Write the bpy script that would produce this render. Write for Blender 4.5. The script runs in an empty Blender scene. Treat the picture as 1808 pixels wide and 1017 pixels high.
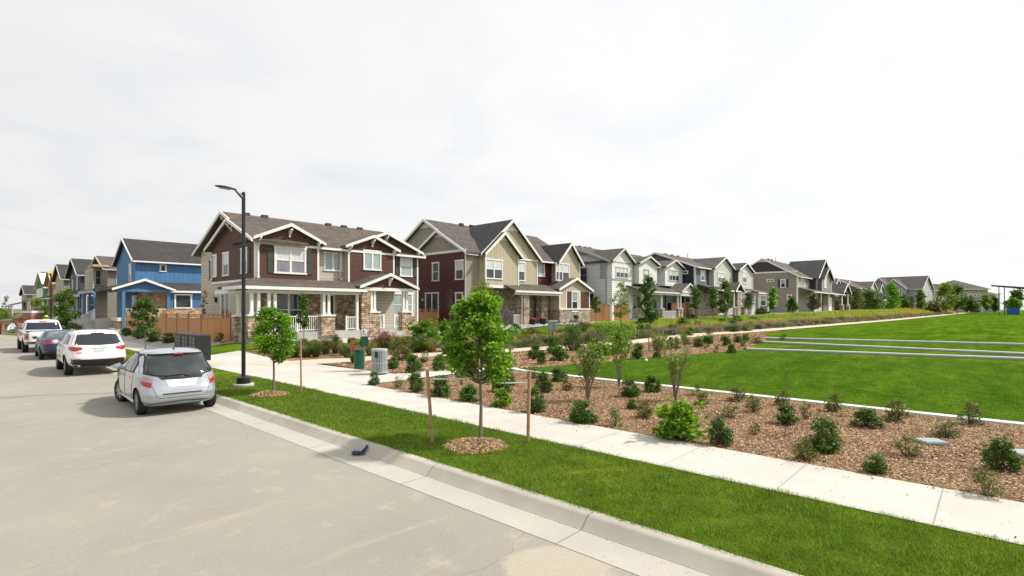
import bpy, bmesh, math, random
import numpy as np
from math import radians, sin, cos, pi
random.seed(7)
scene = bpy.context.scene
COL = scene.collection
# ---------------------------------------------------------------- camera geometry (x = along the park, y = along the street)
PH = radians(42.6); CC, SS = cos(PH), sin(PH); FPX, CX, HY, HC = 920., 904., 546., 2.5

def sm(t):
    t = np.clip(t, 0, 1); return t*t*(3-2*t)
PA_X = [-50, 9, 14.6, 22.7, 33, 48, 96, 160, 210, 500]
PA_Y = [22.8, 22.8, 21.9, 20.3, 18.6, 16.0, 12.2, 8.8, 6.6, -4]
def pathb(a): return np.interp(a, PA_X, PA_Y)
HB_X = [-50, 13, 31, 50, 67, 102, 197, 500]; HB_Y = [34, 34, 33.5, 31.2, 28.6, 25, 15.8, 2]
def hb(a): return np.interp(a, HB_X, HB_Y)
def lineA(b): return 31.3+(10.3-b)*.22
def lineB(b): return 36.8-(10.9-b)*.1
def lineC(b): return 39.9+(10.4-b)*.237
def gz(a, b, mode=None):
    a = np.asarray(a, float); b = np.asarray(b, float)
    ramp = .36*np.clip((a-31)/10, 0, 1)+.005*np.clip(a-43, 0, 170)
    step = .12*((a > lineA(b)).astype(float)+(a > lineB(b))+(a > lineC(b)))+.005*np.clip(a-43, 0, 170)
    if mode is not None: step = .12*mode+.005*np.clip(a-43, 0, 170)
    w = sm((b-11.2)/1.5) if mode is None else 0*b
    z = .13+ramp*w+step*(1-w)
    ext = (.37+.75*np.clip((a-13)/90, 0, 1.2))*sm((b-pathb(a)-1.8)/(hb(a)-pathb(a)-5.0))
    ext = ext*sm((a-8.6)/3.)
    ext = ext+1.0*sm((b-57.5)/5)*sm((a-9.6)/2.6)
    berm = .62*np.exp(-(((a-21.5)/4.2)**2+((b-4.6)/4.4)**2))*sm((a-15.2)/1.5)
    return z+ext+berm
def at(px, py, zoff=0.):
    """where the sight line through a photo pixel meets the ground"""
    r = (px-CX)/FPX; t = (py-HY)/FPX
    D = 4*1.004**np.arange(0, 1250)
    R = r*D; a = CC*D+SS*R; b = SS*D-CC*R; z = HC-t*D
    g = gz(a, b)+zoff
    i = np.argmax(z < g)
    if not (z < g).any(): i = len(D)-1
    return float(a[i]), float(b[i]), float(g[i]), float(D[i])
def onfront(px, py, b):
    r = (px-CX)/FPX; a = b*(CC+SS*r)/(SS-CC*r); D = CC*a+SS*b
    return a, HC-(py-HY)/FPX*D
def onside(px, py, a):
    r = (px-CX)/FPX; b = a*(SS-CC*r)/(CC+SS*r); D = CC*a+SS*b
    return b, HC-(py-HY)/FPX*D
def depth(a, b): return CC*a+SS*b
def atD(px, D):
    R = (px-CX)/FPX*D
    return CC*D+SS*R, SS*D-CC*R

# ---------------------------------------------------------------- objects
def link(name, me, mat=None, parent=None):
    o = bpy.data.objects.new(name, me); COL.objects.link(o)
    if mat is not None and me is not None:
        for m in (mat if isinstance(mat, (list, tuple)) else [mat]): me.materials.append(m)
    if parent is not None: o.parent = parent
    return o
def tag(o, label=None, cat=None, group=None, kind=None):
    if label: o['label'] = label
    if cat: o['category'] = cat
    if group: o['group'] = group
    if kind: o['kind'] = kind
    return o
def thing(name, label, cat, loc=(0, 0, 0), rz=0., group=None):
    o = bpy.data.objects.new(name, None); COL.objects.link(o)
    o.location = loc; o.rotation_euler = (0, 0, rz); o.empty_display_size = .3
    return tag(o, label, cat, group)
def copy_tree(o, parent=None):
    c = o.copy(); COL.objects.link(c); c.parent = parent
    for ch in list(o.children): copy_tree(ch, c)
    return c
def fast_mesh(name, verts, faces, smooth=False):
    verts = np.ascontiguousarray(verts, dtype=np.float32); faces = np.ascontiguousarray(faces, dtype=np.int32)
    me = bpy.data.meshes.new(name); n, k = faces.shape
    me.vertices.add(len(verts)); me.vertices.foreach_set('co', verts.ravel())
    me.loops.add(n*k); me.loops.foreach_set('vertex_index', faces.ravel())
    me.polygons.add(n); me.polygons.foreach_set('loop_start', np.arange(0, n*k, k, dtype=np.int32))
    try: me.polygons.foreach_set('loop_total', np.full(n, k, dtype=np.int32))
    except Exception: pass
    if smooth: me.polygons.foreach_set('use_smooth', np.ones(n, dtype=bool))
    me.update(calc_edges=True)
    return me
class MB:
    def __init__(s): s.v = []; s.f = []; s.m = []; s.cur = 0
    def add(s, vs, fs):
        n = len(s.v); s.v += [tuple(p) for p in vs]
        for f in fs: s.f.append(tuple(i+n for i in f)); s.m.append(s.cur)
        return s
    def box(s, x0, x1, y0, y1, z0, z1):
        if x0 > x1: x0, x1 = x1, x0
        if y0 > y1: y0, y1 = y1, y0
        if z0 > z1: z0, z1 = z1, z0
        return s.add([(x0,y0,z0),(x1,y0,z0),(x1,y1,z0),(x0,y1,z0),(x0,y0,z1),(x1,y0,z1),(x1,y1,z1),(x0,y1,z1)],
              [(0,3,2,1),(4,5,6,7),(0,1,5,4),(1,2,6,5),(2,3,7,6),(3,0,4,7)])
    def prism(s, poly, axis, q0, q1):
        """poly in (p,z); extruded along axis from q0 to q1. axis 'x': p=y ; axis 'y': p=x"""
        n = len(poly)
        if axis == 'x': A = [(q0, p, z) for p, z in poly]; B = [(q1, p, z) for p, z in poly]
        elif axis == 'y': A = [(p, q0, z) for p, z in poly]; B = [(p, q1, z) for p, z in poly]
        else: A = [(p, z, q0) for p, z in poly]; B = [(p, z, q1) for p, z in poly]
        fs = [tuple(range(n)), tuple(range(2*n-1, n-1, -1))]+[(i, i+n, (i+1) % n+n, (i+1) % n) for i in range(n)]
        return s.add(A+B, fs)
    def tube(s, pts, rad, seg=8, cap=True):
        pts = [np.array(p, float) for p in pts]; n = len(pts)
        if not isinstance(rad, (list, tuple)): rad = [rad]*n
        rings = []
        up = np.array([0, 0, 1.]) 
        for i, p in enumerate(pts):
            d = pts[min(i+1, n-1)]-pts[max(i-1, 0)]; d = d/(np.linalg.norm(d)+1e-9)
            r = up if abs(d[2]) < .9 else np.array([1., 0, 0])
            u = np.cross(d, r); u /= np.linalg.norm(u); w = np.cross(d, u)
            rings.append([p+rad[i]*(cos(2*pi*k/seg)*u+sin(2*pi*k/seg)*w) for k in range(seg)])
        V = [q for r in rings for q in r]; F = []
        for i in range(n-1):
            for k in range(seg):
                a = i*seg+k; b = i*seg+(k+1) % seg; F.append((a, b, b+seg, a+seg))
        if cap: F.append(tuple(range(seg-1, -1, -1))); F.append(tuple((n-1)*seg+k for k in range(seg)))
        return s.add(V, F)
    def lathe(s, prof, cx=0, cy=0, seg=20, axis='z', cap=True):
        """prof list of (r,z)"""
        V = []; F = []; n = len(prof)
        for r, z in prof:
            for k in range(seg):
                c, t = cos(2*pi*k/seg)*r, sin(2*pi*k/seg)*r
                V.append((cx+c, cy+t, z) if axis == 'z' else (cx+z, cy+c, t) if axis == 'x' else (cx+c, cy+z, t))
        for i in range(n-1):
            for k in range(seg):
                a = i*seg+k; b = i*seg+(k+1) % seg; F.append((a, b, b+seg, a+seg))
        if cap: F.append(tuple(range(seg-1, -1, -1))); F.append(tuple((n-1)*seg+k for k in range(seg)))
        return s.add(V, F)
    def build(s, name, mat=None, parent=None, smooth=False, bevel=0, sharp=35):
        me = bpy.data.meshes.new(name); me.from_pydata(s.v, [], s.f)
        bm = bmesh.new(); bm.from_mesh(me); bmesh.ops.recalc_face_normals(bm, faces=bm.faces); bm.to_mesh(me); bm.free()
        if any(s.m): me.polygons.foreach_set('material_index', s.m)
        if smooth:
            me.polygons.foreach_set('use_smooth', [True]*len(me.polygons))
            me.set_sharp_from_angle(angle=radians(sharp))
        me.update()
        o = link(name, me, mat, parent)
        if bevel:
            b = o.modifiers.new('bevel', 'BEVEL'); b.width = bevel; b.segments = 2; b.limit_method = 'ANGLE'
        return o

# ---------------------------------------------------------------- materials
MATS = {}
class NT:
    def __init__(s, name):
        s.m = bpy.data.materials.new(name); s.m.use_nodes = True; s.t = s.m.node_tree; s.n = s.t.nodes; s.l = s.t.links
        s.b = s.n['Principled BSDF']; s.out = s.n['Material Output']
    def new(s, t, **k):
        n = s.n.new(t)
        for a, v in k.items(): setattr(n, a, v)
        return n
    def put(s, n, **k):
        for a, v in k.items(): n.inputs[a.replace('_', ' ')].default_value = v
        return n
    def lk(s, a, b): s.l.new(a, b)
    def coord(s, kind='Object'): return s.new('ShaderNodeTexCoord').outputs[kind]
    def noise(s, scale, detail=3, rough=.6, vec=None):
        n = s.new('ShaderNodeTexNoise'); n.inputs['Scale'].default_value = scale; n.inputs['Detail'].default_value = detail
        n.inputs['Roughness'].default_value = rough
        s.lk(vec if vec is not None else s.coord(), n.inputs['Vector']); return n.outputs['Fac']
    def ramp(s, fac, stops):
        r = s.new('ShaderNodeValToRGB'); e = r.color_ramp.elements
        e[0].position = stops[0][0]; e[0].color = (*stops[0][1], 1); e[1].position = stops[-1][0]; e[1].color = (*stops[-1][1], 1)
        for p, c in stops[1:-1]: x = e.new(p); x.color = (*c, 1)
        s.lk(fac, r.inputs['Fac']); return r.outputs['Color']
    def mix(s, fac, a, b, mode='MIX'):
        n = s.new('ShaderNodeMix', data_type='RGBA', blend_type=mode)
        for i, v in ((0, fac), (6, a), (7, b)):
            if hasattr(v, 'is_output') or isinstance(v, bpy.types.NodeSocket): s.lk(v, n.inputs[i])
            else: n.inputs[i].default_value = v if i == 0 else (*v, 1)
        return n.outputs[2]
    def math(s, op, a, b=None, c=None):
        n = s.new('ShaderNodeMath', operation=op)
        for i, v in enumerate((a, b, c)):
            if v is None: continue
            if isinstance(v, bpy.types.NodeSocket): s.lk(v, n.inputs[i])
            else: n.inputs[i].default_value = v
        return n.outputs[0]
    def bump(s, h, strength=.4, dist=.02):
        n = s.new('ShaderNodeBump'); n.inputs['Strength'].default_value = strength; n.inputs['Distance'].default_value = dist
        s.lk(h, n.inputs['Height']); s.lk(n.outputs['Normal'], s.b.inputs['Normal'])
    def col(s, c): s.lk(c, s.b.inputs['Base Color'])
    def rough(s, r): s.b.inputs['Roughness'].default_value = r
def scl(c, k): return tuple(min(1, x*k) for x in c)
def M(name, c, rough=.7, var=.12, scale=6., bump=0., metal=0., spec=None, coat=0.):
    if name in MATS: return MATS[name]
    t = NT(name); n = t.noise(scale, 4)
    t.col(t.ramp(n, [(.3, scl(c, 1-var)), (.7, scl(c, 1+var))])); t.rough(rough); t.b.inputs['Metallic'].default_value = metal
    if spec is not None: t.b.inputs['Specular IOR Level'].default_value = spec
    if coat: t.b.inputs['Coat Weight'].default_value = coat; t.b.inputs['Coat Roughness'].default_value = .05
    if bump: t.bump(t.noise(scale*8, 3), bump, .01)
    MATS[name] = t.m; return t.m
def sep(t):
    s = t.new('ShaderNodeSeparateXYZ'); t.lk(t.coord(), s.inputs[0]); return s.outputs
def siding(name, c, spacing=.2, vert=False, rough=.65, shake=False):
    if name in MATS: return MATS[name]
    t = NT(name); X, Y, Z = sep(t)
    u = t.math('ADD', X, Y); k = u if vert else Z
    q = t.math('DIVIDE', k, spacing); f = t.math('FRACT', q)
    idx = t.math('FLOOR', q)
    wn = t.new('ShaderNodeTexWhiteNoise', noise_dimensions='2D' if shake else '1D')
    if shake:
        cell = t.math('FLOOR', t.math('ADD', t.math('DIVIDE', u, .42), t.math('MULTIPLY', t.math('MODULO', idx, 2), .5)))
        cb = t.new('ShaderNodeCombineXYZ'); t.lk(cell, cb.inputs[0]); t.lk(idx, cb.inputs[1]); t.lk(cb.outputs[0], wn.inputs['Vector'])
    else: t.lk(idx, wn.inputs['W'])
    v = .12 if shake else .05
    base = t.ramp(wn.outputs['Value'], [(0, scl(c, 1-v)), (1, scl(c, 1+v))])
    nz = t.noise(3, 4); base = t.mix(t.math('MULTIPLY', nz, .25), base, scl(c, .72))
    if vert:  # raised battens
        line = t.math('LESS_THAN', f, .14); h = line
        edge = t.math('MULTIPLY', t.math('LESS_THAN', t.math('ABSOLUTE', t.math('SUBTRACT', f, .16)), .06), .5)
        base = t.mix(edge, base, scl(c, .55))
        t.bump(h, .5, .03)
    else:
        line = t.math('MULTIPLY', t.math('LESS_THAN', f, .15), .62)  # shadow line under each board, painted into the siding colour
        base = t.mix(line, base, scl(c, .35)); t.bump(f, .6, .018)
    t.col(base); t.rough(rough); MATS[name] = t.m; return t.m
def stone(name, c1, c2, mortar=(.25, .21, .17), sx=.38, sz=.14):
    if name in MATS: return MATS[name]
    t = NT(name); X, Y, Z = sep(t); u = t.math('ADD', X, Y)
    n1 = t.noise(2.2, 2); z2 = t.math('ADD', Z, t.math('MULTIPLY', n1, .10))
    cb = t.new('ShaderNodeCombineXYZ'); t.lk(u, cb.inputs[0]); t.lk(z2, cb.inputs[1])
    b = t.new('ShaderNodeTexBrick'); t.lk(cb.outputs[0], b.inputs['Vector'])
    b.inputs['Color1'].default_value = (*c1, 1); b.inputs['Color2'].default_value = (*c2, 1); b.inputs['Mortar'].default_value = (*mortar, 1)
    b.inputs['Scale'].default_value = 1; b.inputs['Brick Width'].default_value = sx; b.inputs['Row Height'].default_value = sz; b.inputs['Mortar Size'].default_value = .012
    b.inputs['Bias'].default_value = -.1
    v = t.new('ShaderNodeTexVoronoi'); v.inputs['Scale'].default_value = 4.5; t.lk(cb.outputs[0], v.inputs['Vector'])
    g = t.ramp(v.outputs['Color'], [(0.1, (.35, .3, .26)), (.5, (.8, .72, .62)), (.9, (1.25, 1.1, .95))])
    cc = t.mix(.75, b.outputs['Color'], g, 'MULTIPLY'); t.col(cc); t.rough(.9)
    t.bump(t.math('ADD', t.math('MULTIPLY', b.outputs['Fac'], -1), t.math('MULTIPLY', t.noise(18, 3), .6)), .7, .03)
    MATS[name] = t.m; return t.m
def shingle(name, c):
    if name in MATS: return MATS[name]
    t = NT(name); X, Y, Z = sep(t); u = t.math('ADD', X, Y)
    cb = t.new('ShaderNodeCombineXYZ'); t.lk(u, cb.inputs[0]); t.lk(t.math('MULTIPLY', Z, 2.2), cb.inputs[1])
    b = t.new('ShaderNodeTexBrick'); t.lk(cb.outputs[0], b.inputs['Vector']); b.inputs['Scale'].default_value = 1
    b.inputs['Brick Width'].default_value = .32; b.inputs['Row Height'].default_value = .15; b.inputs['Mortar Size'].default_value = .006
    b.inputs['Color1'].default_value = (*scl(c, .7), 1); b.inputs['Color2'].default_value = (*scl(c, 1.35), 1); b.inputs['Mortar'].default_value = (*scl(c, .45), 1)
    n = t.noise(.7, 4); cc = t.mix(.6, b.outputs['Color'], t.ramp(n, [(.3, (.72, .72, .75)), (.7, (1.2, 1.15, 1.1))]), 'MULTIPLY')
    t.col(cc); t.rough(.95); t.bump(t.noise(60, 2), .4, .01); MATS[name] = t.m; return t.m
def leafmat(name, c, var=.35, trans=.35, warm=None):
    if name in MATS: return MATS[name]
    t = NT(name); g = t.new('ShaderNodeNewGeometry'); r = g.outputs['Random Per Island']
    w = warm or (c[0]*1.7, c[1]*1.25, c[2]*.9)
    cc = t.ramp(r, [(0, scl(c, 1-var)), (.55, c), (.85, scl(c, 1+var)), (1, w)])
    n = t.noise(1.3, 2); cc = t.mix(.5, cc, t.ramp(n, [(.35, (.7, .75, .7)), (.65, (1.25, 1.2, 1.1))]), 'MULTIPLY')
    t.col(cc); t.rough(.5); t.b.inputs['Specular IOR Level'].default_value = .35
    tr = t.new('ShaderNodeBsdfTranslucent'); t.lk(t.mix(1.0, cc, (1.3, 1.5, .5), 'MULTIPLY'), tr.inputs['Color'])
    mx = t.new('ShaderNodeMixShader'); mx.inputs[0].default_value = trans
    t.lk(t.b.outputs[0], mx.inputs[1]); t.lk(tr.outputs[0], mx.inputs[2]); t.lk(mx.outputs[0], t.out.inputs['Surface'])
    MATS[name] = t.m; return t.m
def glassmat(name, c=(.015, .02, .025), rough=.04, blotch=None):
    if name in MATS: return MATS[name]
    t = NT(name)
    if blotch:
        n = t.noise(1.1, 2); t.col(t.ramp(n, [(.4, c), (.62, blotch)]))
    else: t.b.inputs['Base Color'].default_value = (*c, 1)
    t.rough(rough); t.b.inputs['Specular IOR Level'].default_value = .8
    MATS[name] = t.m; return t.m

WHITE = M('trim_white', (.78, .77, .74), .5, .05)
CREAMTRIM = M('trim_cream', (.66, .63, .56), .55, .05)
GREYTRIM = M('trim_grey', (.33, .34, .35), .55, .05)
GL = glassmat('window_glass', (.02, .025, .03), .05, (.05, .06, .07))
GLB = glassmat('window_blind', (.28, .36, .35), .12, (.34, .42, .40))
GLW = glassmat('window_pale_blind', (.55, .57, .60), .2, (.62, .64, .66))
BLACK = M('black_metal', (.012, .012, .015), .4, .1)
DARKDOOR = M('dark_door', (.03, .025, .025), .5, .1)
CONC = M('porch_concrete', (.42, .41, .38), .85, .12, 3, .2)
CEDAR = siding('cedar_fence', (.60, .30, .125), .14, True, .8)
CEDARP = M('cedar_rail', (.46, .23, .10), .8, .25, 4)
GUT = M('gutter_white', (.72, .70, .66), .4, .04)
# ================================================================ WORLD, SUN, CAMERA
w = bpy.data.worlds.new('World'); scene.world = w; w.use_nodes = True
nt = w.node_tree; nn = nt.nodes; ll = nt.links; bg = nn['Background']
SUN = np.array([.53, -.42, .74]); SUN = SUN/np.linalg.norm(SUN)
el = math.asin(SUN[2]); az = math.atan2(SUN[0], SUN[1])
sky = nn.new('ShaderNodeTexSky'); sky.sky_type = 'NISHITA'; sky.sun_disc = False; sky.sun_elevation = el; sky.sun_rotation = az
sky.dust_density = 3
tc = nn.new('ShaderNodeTexCoord'); sp = nn.new('ShaderNodeSeparateXYZ'); ll.new(tc.outputs['Generated'], sp.inputs[0])
def wm(op, a, b):
    n = nn.new('ShaderNodeMath'); n.operation = op
    for i, v in enumerate((a, b)):
        if isinstance(v, bpy.types.NodeSocket): ll.new(v, n.inputs[i])
        else: n.inputs[i].default_value = v
    return n.outputs[0]
zz = wm('ADD', wm('MAXIMUM', sp.outputs[2], 0.), .16)
cb = nn.new('ShaderNodeCombineXYZ'); ll.new(wm('DIVIDE', sp.outputs[0], zz), cb.inputs[0]); ll.new(wm('DIVIDE', sp.outputs[1], zz), cb.inputs[1])
no = nn.new('ShaderNodeTexNoise'); no.inputs['Scale'].default_value = 1.7; no.inputs['Detail'].default_value = 7; no.inputs['Roughness'].default_value = .55; no.inputs['Distortion'].default_value = .6
ll.new(cb.outputs[0], no.inputs['Vector'])
cr = nn.new('ShaderNodeValToRGB'); e = cr.color_ramp.elements
e[0].position = .28; e[0].color = (.85, .875, .91, 1); e[1].position = .56; e[1].color = (.965, .96, .95, 1); ll.new(no.outputs['Fac'], cr.inputs['Fac'])
# the cloud veil is brighter towards the sun's side of the sky
dt = nn.new('ShaderNodeVectorMath'); dt.operation = 'DOT_PRODUCT'; ll.new(tc.outputs['Generated'], dt.inputs[0]); dt.inputs[1].default_value = (.86, -.34, .28)
mr = nn.new('ShaderNodeMapRange'); ll.new(dt.outputs['Value'], mr.inputs['Value'])
for k, v in (('From Min', -.45), ('From Max', .75), ('To Min', .91), ('To Max', 1.15)): mr.inputs[k].default_value = v
br = nn.new('ShaderNodeVectorMath'); br.operation = 'SCALE'; ll.new(cr.outputs['Color'], br.inputs[0]); ll.new(mr.outputs[0], br.inputs['Scale'])
sk = nn.new('ShaderNodeVectorMath'); sk.operation = 'SCALE'; ll.new(sky.outputs[0], sk.inputs[0]); sk.inputs['Scale'].default_value = .1
mx = nn.new('ShaderNodeMix'); mx.data_type = 'RGBA'; mx.inputs[0].default_value = .92; ll.new(sk.outputs[0], mx.inputs[6]); ll.new(br.outputs[0], mx.inputs[7])
ll.new(mx.outputs[2], bg.inputs['Color']); bg.inputs['Strength'].default_value = 1.0
sl = bpy.data.lights.new('sun', 'SUN'); sl.energy = 5.0; sl.angle = radians(3.6); sl.color = (1., .955, .89)
so = bpy.data.objects.new('sun', sl); COL.objects.link(so)
from mathutils import Vector
so.rotation_euler = Vector(SUN).to_track_quat('Z', 'Y').to_euler(); so.location = (30, -20, 40)
cam = bpy.data.cameras.new('camera'); co = bpy.data.objects.new('camera', cam); COL.objects.link(co)
co.location = (0, 0, HC); fw = Vector((CC, SS, 0)); co.rotation_euler = (-fw).to_track_quat('Z', 'Y').to_euler()
cam.sensor_width = 36; cam.lens = 36*FPX/1808; cam.shift_y = (HY-508.5)/1808; cam.shift_x = 0; cam.clip_end = 5000; cam.clip_start = .05
scene.camera = co
scene.render.resolution_x = 1024; scene.render.resolution_y = 576
vs = scene.view_settings; vs.view_transform = 'Standard'; vs.look = 'None'; vs.exposure = 0; vs.gamma = 1
try: scene.cycles.use_denoising = True
except Exception: pass

# ================================================================ GROUND MATERIALS
def mat_soil():
    t = NT('dry_soil'); n = t.noise(.15, 5); n2 = t.noise(3, 4)
    c = t.ramp(n, [(.35, (.16, .12, .07)), (.55, (.10, .13, .04)), (.7, (.18, .15, .08))])
    c = t.mix(.4, c, t.ramp(n2, [(.3, (.6, .6, .6)), (.7, (1.3, 1.3, 1.2))]), 'MULTIPLY'); t.col(c); t.rough(.95); return t.m
def mat_lawn(name, c, stripes=0.):
    t = NT(name); v = t.coord(); mp = t.new('ShaderNodeMapping'); t.lk(v, mp.inputs[0]); mp.inputs['Scale'].default_value = (1, 1, 1)
    n1 = t.noise(.35, 4, .6); n2 = t.noise(2.5, 5, .7); n3 = t.noise(45, 3, .8)
    cc = t.ramp(n1, [(.3, scl(c, .72)), (.5, c), (.7, (c[0]*1.65, c[1]*1.25, c[2]*1.4))])
    cc = t.mix(.75, cc, t.ramp(n2, [(.34, (.45, .55, .45)), (.66, (1.45, 1.28, 1.2))]), 'MULTIPLY')
    cc = t.mix(.8, cc, t.ramp(n3, [(.3, (.45, .55, .4)), (.7, (1.5, 1.4, 1.3))]), 'MULTIPLY')
    if stripes:
        mp2 = t.new('ShaderNodeMapping'); t.lk(v, mp2.inputs[0]); mp2.inputs['Rotation'].default_value = (0, 0, radians(40)); mp2.inputs['Scale'].default_value = (.16, 1.5, 1)
        st = t.noise(1.1, 4, .65, mp2.outputs[0]); cc = t.mix(.85, cc, t.ramp(st, [(.35, (.62, .72, .62)), (.65, (1.35, 1.2, 1.2))]), 'MULTIPLY')
        X, Y, Z = sep(t); f = t.math('SINE', t.math('ADD', t.math('MULTIPLY', X, 1.6), t.math('MULTIPLY', n1, 6.)))
        cc = t.mix(t.math('MULTIPLY', t.math('ADD', f, 1.), stripes), cc, scl(c, .7))
    t.col(cc); t.rough(1.); t.b.inputs['Specular IOR Level'].default_value = .0
    t.bump(t.math('ADD', n3, t.math('MULTIPLY', n2, 1.5)), .8, .05); return t.m
def mat_mulch():
    t = NT('wood_mulch'); n = t.noise(.9, 4); n2 = t.noise(22, 5, .8)
    v = t.new('ShaderNodeTexVoronoi'); v.inputs['Scale'].default_value = 26; t.lk(t.coord(), v.inputs['Vector'])
    c = t.ramp(n, [(.3, (.13, .068, .032)), (.5, (.28, .165, .08)), (.7, (.40, .265, .135))])
    c = t.mix(.9, c, t.ramp(v.outputs['Color'], [(.15, (.35, .3, .27)), (.5, (.95, .9, .85)), (.85, (1.75, 1.7, 1.6))]), 'MULTIPLY')
    c = t.mix(.6, c, t.ramp(n2, [(.35, (.5, .45, .42)), (.65, (1.35, 1.35, 1.3))]), 'MULTIPLY')
    t.col(c); t.rough(.95); t.bump(t.math('ADD', v.outputs['Distance'], n2), .9, .05); return t.m
def mat_conc(name, c, jy=None, jx=None, off=0., jw=.012, stain=.12):
    t = NT(name); X, Y, Z = sep(t); n = t.noise(.8, 5, .65); n2 = t.noise(40, 3, .7)
    cc = t.ramp(n, [(.3, scl(c, 1-stain)), (.7, scl(c, 1+stain*.6))])
    cc = t.mix(.25, cc, t.ramp(n2, [(.3, (.8, .8, .8)), (.7, (1.15, 1.15, 1.15))]), 'MULTIPLY')
    for k, q, o_ in ((jy, Y, off), (jx, X, 0.)):
        if k:
            f = t.math('FRACT', t.math('DIVIDE', t.math('ADD', q, 100*k-o_), k))
            ln = t.math('LESS_THAN', f, jw/k); cc = t.mix(t.math('MULTIPLY', ln, .7), cc, scl(c, .35))
            pan = t.new('ShaderNodeTexWhiteNoise', noise_dimensions='1D'); t.lk(t.math('FLOOR', t.math('DIVIDE', t.math('ADD', q, 100*k-o_), k)), pan.inputs['W'])
            cc = t.mix(.10, cc, t.ramp(pan.outputs['Value'], [(0, (.6, .6, .6)), (1, (1.3, 1.3, 1.3))]), 'MULTIPLY')
    t.col(cc); t.rough(.85); t.bump(n2, .15, .005); return t.m
def mat_road():
    t = NT('worn_asphalt'); n = t.noise(.35, 6, .62); n2 = t.noise(1.7, 6, .7); n3 = t.noise(90, 2, .8)
    X, Y, Z = sep(t)
    c = t.ramp(n, [(.3, (.255, .238, .200)), (.55, (.292, .272, .228)), (.75, (.325, .303, .256))])
    c = t.mix(t.ramp(n2, [(.56, (0, 0, 0)), (.72, (.6, .6, .6))]), c, (.41, .37, .30))
    c = t.mix(t.ramp(t.noise(4.5, 5, .75), [(.62, (0, 0, 0)), (.72, (.5, .5, .5))]), c, (.19, .17, .145))
    # pale dust swept into streaks across the lane
    mp = t.new('ShaderNodeMapping'); t.lk(t.coord(), mp.inputs[0]); mp.inputs['Rotation'].default_value = (0, 0, radians(-35)); mp.inputs['Scale'].default_value = (.28, 2.4, 1)
    st = t.noise(.75, 5, .7, mp.outputs[0]); c = t.mix(t.ramp(st, [(.60, (0, 0, 0)), (.72, (.45, .45, .45))]), c, (.42, .375, .30))
    # dried sand spill against the gutter at the front
    dx = t.math('DIVIDE', t.math('SUBTRACT', X, 4.0), .55); dy = t.math('DIVIDE', t.math('SUBTRACT', Y, 3.0), .75)
    rr = t.math('ADD', t.math('ADD', t.math('MULTIPLY', dx, dx), t.math('MULTIPLY', dy, dy)), t.math('MULTIPLY', t.math('SUBTRACT', n2, .5), 2.4))
    c = t.mix(t.ramp(rr, [(.45, (.55, .55, .55)), (.85, (0, 0, 0))]), c, (.47, .41, .31))
    c = t.mix(.35, c, t.ramp(n3, [(.3, (.7, .7, .7)), (.7, (1.25, 1.25, 1.25))]), 'MULTIPLY')
    n5 = t.noise(28, 3, .8); c = t.mix(.35, c, t.ramp(n5, [(.3, (.72, .72, .72)), (.7, (1.22, 1.22, 1.22))]), 'MULTIPLY')
    # tar-dark hairline cracks
    v = t.new('ShaderNodeTexVoronoi', feature='DISTANCE_TO_EDGE'); v.inputs['Scale'].default_value = .16; 
    dn = t.new('ShaderNodeVectorMath', operation='ADD'); t.lk(t.coord(), dn.inputs[0])
    nv = t.new('ShaderNodeTexNoise'); nv.inputs['Scale'].default_value = 1.2; t.lk(t.coord(), nv.inputs['Vector']); t.lk(nv.outputs['Color'], dn.inputs[1]); t.lk(dn.outputs[0], v.inputs['Vector'])
    c = t.mix(t.math('MULTIPLY', t.math('LESS_THAN', v.outputs['Distance'], .0016), .3), c, (.11, .10, .09))
    t.col(c); t.rough(.9); t.bump(n3, .25, .006); return t.m
def mat_fines():
    t = NT('crusher_fines'); n = t.noise(1.2, 4); n2 = t.noise(60, 3, .8)
    c = t.ramp(n, [(.3, (.46, .37, .29)), (.7, (.60, .50, .40))]); c = t.mix(.35, c, t.ramp(n2, [(.3, (.7, .7, .7)), (.7, (1.2, 1.2, 1.2))]), 'MULTIPLY')
    t.col(c); t.rough(.95); return t.m
def mat_gravel():
    t = NT('river_gravel'); v = t.new('ShaderNodeTexVoronoi'); v.inputs['Scale'].default_value = 14; t.lk(t.coord(), v.inputs['Vector'])
    c = t.ramp(v.outputs['Color'], [(.1, (.17, .16, .155)), (.5, (.36, .34, .32)), (.9, (.6, .57, .54))]); t.col(c); t.rough(.9)
    t.bump(v.outputs['Distance'], .8, .04); return t.m
SOIL = mat_soil(); LAWN = mat_lawn('mown_lawn', (.078, .160, .013), .10); VERGE = mat_lawn('verge_turf', (.105, .170, .018)); YARD = mat_lawn('yard_turf', (.082, .165, .014))
MEAD = mat_lawn('meadow_turf', (.10, .15, .03)); MULCH = mat_mulch()
KERBM = mat_conc('kerb_concrete', (.43, .40, .335), 2.8, None, .6, .02, .2); GUTM = mat_conc('gutter_concrete', (.42, .395, .345), 2.8, None, .6, .02, .12)
WALKM = mat_conc('sidewalk_concrete', (.52, .495, .44), 1.6, None, .46, .016, .13); PLAZM = mat_conc('plaza_concrete', (.52, .495, .44), 1.6, 1.6, .46, .014, .13)
ROADM = mat_road(); FINES = mat_fines(); GRAV = mat_gravel(); STRIP = M('white_concrete_edge', (.62, .62, .60), .8, .08, 2)
WALLF = M('seat_wall_face', (.34, .34, .33), .85, .15, 2)

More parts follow.
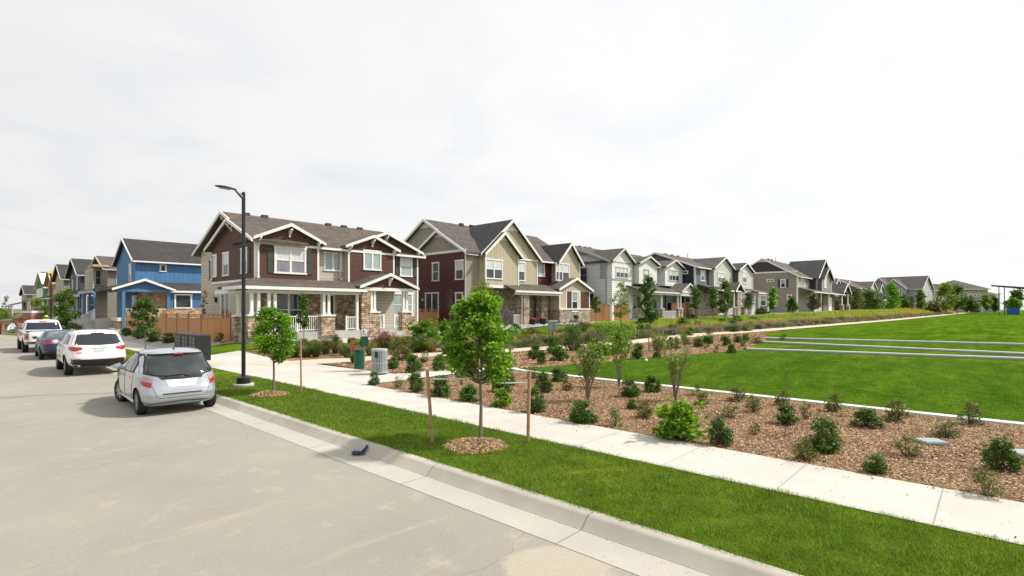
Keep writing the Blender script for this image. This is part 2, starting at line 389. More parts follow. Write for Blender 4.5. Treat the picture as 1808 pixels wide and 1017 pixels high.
# ================================================================ GROUND SHEETS
def grid_mesh(name, A, B, Z, mat, smooth=True):
    n, m = A.shape; V = np.stack([A, B, Z], -1).reshape(-1, 3); i = np.arange(n*m).reshape(n, m)
    F = np.stack([i[:-1, :-1], i[1:, :-1], i[1:, 1:], i[:-1, 1:]], -1).reshape(-1, 4)
    o = link(name, fast_mesh(name, V, F, smooth), mat)
    # faces up
    me = o.data
    if me.polygons[0].normal.z < 0:
        F = F[:, ::-1]; me2 = fast_mesh(name, V, F, smooth); o.data = me2; me2.materials.append(mat)
    return o
def xs_grid(lo, hi, fine=1.0, cuts=()): pass
ga = np.unique(np.concatenate([np.linspace(-900, -60, 18), np.linspace(-60, 5, 30), np.linspace(5.2, 60, 110), np.linspace(60, 260, 100), np.linspace(260, 1800, 30)]))
gb = np.unique(np.concatenate([np.linspace(-900, -60, 12), np.linspace(-60, 0, 40), np.linspace(0, 45, 90), np.linspace(45, 120, 30), np.linspace(120, 1800, 30)]))
A, B = np.meshgrid(ga, gb, indexing='ij'); Z = gz(A, B)-.07
Z = np.where(A < 5.1, -.08, Z)
g = grid_mesh('ground', A, B, Z, SOIL); tag(g, kind='structure')
def sheet(name, L0, L1, na, nb, off, mat, mode=None, kind='structure', zf=None):
    """sheet between polylines L0 and L1 (lists of (a,b)), draped on the terrain"""
    def res(L, n):
        L = np.array(L, float); d = np.concatenate([[0], np.cumsum(np.linalg.norm(np.diff(L, axis=0), axis=1))]); t = np.linspace(0, d[-1], n)
        return np.interp(t, d, L[:, 0]), np.interp(t, d, L[:, 1])
    x0, y0 = res(L0, na); x1, y1 = res(L1, na); s = np.linspace(0, 1, nb)[None, :]
    A = x0[:, None]*(1-s)+x1[:, None]*s; B = y0[:, None]*(1-s)+y1[:, None]*s
    Z = (gz(A, B, mode) if zf is None else zf(A, B))+off
    o = grid_mesh(name, A, B, Z, mat); tag(o, kind=kind); return o
flat = lambda h: (lambda A, B: 0*A+h)
KC = [(4.4, -40), (4.4, 56), (3.9, 62), (2.5, 68), (-1, 74.5), (-6, 79), (-40, 95)]
def offs(L, d):
    L = np.array(L, float); T = np.gradient(L, axis=0); T /= np.linalg.norm(T, axis=1)[:, None]
    return [(p[0]+t[1]*d, p[1]-t[0]*d) for p, t in zip(L, T)]
def dens(L, k=8):
    out = []
    for p, q in zip(L[:-1], L[1:]):
        n = max(1, int(math.dist(p, q)/k))
        out += [(p[0]+(q[0]-p[0])*i/n, p[1]+(q[1]-p[1])*i/n) for i in range(n)]
    return out+[L[-1]]
KD = dens(KC, 3)
sheet('road', [(-14, -40), (-14, 56), (-14, 60), (-20, 70), (-40, 75)], KC, 150, 12, 0, ROADM, zf=flat(0.))
sheet('gutter', KD, offs(KD, .46), 140, 3, 0, GUTM, zf=lambda A, B: 0*A+.004)
def kerb():
    prof = [(.46, -.02), (.46, .008), (.475, .014), (.585, .118), (.61, .134), (.66, .14), (.74, .142), (.74, -.02)]
    L = np.array(KD); T = np.gradient(L, axis=0); T /= np.linalg.norm(T, axis=1)[:, None]
    V = []; F = []; n = len(prof)
    for p, t in zip(L, T):
        for d, z in prof: V.append((p[0]+t[1]*d, p[1]-t[0]*d, z))
    for i in range(len(L)-1):
        for k in range(n-1): a = i*n+k; F.append((a, a+1, a+1+n, a+n))
    m = MB(); m.add(V, F); o = m.build('kerb', KERBM, None, True, sharp=60); tag(o, kind='structure')
kerb()
VL = [p for p in offs(KD, .74)]
sheet('verge_lawn', [(5.12, -40), (5.12, 52)], [(7.3, -40), (7.3, 52)], 200, 6, .004, VERGE)
sheet('far_verge', [(5.12, 52), (4.64, 62), (3.2, 68.5)], [(7.3, 52), (7.3, 62), (6.3, 70)], 20, 3, .004, VERGE)
sheet('sidewalk', [(7.3, -40), (7.3, 75)], [(8.9, -40), (8.9, 75)], 200, 3, .012, WALKM)
sheet('sidewalk_plaza', [(8.9, 16.0), (8.9, 29.2)], [(11.1, 16.0), (10.4, 29.2)], 20, 4, .010, PLAZM)
sheet('cross_path', [(8.9, 14.4), (12.8, 14.4), (15.2, 13.9)], [(8.9, 16.0), (12.6, 16.05), (15.5, 15.3)], 20, 3, .016, PLAZM)
sheet('mulch_bed', [(8.9, -40), (8.9, 14.4)], [(14.75, -40), (14.75, 14.1)], 120, 14, 0, MULCH)
BT = [(15.4, 13.9), (18, 13.2), (21.8, 12.5), (27, 11.2), (31.6, 10.6), (38.5, 11.4), (47, 14.2), (52, 14.2)]   # where lawn meets the back bed
def btop(a): return np.interp(a, [p[0] for p in BT]+[60, 96, 160, 210, 500], [p[1] for p in BT]+[13.9, 11.1, 7.7, 5.5, -5.5])
aa = np.linspace(11.1, 52, 60)
sheet('mulch_bed_rear', [(a, 16.0 if a < 15.5 else btop(a)) for a in aa], [(a, pathb(a)-1.0) for a in aa], 70, 14, .004, MULCH)
al = np.concatenate([np.linspace(9, 60, 40), np.linspace(62, 420, 60)])
sheet('fines_path', [(a, pathb(a)-1.05) for a in al], [(a, pathb(a)+1.05) for a in al], 160, 4, .014, FINES)
# lawn in four levels
def lawn(name, fa0, fa1, mode, a1max=None):
    n = 90; bb = np.concatenate([np.linspace(-60, -2, 20), np.linspace(-1.5, 16, 70)])
    A0 = np.array([fa0(b) for b in bb]); A1 = np.array([fa1(b) for b in bb]); s = np.linspace(0, 1, 34 if mode < 3 else 90)**(1 if mode < 3 else 1.8)
    A = A0[:, None]*(1-s)+A1[:, None]*s; B = np.repeat(bb[:, None], len(s), 1)
    B = np.minimum(B, btop(A)); w_ = sm((B-11.0)/1.5)
    Z = gz(A, B, mode)+.006; o = grid_mesh(name, A, B, Z, LAWN); tag(o, kind='structure'); return o
lawn('lawn', lambda b: 15.0, lambda b: lineA(b)-.12, 0)
lawn('lawn_terrace', lambda b: lineA(b)+.12, lambda b: lineB(b)-.12, 1)
lawn('lawn_terrace_middle', lambda b: lineB(b)+.12, lambda b: lineC(b)-.12, 2)
lawn('lawn_upper', lambda b: lineC(b)+.12, lambda b: 700., 3)
def wallstrip(name, pts, w0, ztop, mat, h=.3):
    m = MB(); L = dens(pts, 1.5); O1 = offs(L, -w0/2); O2 = offs(L, w0/2)
    for i in range(len(L)-1):
        a, b, c, d = O1[i], O1[i+1], O2[i+1], O2[i]
        z0 = ztop(*L[i]); z1 = ztop(*L[i+1])
        m.add([(*a, z0-h), (*b, z1-h), (*c, z1-h), (*d, z0-h), (*a, z0), (*b, z1), (*c, z1), (*d, z0)],
              [(4, 5, 6, 7), (0, 1, 5, 4), (2, 3, 7, 6)]+([(3, 0, 4, 7)] if i == 0 else [])+([(1, 2, 6, 5)] if i == len(L)-2 else []))
    return m.build(name, mat)
o = wallstrip('edging_strip', [(14.88, -40), (14.88, 12.6), (15.0, 13.4), (15.3, 14.0)], .27, lambda a, b: .175, STRIP); tag(o, kind='structure')
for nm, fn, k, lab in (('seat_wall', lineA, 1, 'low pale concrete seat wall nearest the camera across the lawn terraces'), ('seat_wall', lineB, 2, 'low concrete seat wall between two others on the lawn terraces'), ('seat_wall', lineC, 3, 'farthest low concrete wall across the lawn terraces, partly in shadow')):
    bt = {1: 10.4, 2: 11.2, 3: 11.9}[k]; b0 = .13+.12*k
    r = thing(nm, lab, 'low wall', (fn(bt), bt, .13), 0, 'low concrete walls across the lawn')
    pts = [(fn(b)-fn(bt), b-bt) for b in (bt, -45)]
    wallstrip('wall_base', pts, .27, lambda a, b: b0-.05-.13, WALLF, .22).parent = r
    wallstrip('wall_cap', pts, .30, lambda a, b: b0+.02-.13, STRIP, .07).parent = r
# front yards of the park houses
ay = np.linspace(10.4, 420, 140)
sheet('planting_bed', [(a, pathb(a)+1.05) for a in ay], [(a, pathb(a)+5.2+max(0, 1.5-(a-13)*.05)) for a in ay], 160, 8, .004, MULCH)
sheet('front_lawn', [(a, pathb(a)+4.6+max(0, 1.5-(a-13)*.05)) for a in ay], [(a, hb(a)-3.2) for a in ay], 160, 8, .012, YARD)
sheet('gravel_yard', [(8.9, 29.2), (8.9, 75)], [(40, 30.6), (40, 75)], 60, 30, .002, GRAV)
sheet('corner_lawn', [(8.95, 29.3), (8.95, 33.5)], [(15.5, 27.9), (15.5, 32)], 10, 10, .014, YARD)
sheet('house_gravel', [(a, hb(a)-3.2) for a in ay[10:]], [(a, hb(a)+14) for a in ay[10:]], 120, 6, .006, GRAV)
sheet('house_walk', [(18.7, 24.0), (18.3, 31.6)], [(20.2, 23.0), (19.6, 31.6)], 10, 3, .02, PLAZM)
# ================================================================ HOUSES
class View:
    def __init__(s, x, y, k): s.x = x; s.y = y; s.k = k
    def __call__(s, zx, zy): return s.x+zx/s.k, s.y+zy/s.k
class House:
    def __init__(h, label, a, b, z, rz=0., name='house', cat='house', group=None):
        h.a, h.b, h.z = a, b, z; h.r = thing(name, label, cat, (a, b, z), rz, group); h.trim = WHITE
    def F(h, v, zx0, zy0, zx1, zy1, y=0.):
        x0, z0 = onfront(*v(zx0, (zy0+zy1)/2), h.b+y); x1, _ = onfront(*v(zx1, zy1), h.b+y)
        _, zt = onfront(*v((zx0+zx1)/2, zy0), h.b+y); _, zb = onfront(*v((zx0+zx1)/2, zy1), h.b+y)
        return x0-h.a, x1-h.a, zb-h.z, zt-h.z
    def L(h, v, zx0, zy0, zx1, zy1, x=0.):
        y0, _ = onside(*v(zx0, zy0), h.a+x); y1, _ = onside(*v(zx1, zy1), h.a+x)
        _, zt = onside(*v((zx0+zx1)/2, zy0), h.a+x); _, zb = onside(*v((zx0+zx1)/2, zy1), h.a+x)
        return min(y0, y1)-h.b, max(y0, y1)-h.b, zb-h.z, zt-h.z
    def box(h, name, mat, *bs, bevel=0):
        m = MB()
        for b in bs: m.box(*b)
        return m.build(name, mat, h.r, bevel=bevel)
    def gable(h, x0, x1, y0, y1, ez, rz, axis, wall, roof, z0=-.3, oh=.45, rk=.35, th=.16, ends=(1, 1), trim=None, gut=(1, 1), wname='wall', fb=.20):
        """walls with a gabled roof. axis = direction of the ridge"""
        trim = trim or h.trim; fb = fb*.72
        p0, p1, q0, q1 = (y0, y1, x0, x1) if axis == 'x' else (x0, x1, y0, y1)
        pm = (p0+p1)/2; s = (rz-ez)/(pm-p0)
        if wall is not None:
            m = MB(); m.prism([(p0, z0), (p1, z0), (p1, ez-th/2), (pm, rz-th/2), (p0, ez-th/2)], axis, q0, q1); m.build(wname, wall, h.r)
        a0, a1 = p0-oh, p1+oh; zl = ez-s*oh; e0, e1 = q0-rk*ends[0], q1+rk*ends[1]
        m = MB(); m.prism([(a0, zl), (pm, rz), (a1, zl), (a1, zl-th), (pm, rz-th), (a0, zl-th)], axis, e0, e1)
        m.build('roof', roof, h.r)
        m = MB()
        for k, (q, d) in enumerate(((e0, -1), (e1, 1))):
            if not ends[k]: continue
            qa, qb = (q-.045, q+.03) if d < 0 else (q-.03, q+.045)
            for sgn, aa in ((1, a0), (-1, a1)):
                m.prism([(aa-sgn*.03, zl+.025), (pm, rz+.025), (pm, rz-fb-.05), (aa-sgn*.03, zl-fb-.02)], axis, qa, qb)
        for k, aa in enumerate((a0, a1)):
            if not gut[k]: continue
            g0, g1 = (aa-.11, aa-.004) if k == 0 else (aa+.004, aa+.11)
            if axis == 'x': m.box(e0+.06, e1-.06, g0, g1, zl-.17, zl-.02)
            else: m.box(g0, g1, e0+.06, e1-.06, zl-.17, zl-.02)
        if m.v: m.build('fascia', trim, h.r)
        # soffit return boards give the eaves an underside
        return dict(pm=pm, s=s, zl=zl, e0=e0, e1=e1)
    def gtri(h, name, mat, axis, q0, q1, p0, p1, ez, rz, zb, th=.16):
        """cladding of a gable above height zb (thin, proud of the wall)"""
        pm = (p0+p1)/2; s = (rz-ez)/(pm-p0); e = ez-th*.6; r = rz-th*.6
        if zb <= e: poly = [(p0, zb), (p1, zb), (p1, e), (pm, r), (p0, e)]
        else: d = (zb-e)/s; poly = [(p0+d, zb), (p1-d, zb), (pm, r)]
        m = MB(); m.prism(poly, axis, q0, q1); return m.build(name, mat, h.r)
    def win(h, face, c, u0, u1, z0, z1, cols=1, rows=2, tw=.10, trim=None, glass=None, shut=None, grid=0, top=None, out=1, sill=.04, name='window'):
        """face F: wall plane y=c seen from -y ; face L: wall plane x=c seen from -x ; face R: plane x=c seen from +x"""
        trim = trim or h.trim; glass = glass or GL
        def bx(m, ua, ub, za, zb, o0, o1):
            if face == 'F': m.box(ua, ub, c-o1, c-o0, za, zb)
            elif face == 'L': m.box(c-o1, c-o0, ua, ub, za, zb)
            else: m.box(c+o0, c+o1, ua, ub, za, zb)
        m = MB()
        bx(m, u0, u0+tw, z0+tw, z1-tw, -.05, .05); bx(m, u1-tw, u1, z0+tw, z1-tw, -.05, .05)
        bx(m, u0-sill, u1+sill, z1-tw, z1+.02, -.05, .065); bx(m, u0-sill, u1+sill, z0-.02, z0+tw*.8, -.05, .075)
        iu0, iu1, iz0, iz1 = u0+tw, u1-tw, z0+tw*.8, z1-tw
        g = .045; cw = (iu1-iu0)/cols
        for k in range(1, cols): bx(m, iu0+k*cw-g, iu0+k*cw+g, iz0, iz1, -.05, .045)
        for k in range(cols):
            a0 = iu0+k*cw+(g if k else 0); a1 = iu0+(k+1)*cw-(g if k < cols-1 else 0)
            if rows == 2: bx(m, a0, a1, (iz0+iz1)/2-.025, (iz0+iz1)/2+.025, -.05, .035)
            bx(m, a0, a0+.03, iz0, iz1, -.05, .028); bx(m, a1-.03, a1, iz0, iz1, -.05, .028)
            if grid:
                for j in range(1, grid+1): u = a0+(a1-a0)*j/(grid+1); bx(m, u-.01, u+.01, (iz0+iz1)/2+.03, iz1, -.05, .02)
        W = m.build(name, trim, h.r)
        pm_ = MB()
        if top is not None and rows == 2:
            bx(pm_, iu0, iu1, iz0, (iz0+iz1)/2, -.05, .008); pm_.build('pane', glass, W)
            pm2 = MB(); bx(pm2, iu0, iu1, (iz0+iz1)/2, iz1, -.05, .0085); pm2.build('pane', top, W)
        else:
            bx(pm_, iu0, iu1, iz0, iz1, -.05, .008); pm_.build('pane', glass, W)
        if shut is not None:
            for ua in (u0-.42, u1+.06):
                s_ = MB(); bx(s_, ua, ua+.36, z0, z1, -.02, .04)
                for q in (.0, .47, .93): bx(s_, ua, ua+.36, z0+(z1-z0)*q, z0+(z1-z0)*q+.08, .0, .055)
                s_.build('shutter', shut, W)
        return W
    def corner(h, xs, y, z0, z1, w=.13, trim=None):
        m = MB()
        for x in xs: m.box(x-w/2, x+w/2, y-.035, y+.03, z0, z1)
        m.build('corner_board', trim or h.trim, h.r)
    def spout(h, x, y, z0, z1, d=-.35):
        m = MB(); m.tube([(x, y-.42, z1+.1), (x, y-.36, z1), (x, y-.06, z1-.35), (x, y-.06, z0+.15), (x+.0, y+d, z0)], .04, 6); m.build('downspout', GUT, h.r, True)
    def railing(h, x0, x1, y, z0, z1, posts=(), mat=None, axis='x'):
        m = MB(); L = abs(x1-x0); n = max(2, int(L/.13))
        def b(u0, u1, v0, v1, za, zb):
            if axis == 'x': m.box(u0, u1, y+v0, y+v1, za, zb)
            else: m.box(y+v0, y+v1, u0, u1, za, zb)
        b(x0, x1, -.04, .04, z1-.06, z1); b(x0, x1, -.03, .03, z0+.08, z0+.13)
        for i in range(n): u = x0+(i+.5)*L/n; b(u-.018, u+.018, -.018, .018, z0+.13, z1-.06)
        for p in posts: b(p-.055, p+.055, -.055, .055, z0, z1+.06)
        m.build('railing', mat or h.trim, h.r)
    def column(h, xs, y, z0, z1, w=.16, pier=None, pm=None, pw=.30, trim=None):
        """posts on a stone pier"""
        trim = trim or h.trim; m = MB()
        zb = pier[1]+.1 if pier else z0
        for x in xs:
            m.box(x-w/2, x+w/2, y-w/2, y+w/2, zb, z1)
            m.box(x-w/2-.025, x+w/2+.025, y-w/2-.025, y+w/2+.025, z1-.12, z1-.001)
            m.box(x-w/2-.025, x+w/2+.025, y-w/2-.025, y+w/2+.025, zb, zb+.14)
        if pier:
            xm = (min(xs)+max(xs))/2; hw = (max(xs)-min(xs))/2+pw
            m.box(xm-hw-.04, xm+hw+.04, y-pw-.06, y+pw+.06, pier[1], pier[1]+.1)
        c = m.build('column', trim, h.r)
        if pier:
            p = MB(); p.box(xm-hw, xm+hw, y-pw, y+pw, pier[0], pier[1]); p.build('stone_pier', pm, c)
        return c
    def shed(h, x0, x1, y0, y1, zf, zbk, roof, th=.14, hipl=0, hipr=0, trim=None):
        """lean-to roof: low edge at y0 (height zf), high edge at y1 (height zbk)"""
        m = MB(); V = [(x0, y0, zf), (x1, y0, zf), (x1-hipr, y1, zbk), (x0+hipl, y1, zbk)]
        V += [(x, y, z-th) for x, y, z in V]
        m.add(V, [(0, 1, 2, 3), (7, 6, 5, 4), (0, 4, 5, 1), (1, 5, 6, 2), (2, 6, 7, 3), (3, 7, 4, 0)]); 
        if hipl: m.add([(x0, y0, zf), (x0+hipl, y1, zbk), (x0, y1+(hipl), zf), (x0, y0, zf-th), (x0+hipl, y1, zbk-th), (x0, y1+hipl, zf-th)], [(0, 1, 2), (5, 4, 3), (0, 2, 5, 3), (0, 3, 4, 1), (1, 4, 5, 2)])
        m.build('porch_roof', roof, h.r)
        g = MB(); g.box(x0-.02, x1+.02, y0-.12, y0-.004, zf-.2, zf-.015)
        if hipl: g.box(x0-.12, x0-.004, y0-.12, y1+hipl*.3, zf-.2, zf-.015)
        g.build('gutter', trim or h.trim, h.r)
    def brace(h, face, pts):
        m = MB()
        for x, y, z in pts:
            m.box(x-.05, x+.05, y-.42, y, z-.03, z+.07); m.box(x-.05, x+.05, y-.09, y+.01, z-.45, z-.03)
            m.prism([(y-.40, z-.03), (y-.30, z-.03), (y-.02, z-.36), (y-.02, z-.46)], 'x', x-.045, x+.045)
        m.build('knee_brace', h.trim, h.r)
    def braceL(h, pts):
        m = MB()
        for x, y, z in pts:
            m.box(x-.42, x, y-.05, y+.05, z-.03, z+.07); m.box(x-.09, x+.01, y-.05, y+.05, z-.45, z-.03)
            m.prism([(x-.40, z-.03), (x-.30, z-.03), (x-.02, z-.36), (x-.02, z-.46)], 'y', y-.045, y+.045)
        m.build('knee_brace', h.trim, h.r)
    def vents(h, pts, k=1.):
        for x, y, z in pts:
            m = MB(); m.box(x-.22*k, x+.22*k, y-.15, y+.15, z-.15, z+.1*k); m.build('roof_vent', M('vent_dark', (.05, .045, .045)), h.r)
    def pipes(h, pts):
        for x, y, z in pts:
            m = MB(); m.tube([(x, y, z-.3), (x, y, z+.45)], .05, 8); m.tube([(x, y, z+.40), (x, y, z+.5)], .09, 8); m.build('vent_pipe', M('vent_grey', (.25, .25, .25)), h.r)
    def door(h, face, c, u0, u1, z0, z1, mat=None, glass=None, tw=.11):
        m = MB()
        def bx(m, ua, ub, za, zb, o0, o1):
            if face == 'F': m.box(ua, ub, c-o1, c-o0, za, zb)
            else: m.box(c-o1, c-o0, ua, ub, za, zb)
        bx(m, u0-tw, u0, z0, z1, -.05, .05); bx(m, u1, u1+tw, z0, z1, -.05, .05); bx(m, u0-tw-.03, u1+tw+.03, z1, z1+tw, -.05, .06)
        if glass is not None: bx(m, (u0+u1)/2-.04, (u0+u1)/2+.04, z0, z1, -.05, .035)
        D = m.build('door', h.trim, h.r)
        q = MB(); bx(q, u0, u1, z0, z1, -.05, .012); q.build('door_leaf' if glass is None else 'pane', mat or glass or DARKDOOR, D)
        if glass is None: k = MB(); bx(k, u1-.12, u1-.07, z0+.95, z0+1.05, .012, .06); k.build('handle', M('brass', (.5, .38, .15), .3, 0, metal=1), D)

BROWN = siding('brown_shake', (.092, .037, .024), .34, shake=True); CREAM = siding('cream_lap', (.54, .50, .42), .22)
TAUPE1 = shingle('shingle_brown', (.095, .076, .060)); DARKSH = shingle('shingle_dark', (.042, .040, .040)); MEDSH = shingle('shingle_taupe', (.088, .077, .066))
ST1 = stone('ledge_stone_tan', (.34, .24, .16), (.72, .62, .49), (.16, .13, .10), .36, .15); ST2 = stone('ledge_stone_grey', (.30, .26, .22), (.60, .55, .48), (.3, .28, .25), .3, .12)
SHUT = M('shutter_olive', (.045, .045, .035), .6, .1)

# ---------------- HOUSE 1 (brown and cream duplex at the corner)
h = House('brown and cream corner duplex with white-railed front porch, behind the tall street lamp', 13.3, 34.1, .5)
v = View(330, 360, 3.912); W1 = 12.85
h.gable(.35, W1, .55, 11.75, 6.55, 8.95, 'x', CREAM, TAUPE1, oh=.55, rk=.45)
h.gable(-.05, 3.2, 0.02, 7.9, 6.55, 8.15, 'x', CREAM, TAUPE1, ends=(1, 0), oh=.45, rk=.4, wname='side_bay_wall', gut=(0, 0))
m = MB(); m.prism([(0, 3.92), (7.9, 3.92), (7.9, 6.45), (3.95, 8.05), (0, 6.45)], 'x', -.09, 0.0); m.build('side_shingles', BROWN, h.r)
m = MB(); m.prism([(4.9, 6.9), (9.6, 7.3), (6.15, 8.82)], 'x', .30, .4); m.build('gable_shingles', BROWN, h.r)
h.box('belly_band', WHITE, (-.12, -.0, 0.02, 7.9, 3.82, 3.97), (-.13, -.0, -.01, .12, 3.9, 6.4))
# front bays
def bay(x0, x1, ez, rz, y0, y1=3, zb=3.95, mat=BROWN, lo=CREAM, gut=(0, 0)):
    h.gable(x0, x1, y0, y1, ez, rz, 'y', lo, TAUPE1, ends=(1, 0), oh=.32, rk=.35, gut=gut, wname='bay_wall')
    h.gtri('bay_shingles', mat, 'y', y0-.035, y0+.02, x0, x1, ez, rz, zb)
bay(0, 4.1, 6.68, 7.62, -.02, 4); bay(6.3, 10.25, 6.68, 7.50, -.02, 4); bay(6.6, W1, 6.72, 7.95, .45, 5)
h.corner((.06, 4.04), -.05, 3.95, 6.55); h.corner((6.36, 10.19), -.05, 3.95, 6.55); h.corner((W1-.05,), .40, 1.0, 6.6)
h.brace('F', [(2.05, -.06, 7.2), (.1, -.06, 6.5), (4.0, -.06, 6.5), (8.27, -.06, 7.1), (6.4, -.06, 6.5), (10.15, -.06, 6.5), (9.75, .40, 7.55), (12.75, .40, 6.55)])
h.braceL([(-.07, 3.95, 7.75), (.33, 6.15, 8.5)])
h.spout(5.95, .5, 4.1, 6.3); h.spout(.02, -.05, 4.0, 6.3)
# windows upstairs
r_ = h.F(v, 600, 298, 820, 483); h.win('F', -.055, r_[0], r_[1], r_[2], r_[3], 2, 2, .12, shut=SHUT, grid=2, glass=glassmat('grey_screen', (.16, .16, .19), .15, (.22, .22, .25)), top=GLW)
r_ = h.F(v, 945, 335, 1070, 463, .55); h.win('F', .55, *r_, cols=2, rows=1, glass=GLB, top=None)
r_ = h.F(v, 1215, 322, 1338, 458); h.win('F', -.055, *r_, cols=2, rows=1, glass=GLB)
r_ = h.F(v, 1470, 352, 1555, 502, .42); h.win('F', .415, *r_, shut=SHUT, glass=GLB, top=GLW)
# side windows
r_ = h.L(v, 183, 350, 208, 505, -.09); h.win('L', -.09, r_[0]-.0, r_[1], r_[2], r_[3], rows=1, glass=GLW)
r_ = h.L(v, 250, 335, 292, 497, -.09); h.win('L', -.09, *r_, top=GLW)
r_ = h.L(v, 375, 305, 420, 480, -.09); h.win('L', -.09, *r_, top=GLW, shut=SHUT)
h.win('L', .35, 8.55, 9.4, 4.2, 5.75, shut=SHUT, top=GLW)
h.win('L', -.05, 8.0-3.6, 6.15, 1.05, 3.15, 2, 1)
m = MB(); m.box(-.2, -.04, 6.9, 7.05, 2.5, 2.85); m.tube([(-.15, 6.97, 2.8), (-.28, 6.97, 2.9)], .04, 6); m.build('wall_lantern', BLACK, h.r)
# ground floor front
m = MB(); m.box(-.02, 6.9, -.06, .1, .5, 3.35); m.build('stone_wall', ST1, h.r)
m = MB(); m.box(6.75, W1+.02, .38, .5, -.2, 1.45); m.build('stone_wainscot', ST1, h.r)
h.win('F', -.06, 1.0, 3.0, .85, 3.1, 2, 2, .12); h.door('F', -.06, 4.3, 5.15, .75, 2.95)
h.win('F', .45, 10.25, 12.35, 1.45, 3.3, 2, 2, .12, glass=GLB, top=GLB); h.door('F', .45, 7.35, 8.2, .75, 3.0)
m = MB(); m.box(8.5, 8.9, .34, .44, 1.9, 2.05); m.build('mailbox', BLACK, h.r)
m = MB(); m.lathe([(.02, 2.75), (.08, 2.7), (.09, 2.45), (.03, 2.4)], 8.75, .33, 8); m.build('wall_lantern', BLACK, h.r)
# porch
h.box('porch_slab', CONC, (-1.3, 6.6, -2.25, .0, -.35, .58)); h.box('porch_slab', CONC, (6.62, 10.35, -2.1, .4, -.35, .62))
h.shed(-1.75, 6.3, -2.45, .0, 3.38, 4.0, TAUPE1, hipl=1.6)
h.box('porch_beam', WHITE, (-1.3, 6.5, -2.2, -2.02, 2.98, 3.22), (-1.3, -1.12, -2.02, 3.5, 2.98, 3.22)); h.box('porch_ceiling', CREAMTRIM, (-1.3, 6.4, -2.0, -.05, 3.14, 3.2))
h.column((-1.12, -.72), -2.1, .58, 3.1, pier=(.3, 1.6), pm=ST1); h.column((-.12, .24), -2.1, .58, 3.1, pier=None)
h.column((3.38, 3.72), -2.1, .58, 3.1, pier=(.3, 1.55), pm=ST1); h.column((5.8,), -2.1, .58, 3.1)
h.column((-1.2, ), -.3, .58, 3.1, pier=(-.3, 1.55), pm=ST1, pw=.25)
m = MB(); m.box(6.05, 6.75, -2.3, -1.6, -.3, 3.45); m.build('stone_pillar', ST1, h.r)
h.railing(-.4, 3.15, -2.1, .58, 1.58, posts=(1.62,)); h.railing(4.95, 5.9, -2.1, .58, 1.5, posts=(5.0,))
h.box('white_panel', CREAMTRIM, (-1.22, -1.14, -1.6, -.75, .6, 1.5))
h.gable(6.15, 10.35, -2.3, .5, 3.72, 4.55, 'y', None, TAUPE1, ends=(1, 0), oh=.35, rk=.25, gut=(0, 0))
h.gtri('porch_gable', BROWN, 'y', -2.28, -2.2, 6.15, 10.35, 3.72, 4.55, 3.5); h.box('porch_beam', WHITE, (6.15, 10.35, -2.32, -2.1, 3.3, 3.52)); h.brace('F', [(8.25, -2.3, 4.15)])
h.column((6.95, 7.2), -2.05, .6, 3.35, pier=(.0, 1.75), pm=ST1, pw=.27); h.column((9.65, 9.95), -2.05, .6, 3.35, pier=(.0, 1.75), pm=ST1, pw=.27)
h.railing(7.45, 7.95, -2.05, .6, 1.6, posts=(7.95,)); h.railing(8.85, 9.45, -2.05, .6, 1.6, posts=(8.85,))
h.box('porch_steps', CONC, (4.1, 5.5, -2.6, -2.25, -.4, .38), (4.1, 5.5, -2.95, -2.6, -.4, .2), (3.9, 5.7, -3.6, -2.95, -.4, .03), (8.0, 9.4, -2.45, -2.1, -.4, .42), (8.0, 9.4, -2.8, -2.45, -.4, .22), (7.9, 9.5, -3.4, -2.8, -.4, .04))
m = MB(); m.box(7.0, 7.0+1.2, -.2, .2, .62, 1.05); m.build('porch_bench', BLACK, h.r)
h.vents([(1.6, 6.0, 8.95), (2.9, 6.0, 8.95), (8.0, 6.0, 8.95), (9.4, 6.0, 8.95), (10.9, 6.0, 8.95)]); h.pipes([(4.4, 3.0, 7.75), (9.0, 4.4, 8.1), (9.6, 3.4, 7.7)])

# ---------------- HOUSE 2 (red and beige with steep gables)
RED = siding('red_lap', (.095, .026, .020), .16); BB = siding('beige_batten', (.47, .41, .30), .40, True); BB2 = siding('greige_batten', (.30, .27, .215), .40, True)
h = House('red sided house with steep beige gables and stone porch, right of the brown duplex', 31.0, 33.6, .8)
v = View(720, 370, 4.4226); W2 = 15.9
R2 = MEDSH
h.gable(0, W2, .3, 11.6, 6.9, 10.25, 'x', RED, R2, oh=.5, rk=.4, fb=.26)
h.gtri('gable_battens', BB2, 'x', -.05, .02, .3, 11.6, 6.9, 10.25, 7.0)
h.gtri('gable_vent_panel', CREAMTRIM, 'x', -.07, .0, .3, 11.6, 6.9, 10.25, 9.45)
h.gable(-.35, 3.0, 0, 7.2, 6.9, 8.95, 'x', RED, R2, ends=(1, 0), oh=.35, rk=.4, gut=(0, 0), fb=.26)
h.gtri('gable_battens', BB2, 'x', -.39, -.3, 0, 7.2, 6.9, 8.95, 6.95); h.gtri('gable_vent_panel', CREAMTRIM, 'x', -.41, -.3, 0, 7.2, 6.9, 8.95, 8.3)
h.box('corner_panel', BB2, (-.36, 1.22, -.03, .1, -.2, 6.75)); h.box('belly_band', WHITE, (-.42, -.30, 0, 7.2, 6.75, 6.97)); h.box('corner_board', WHITE, (-.41, -.30, -.03, .12, -.2, 6.8))
h.gable(1.2, 9.0, -.25, 5, 6.85, 10.15, 'y', BB, DARKSH, ends=(1, 0), oh=.3, rk=.35, gut=(0, 0), fb=.3, z0=3.7, wname='bay_wall')
h.gable(1.25, 5.65, -.75, 4, 6.85, 8.75, 'y', BB, DARKSH, ends=(1, 0), oh=.3, rk=.35, gut=(0, 0), fb=.3, z0=3.7, wname='bay_wall')
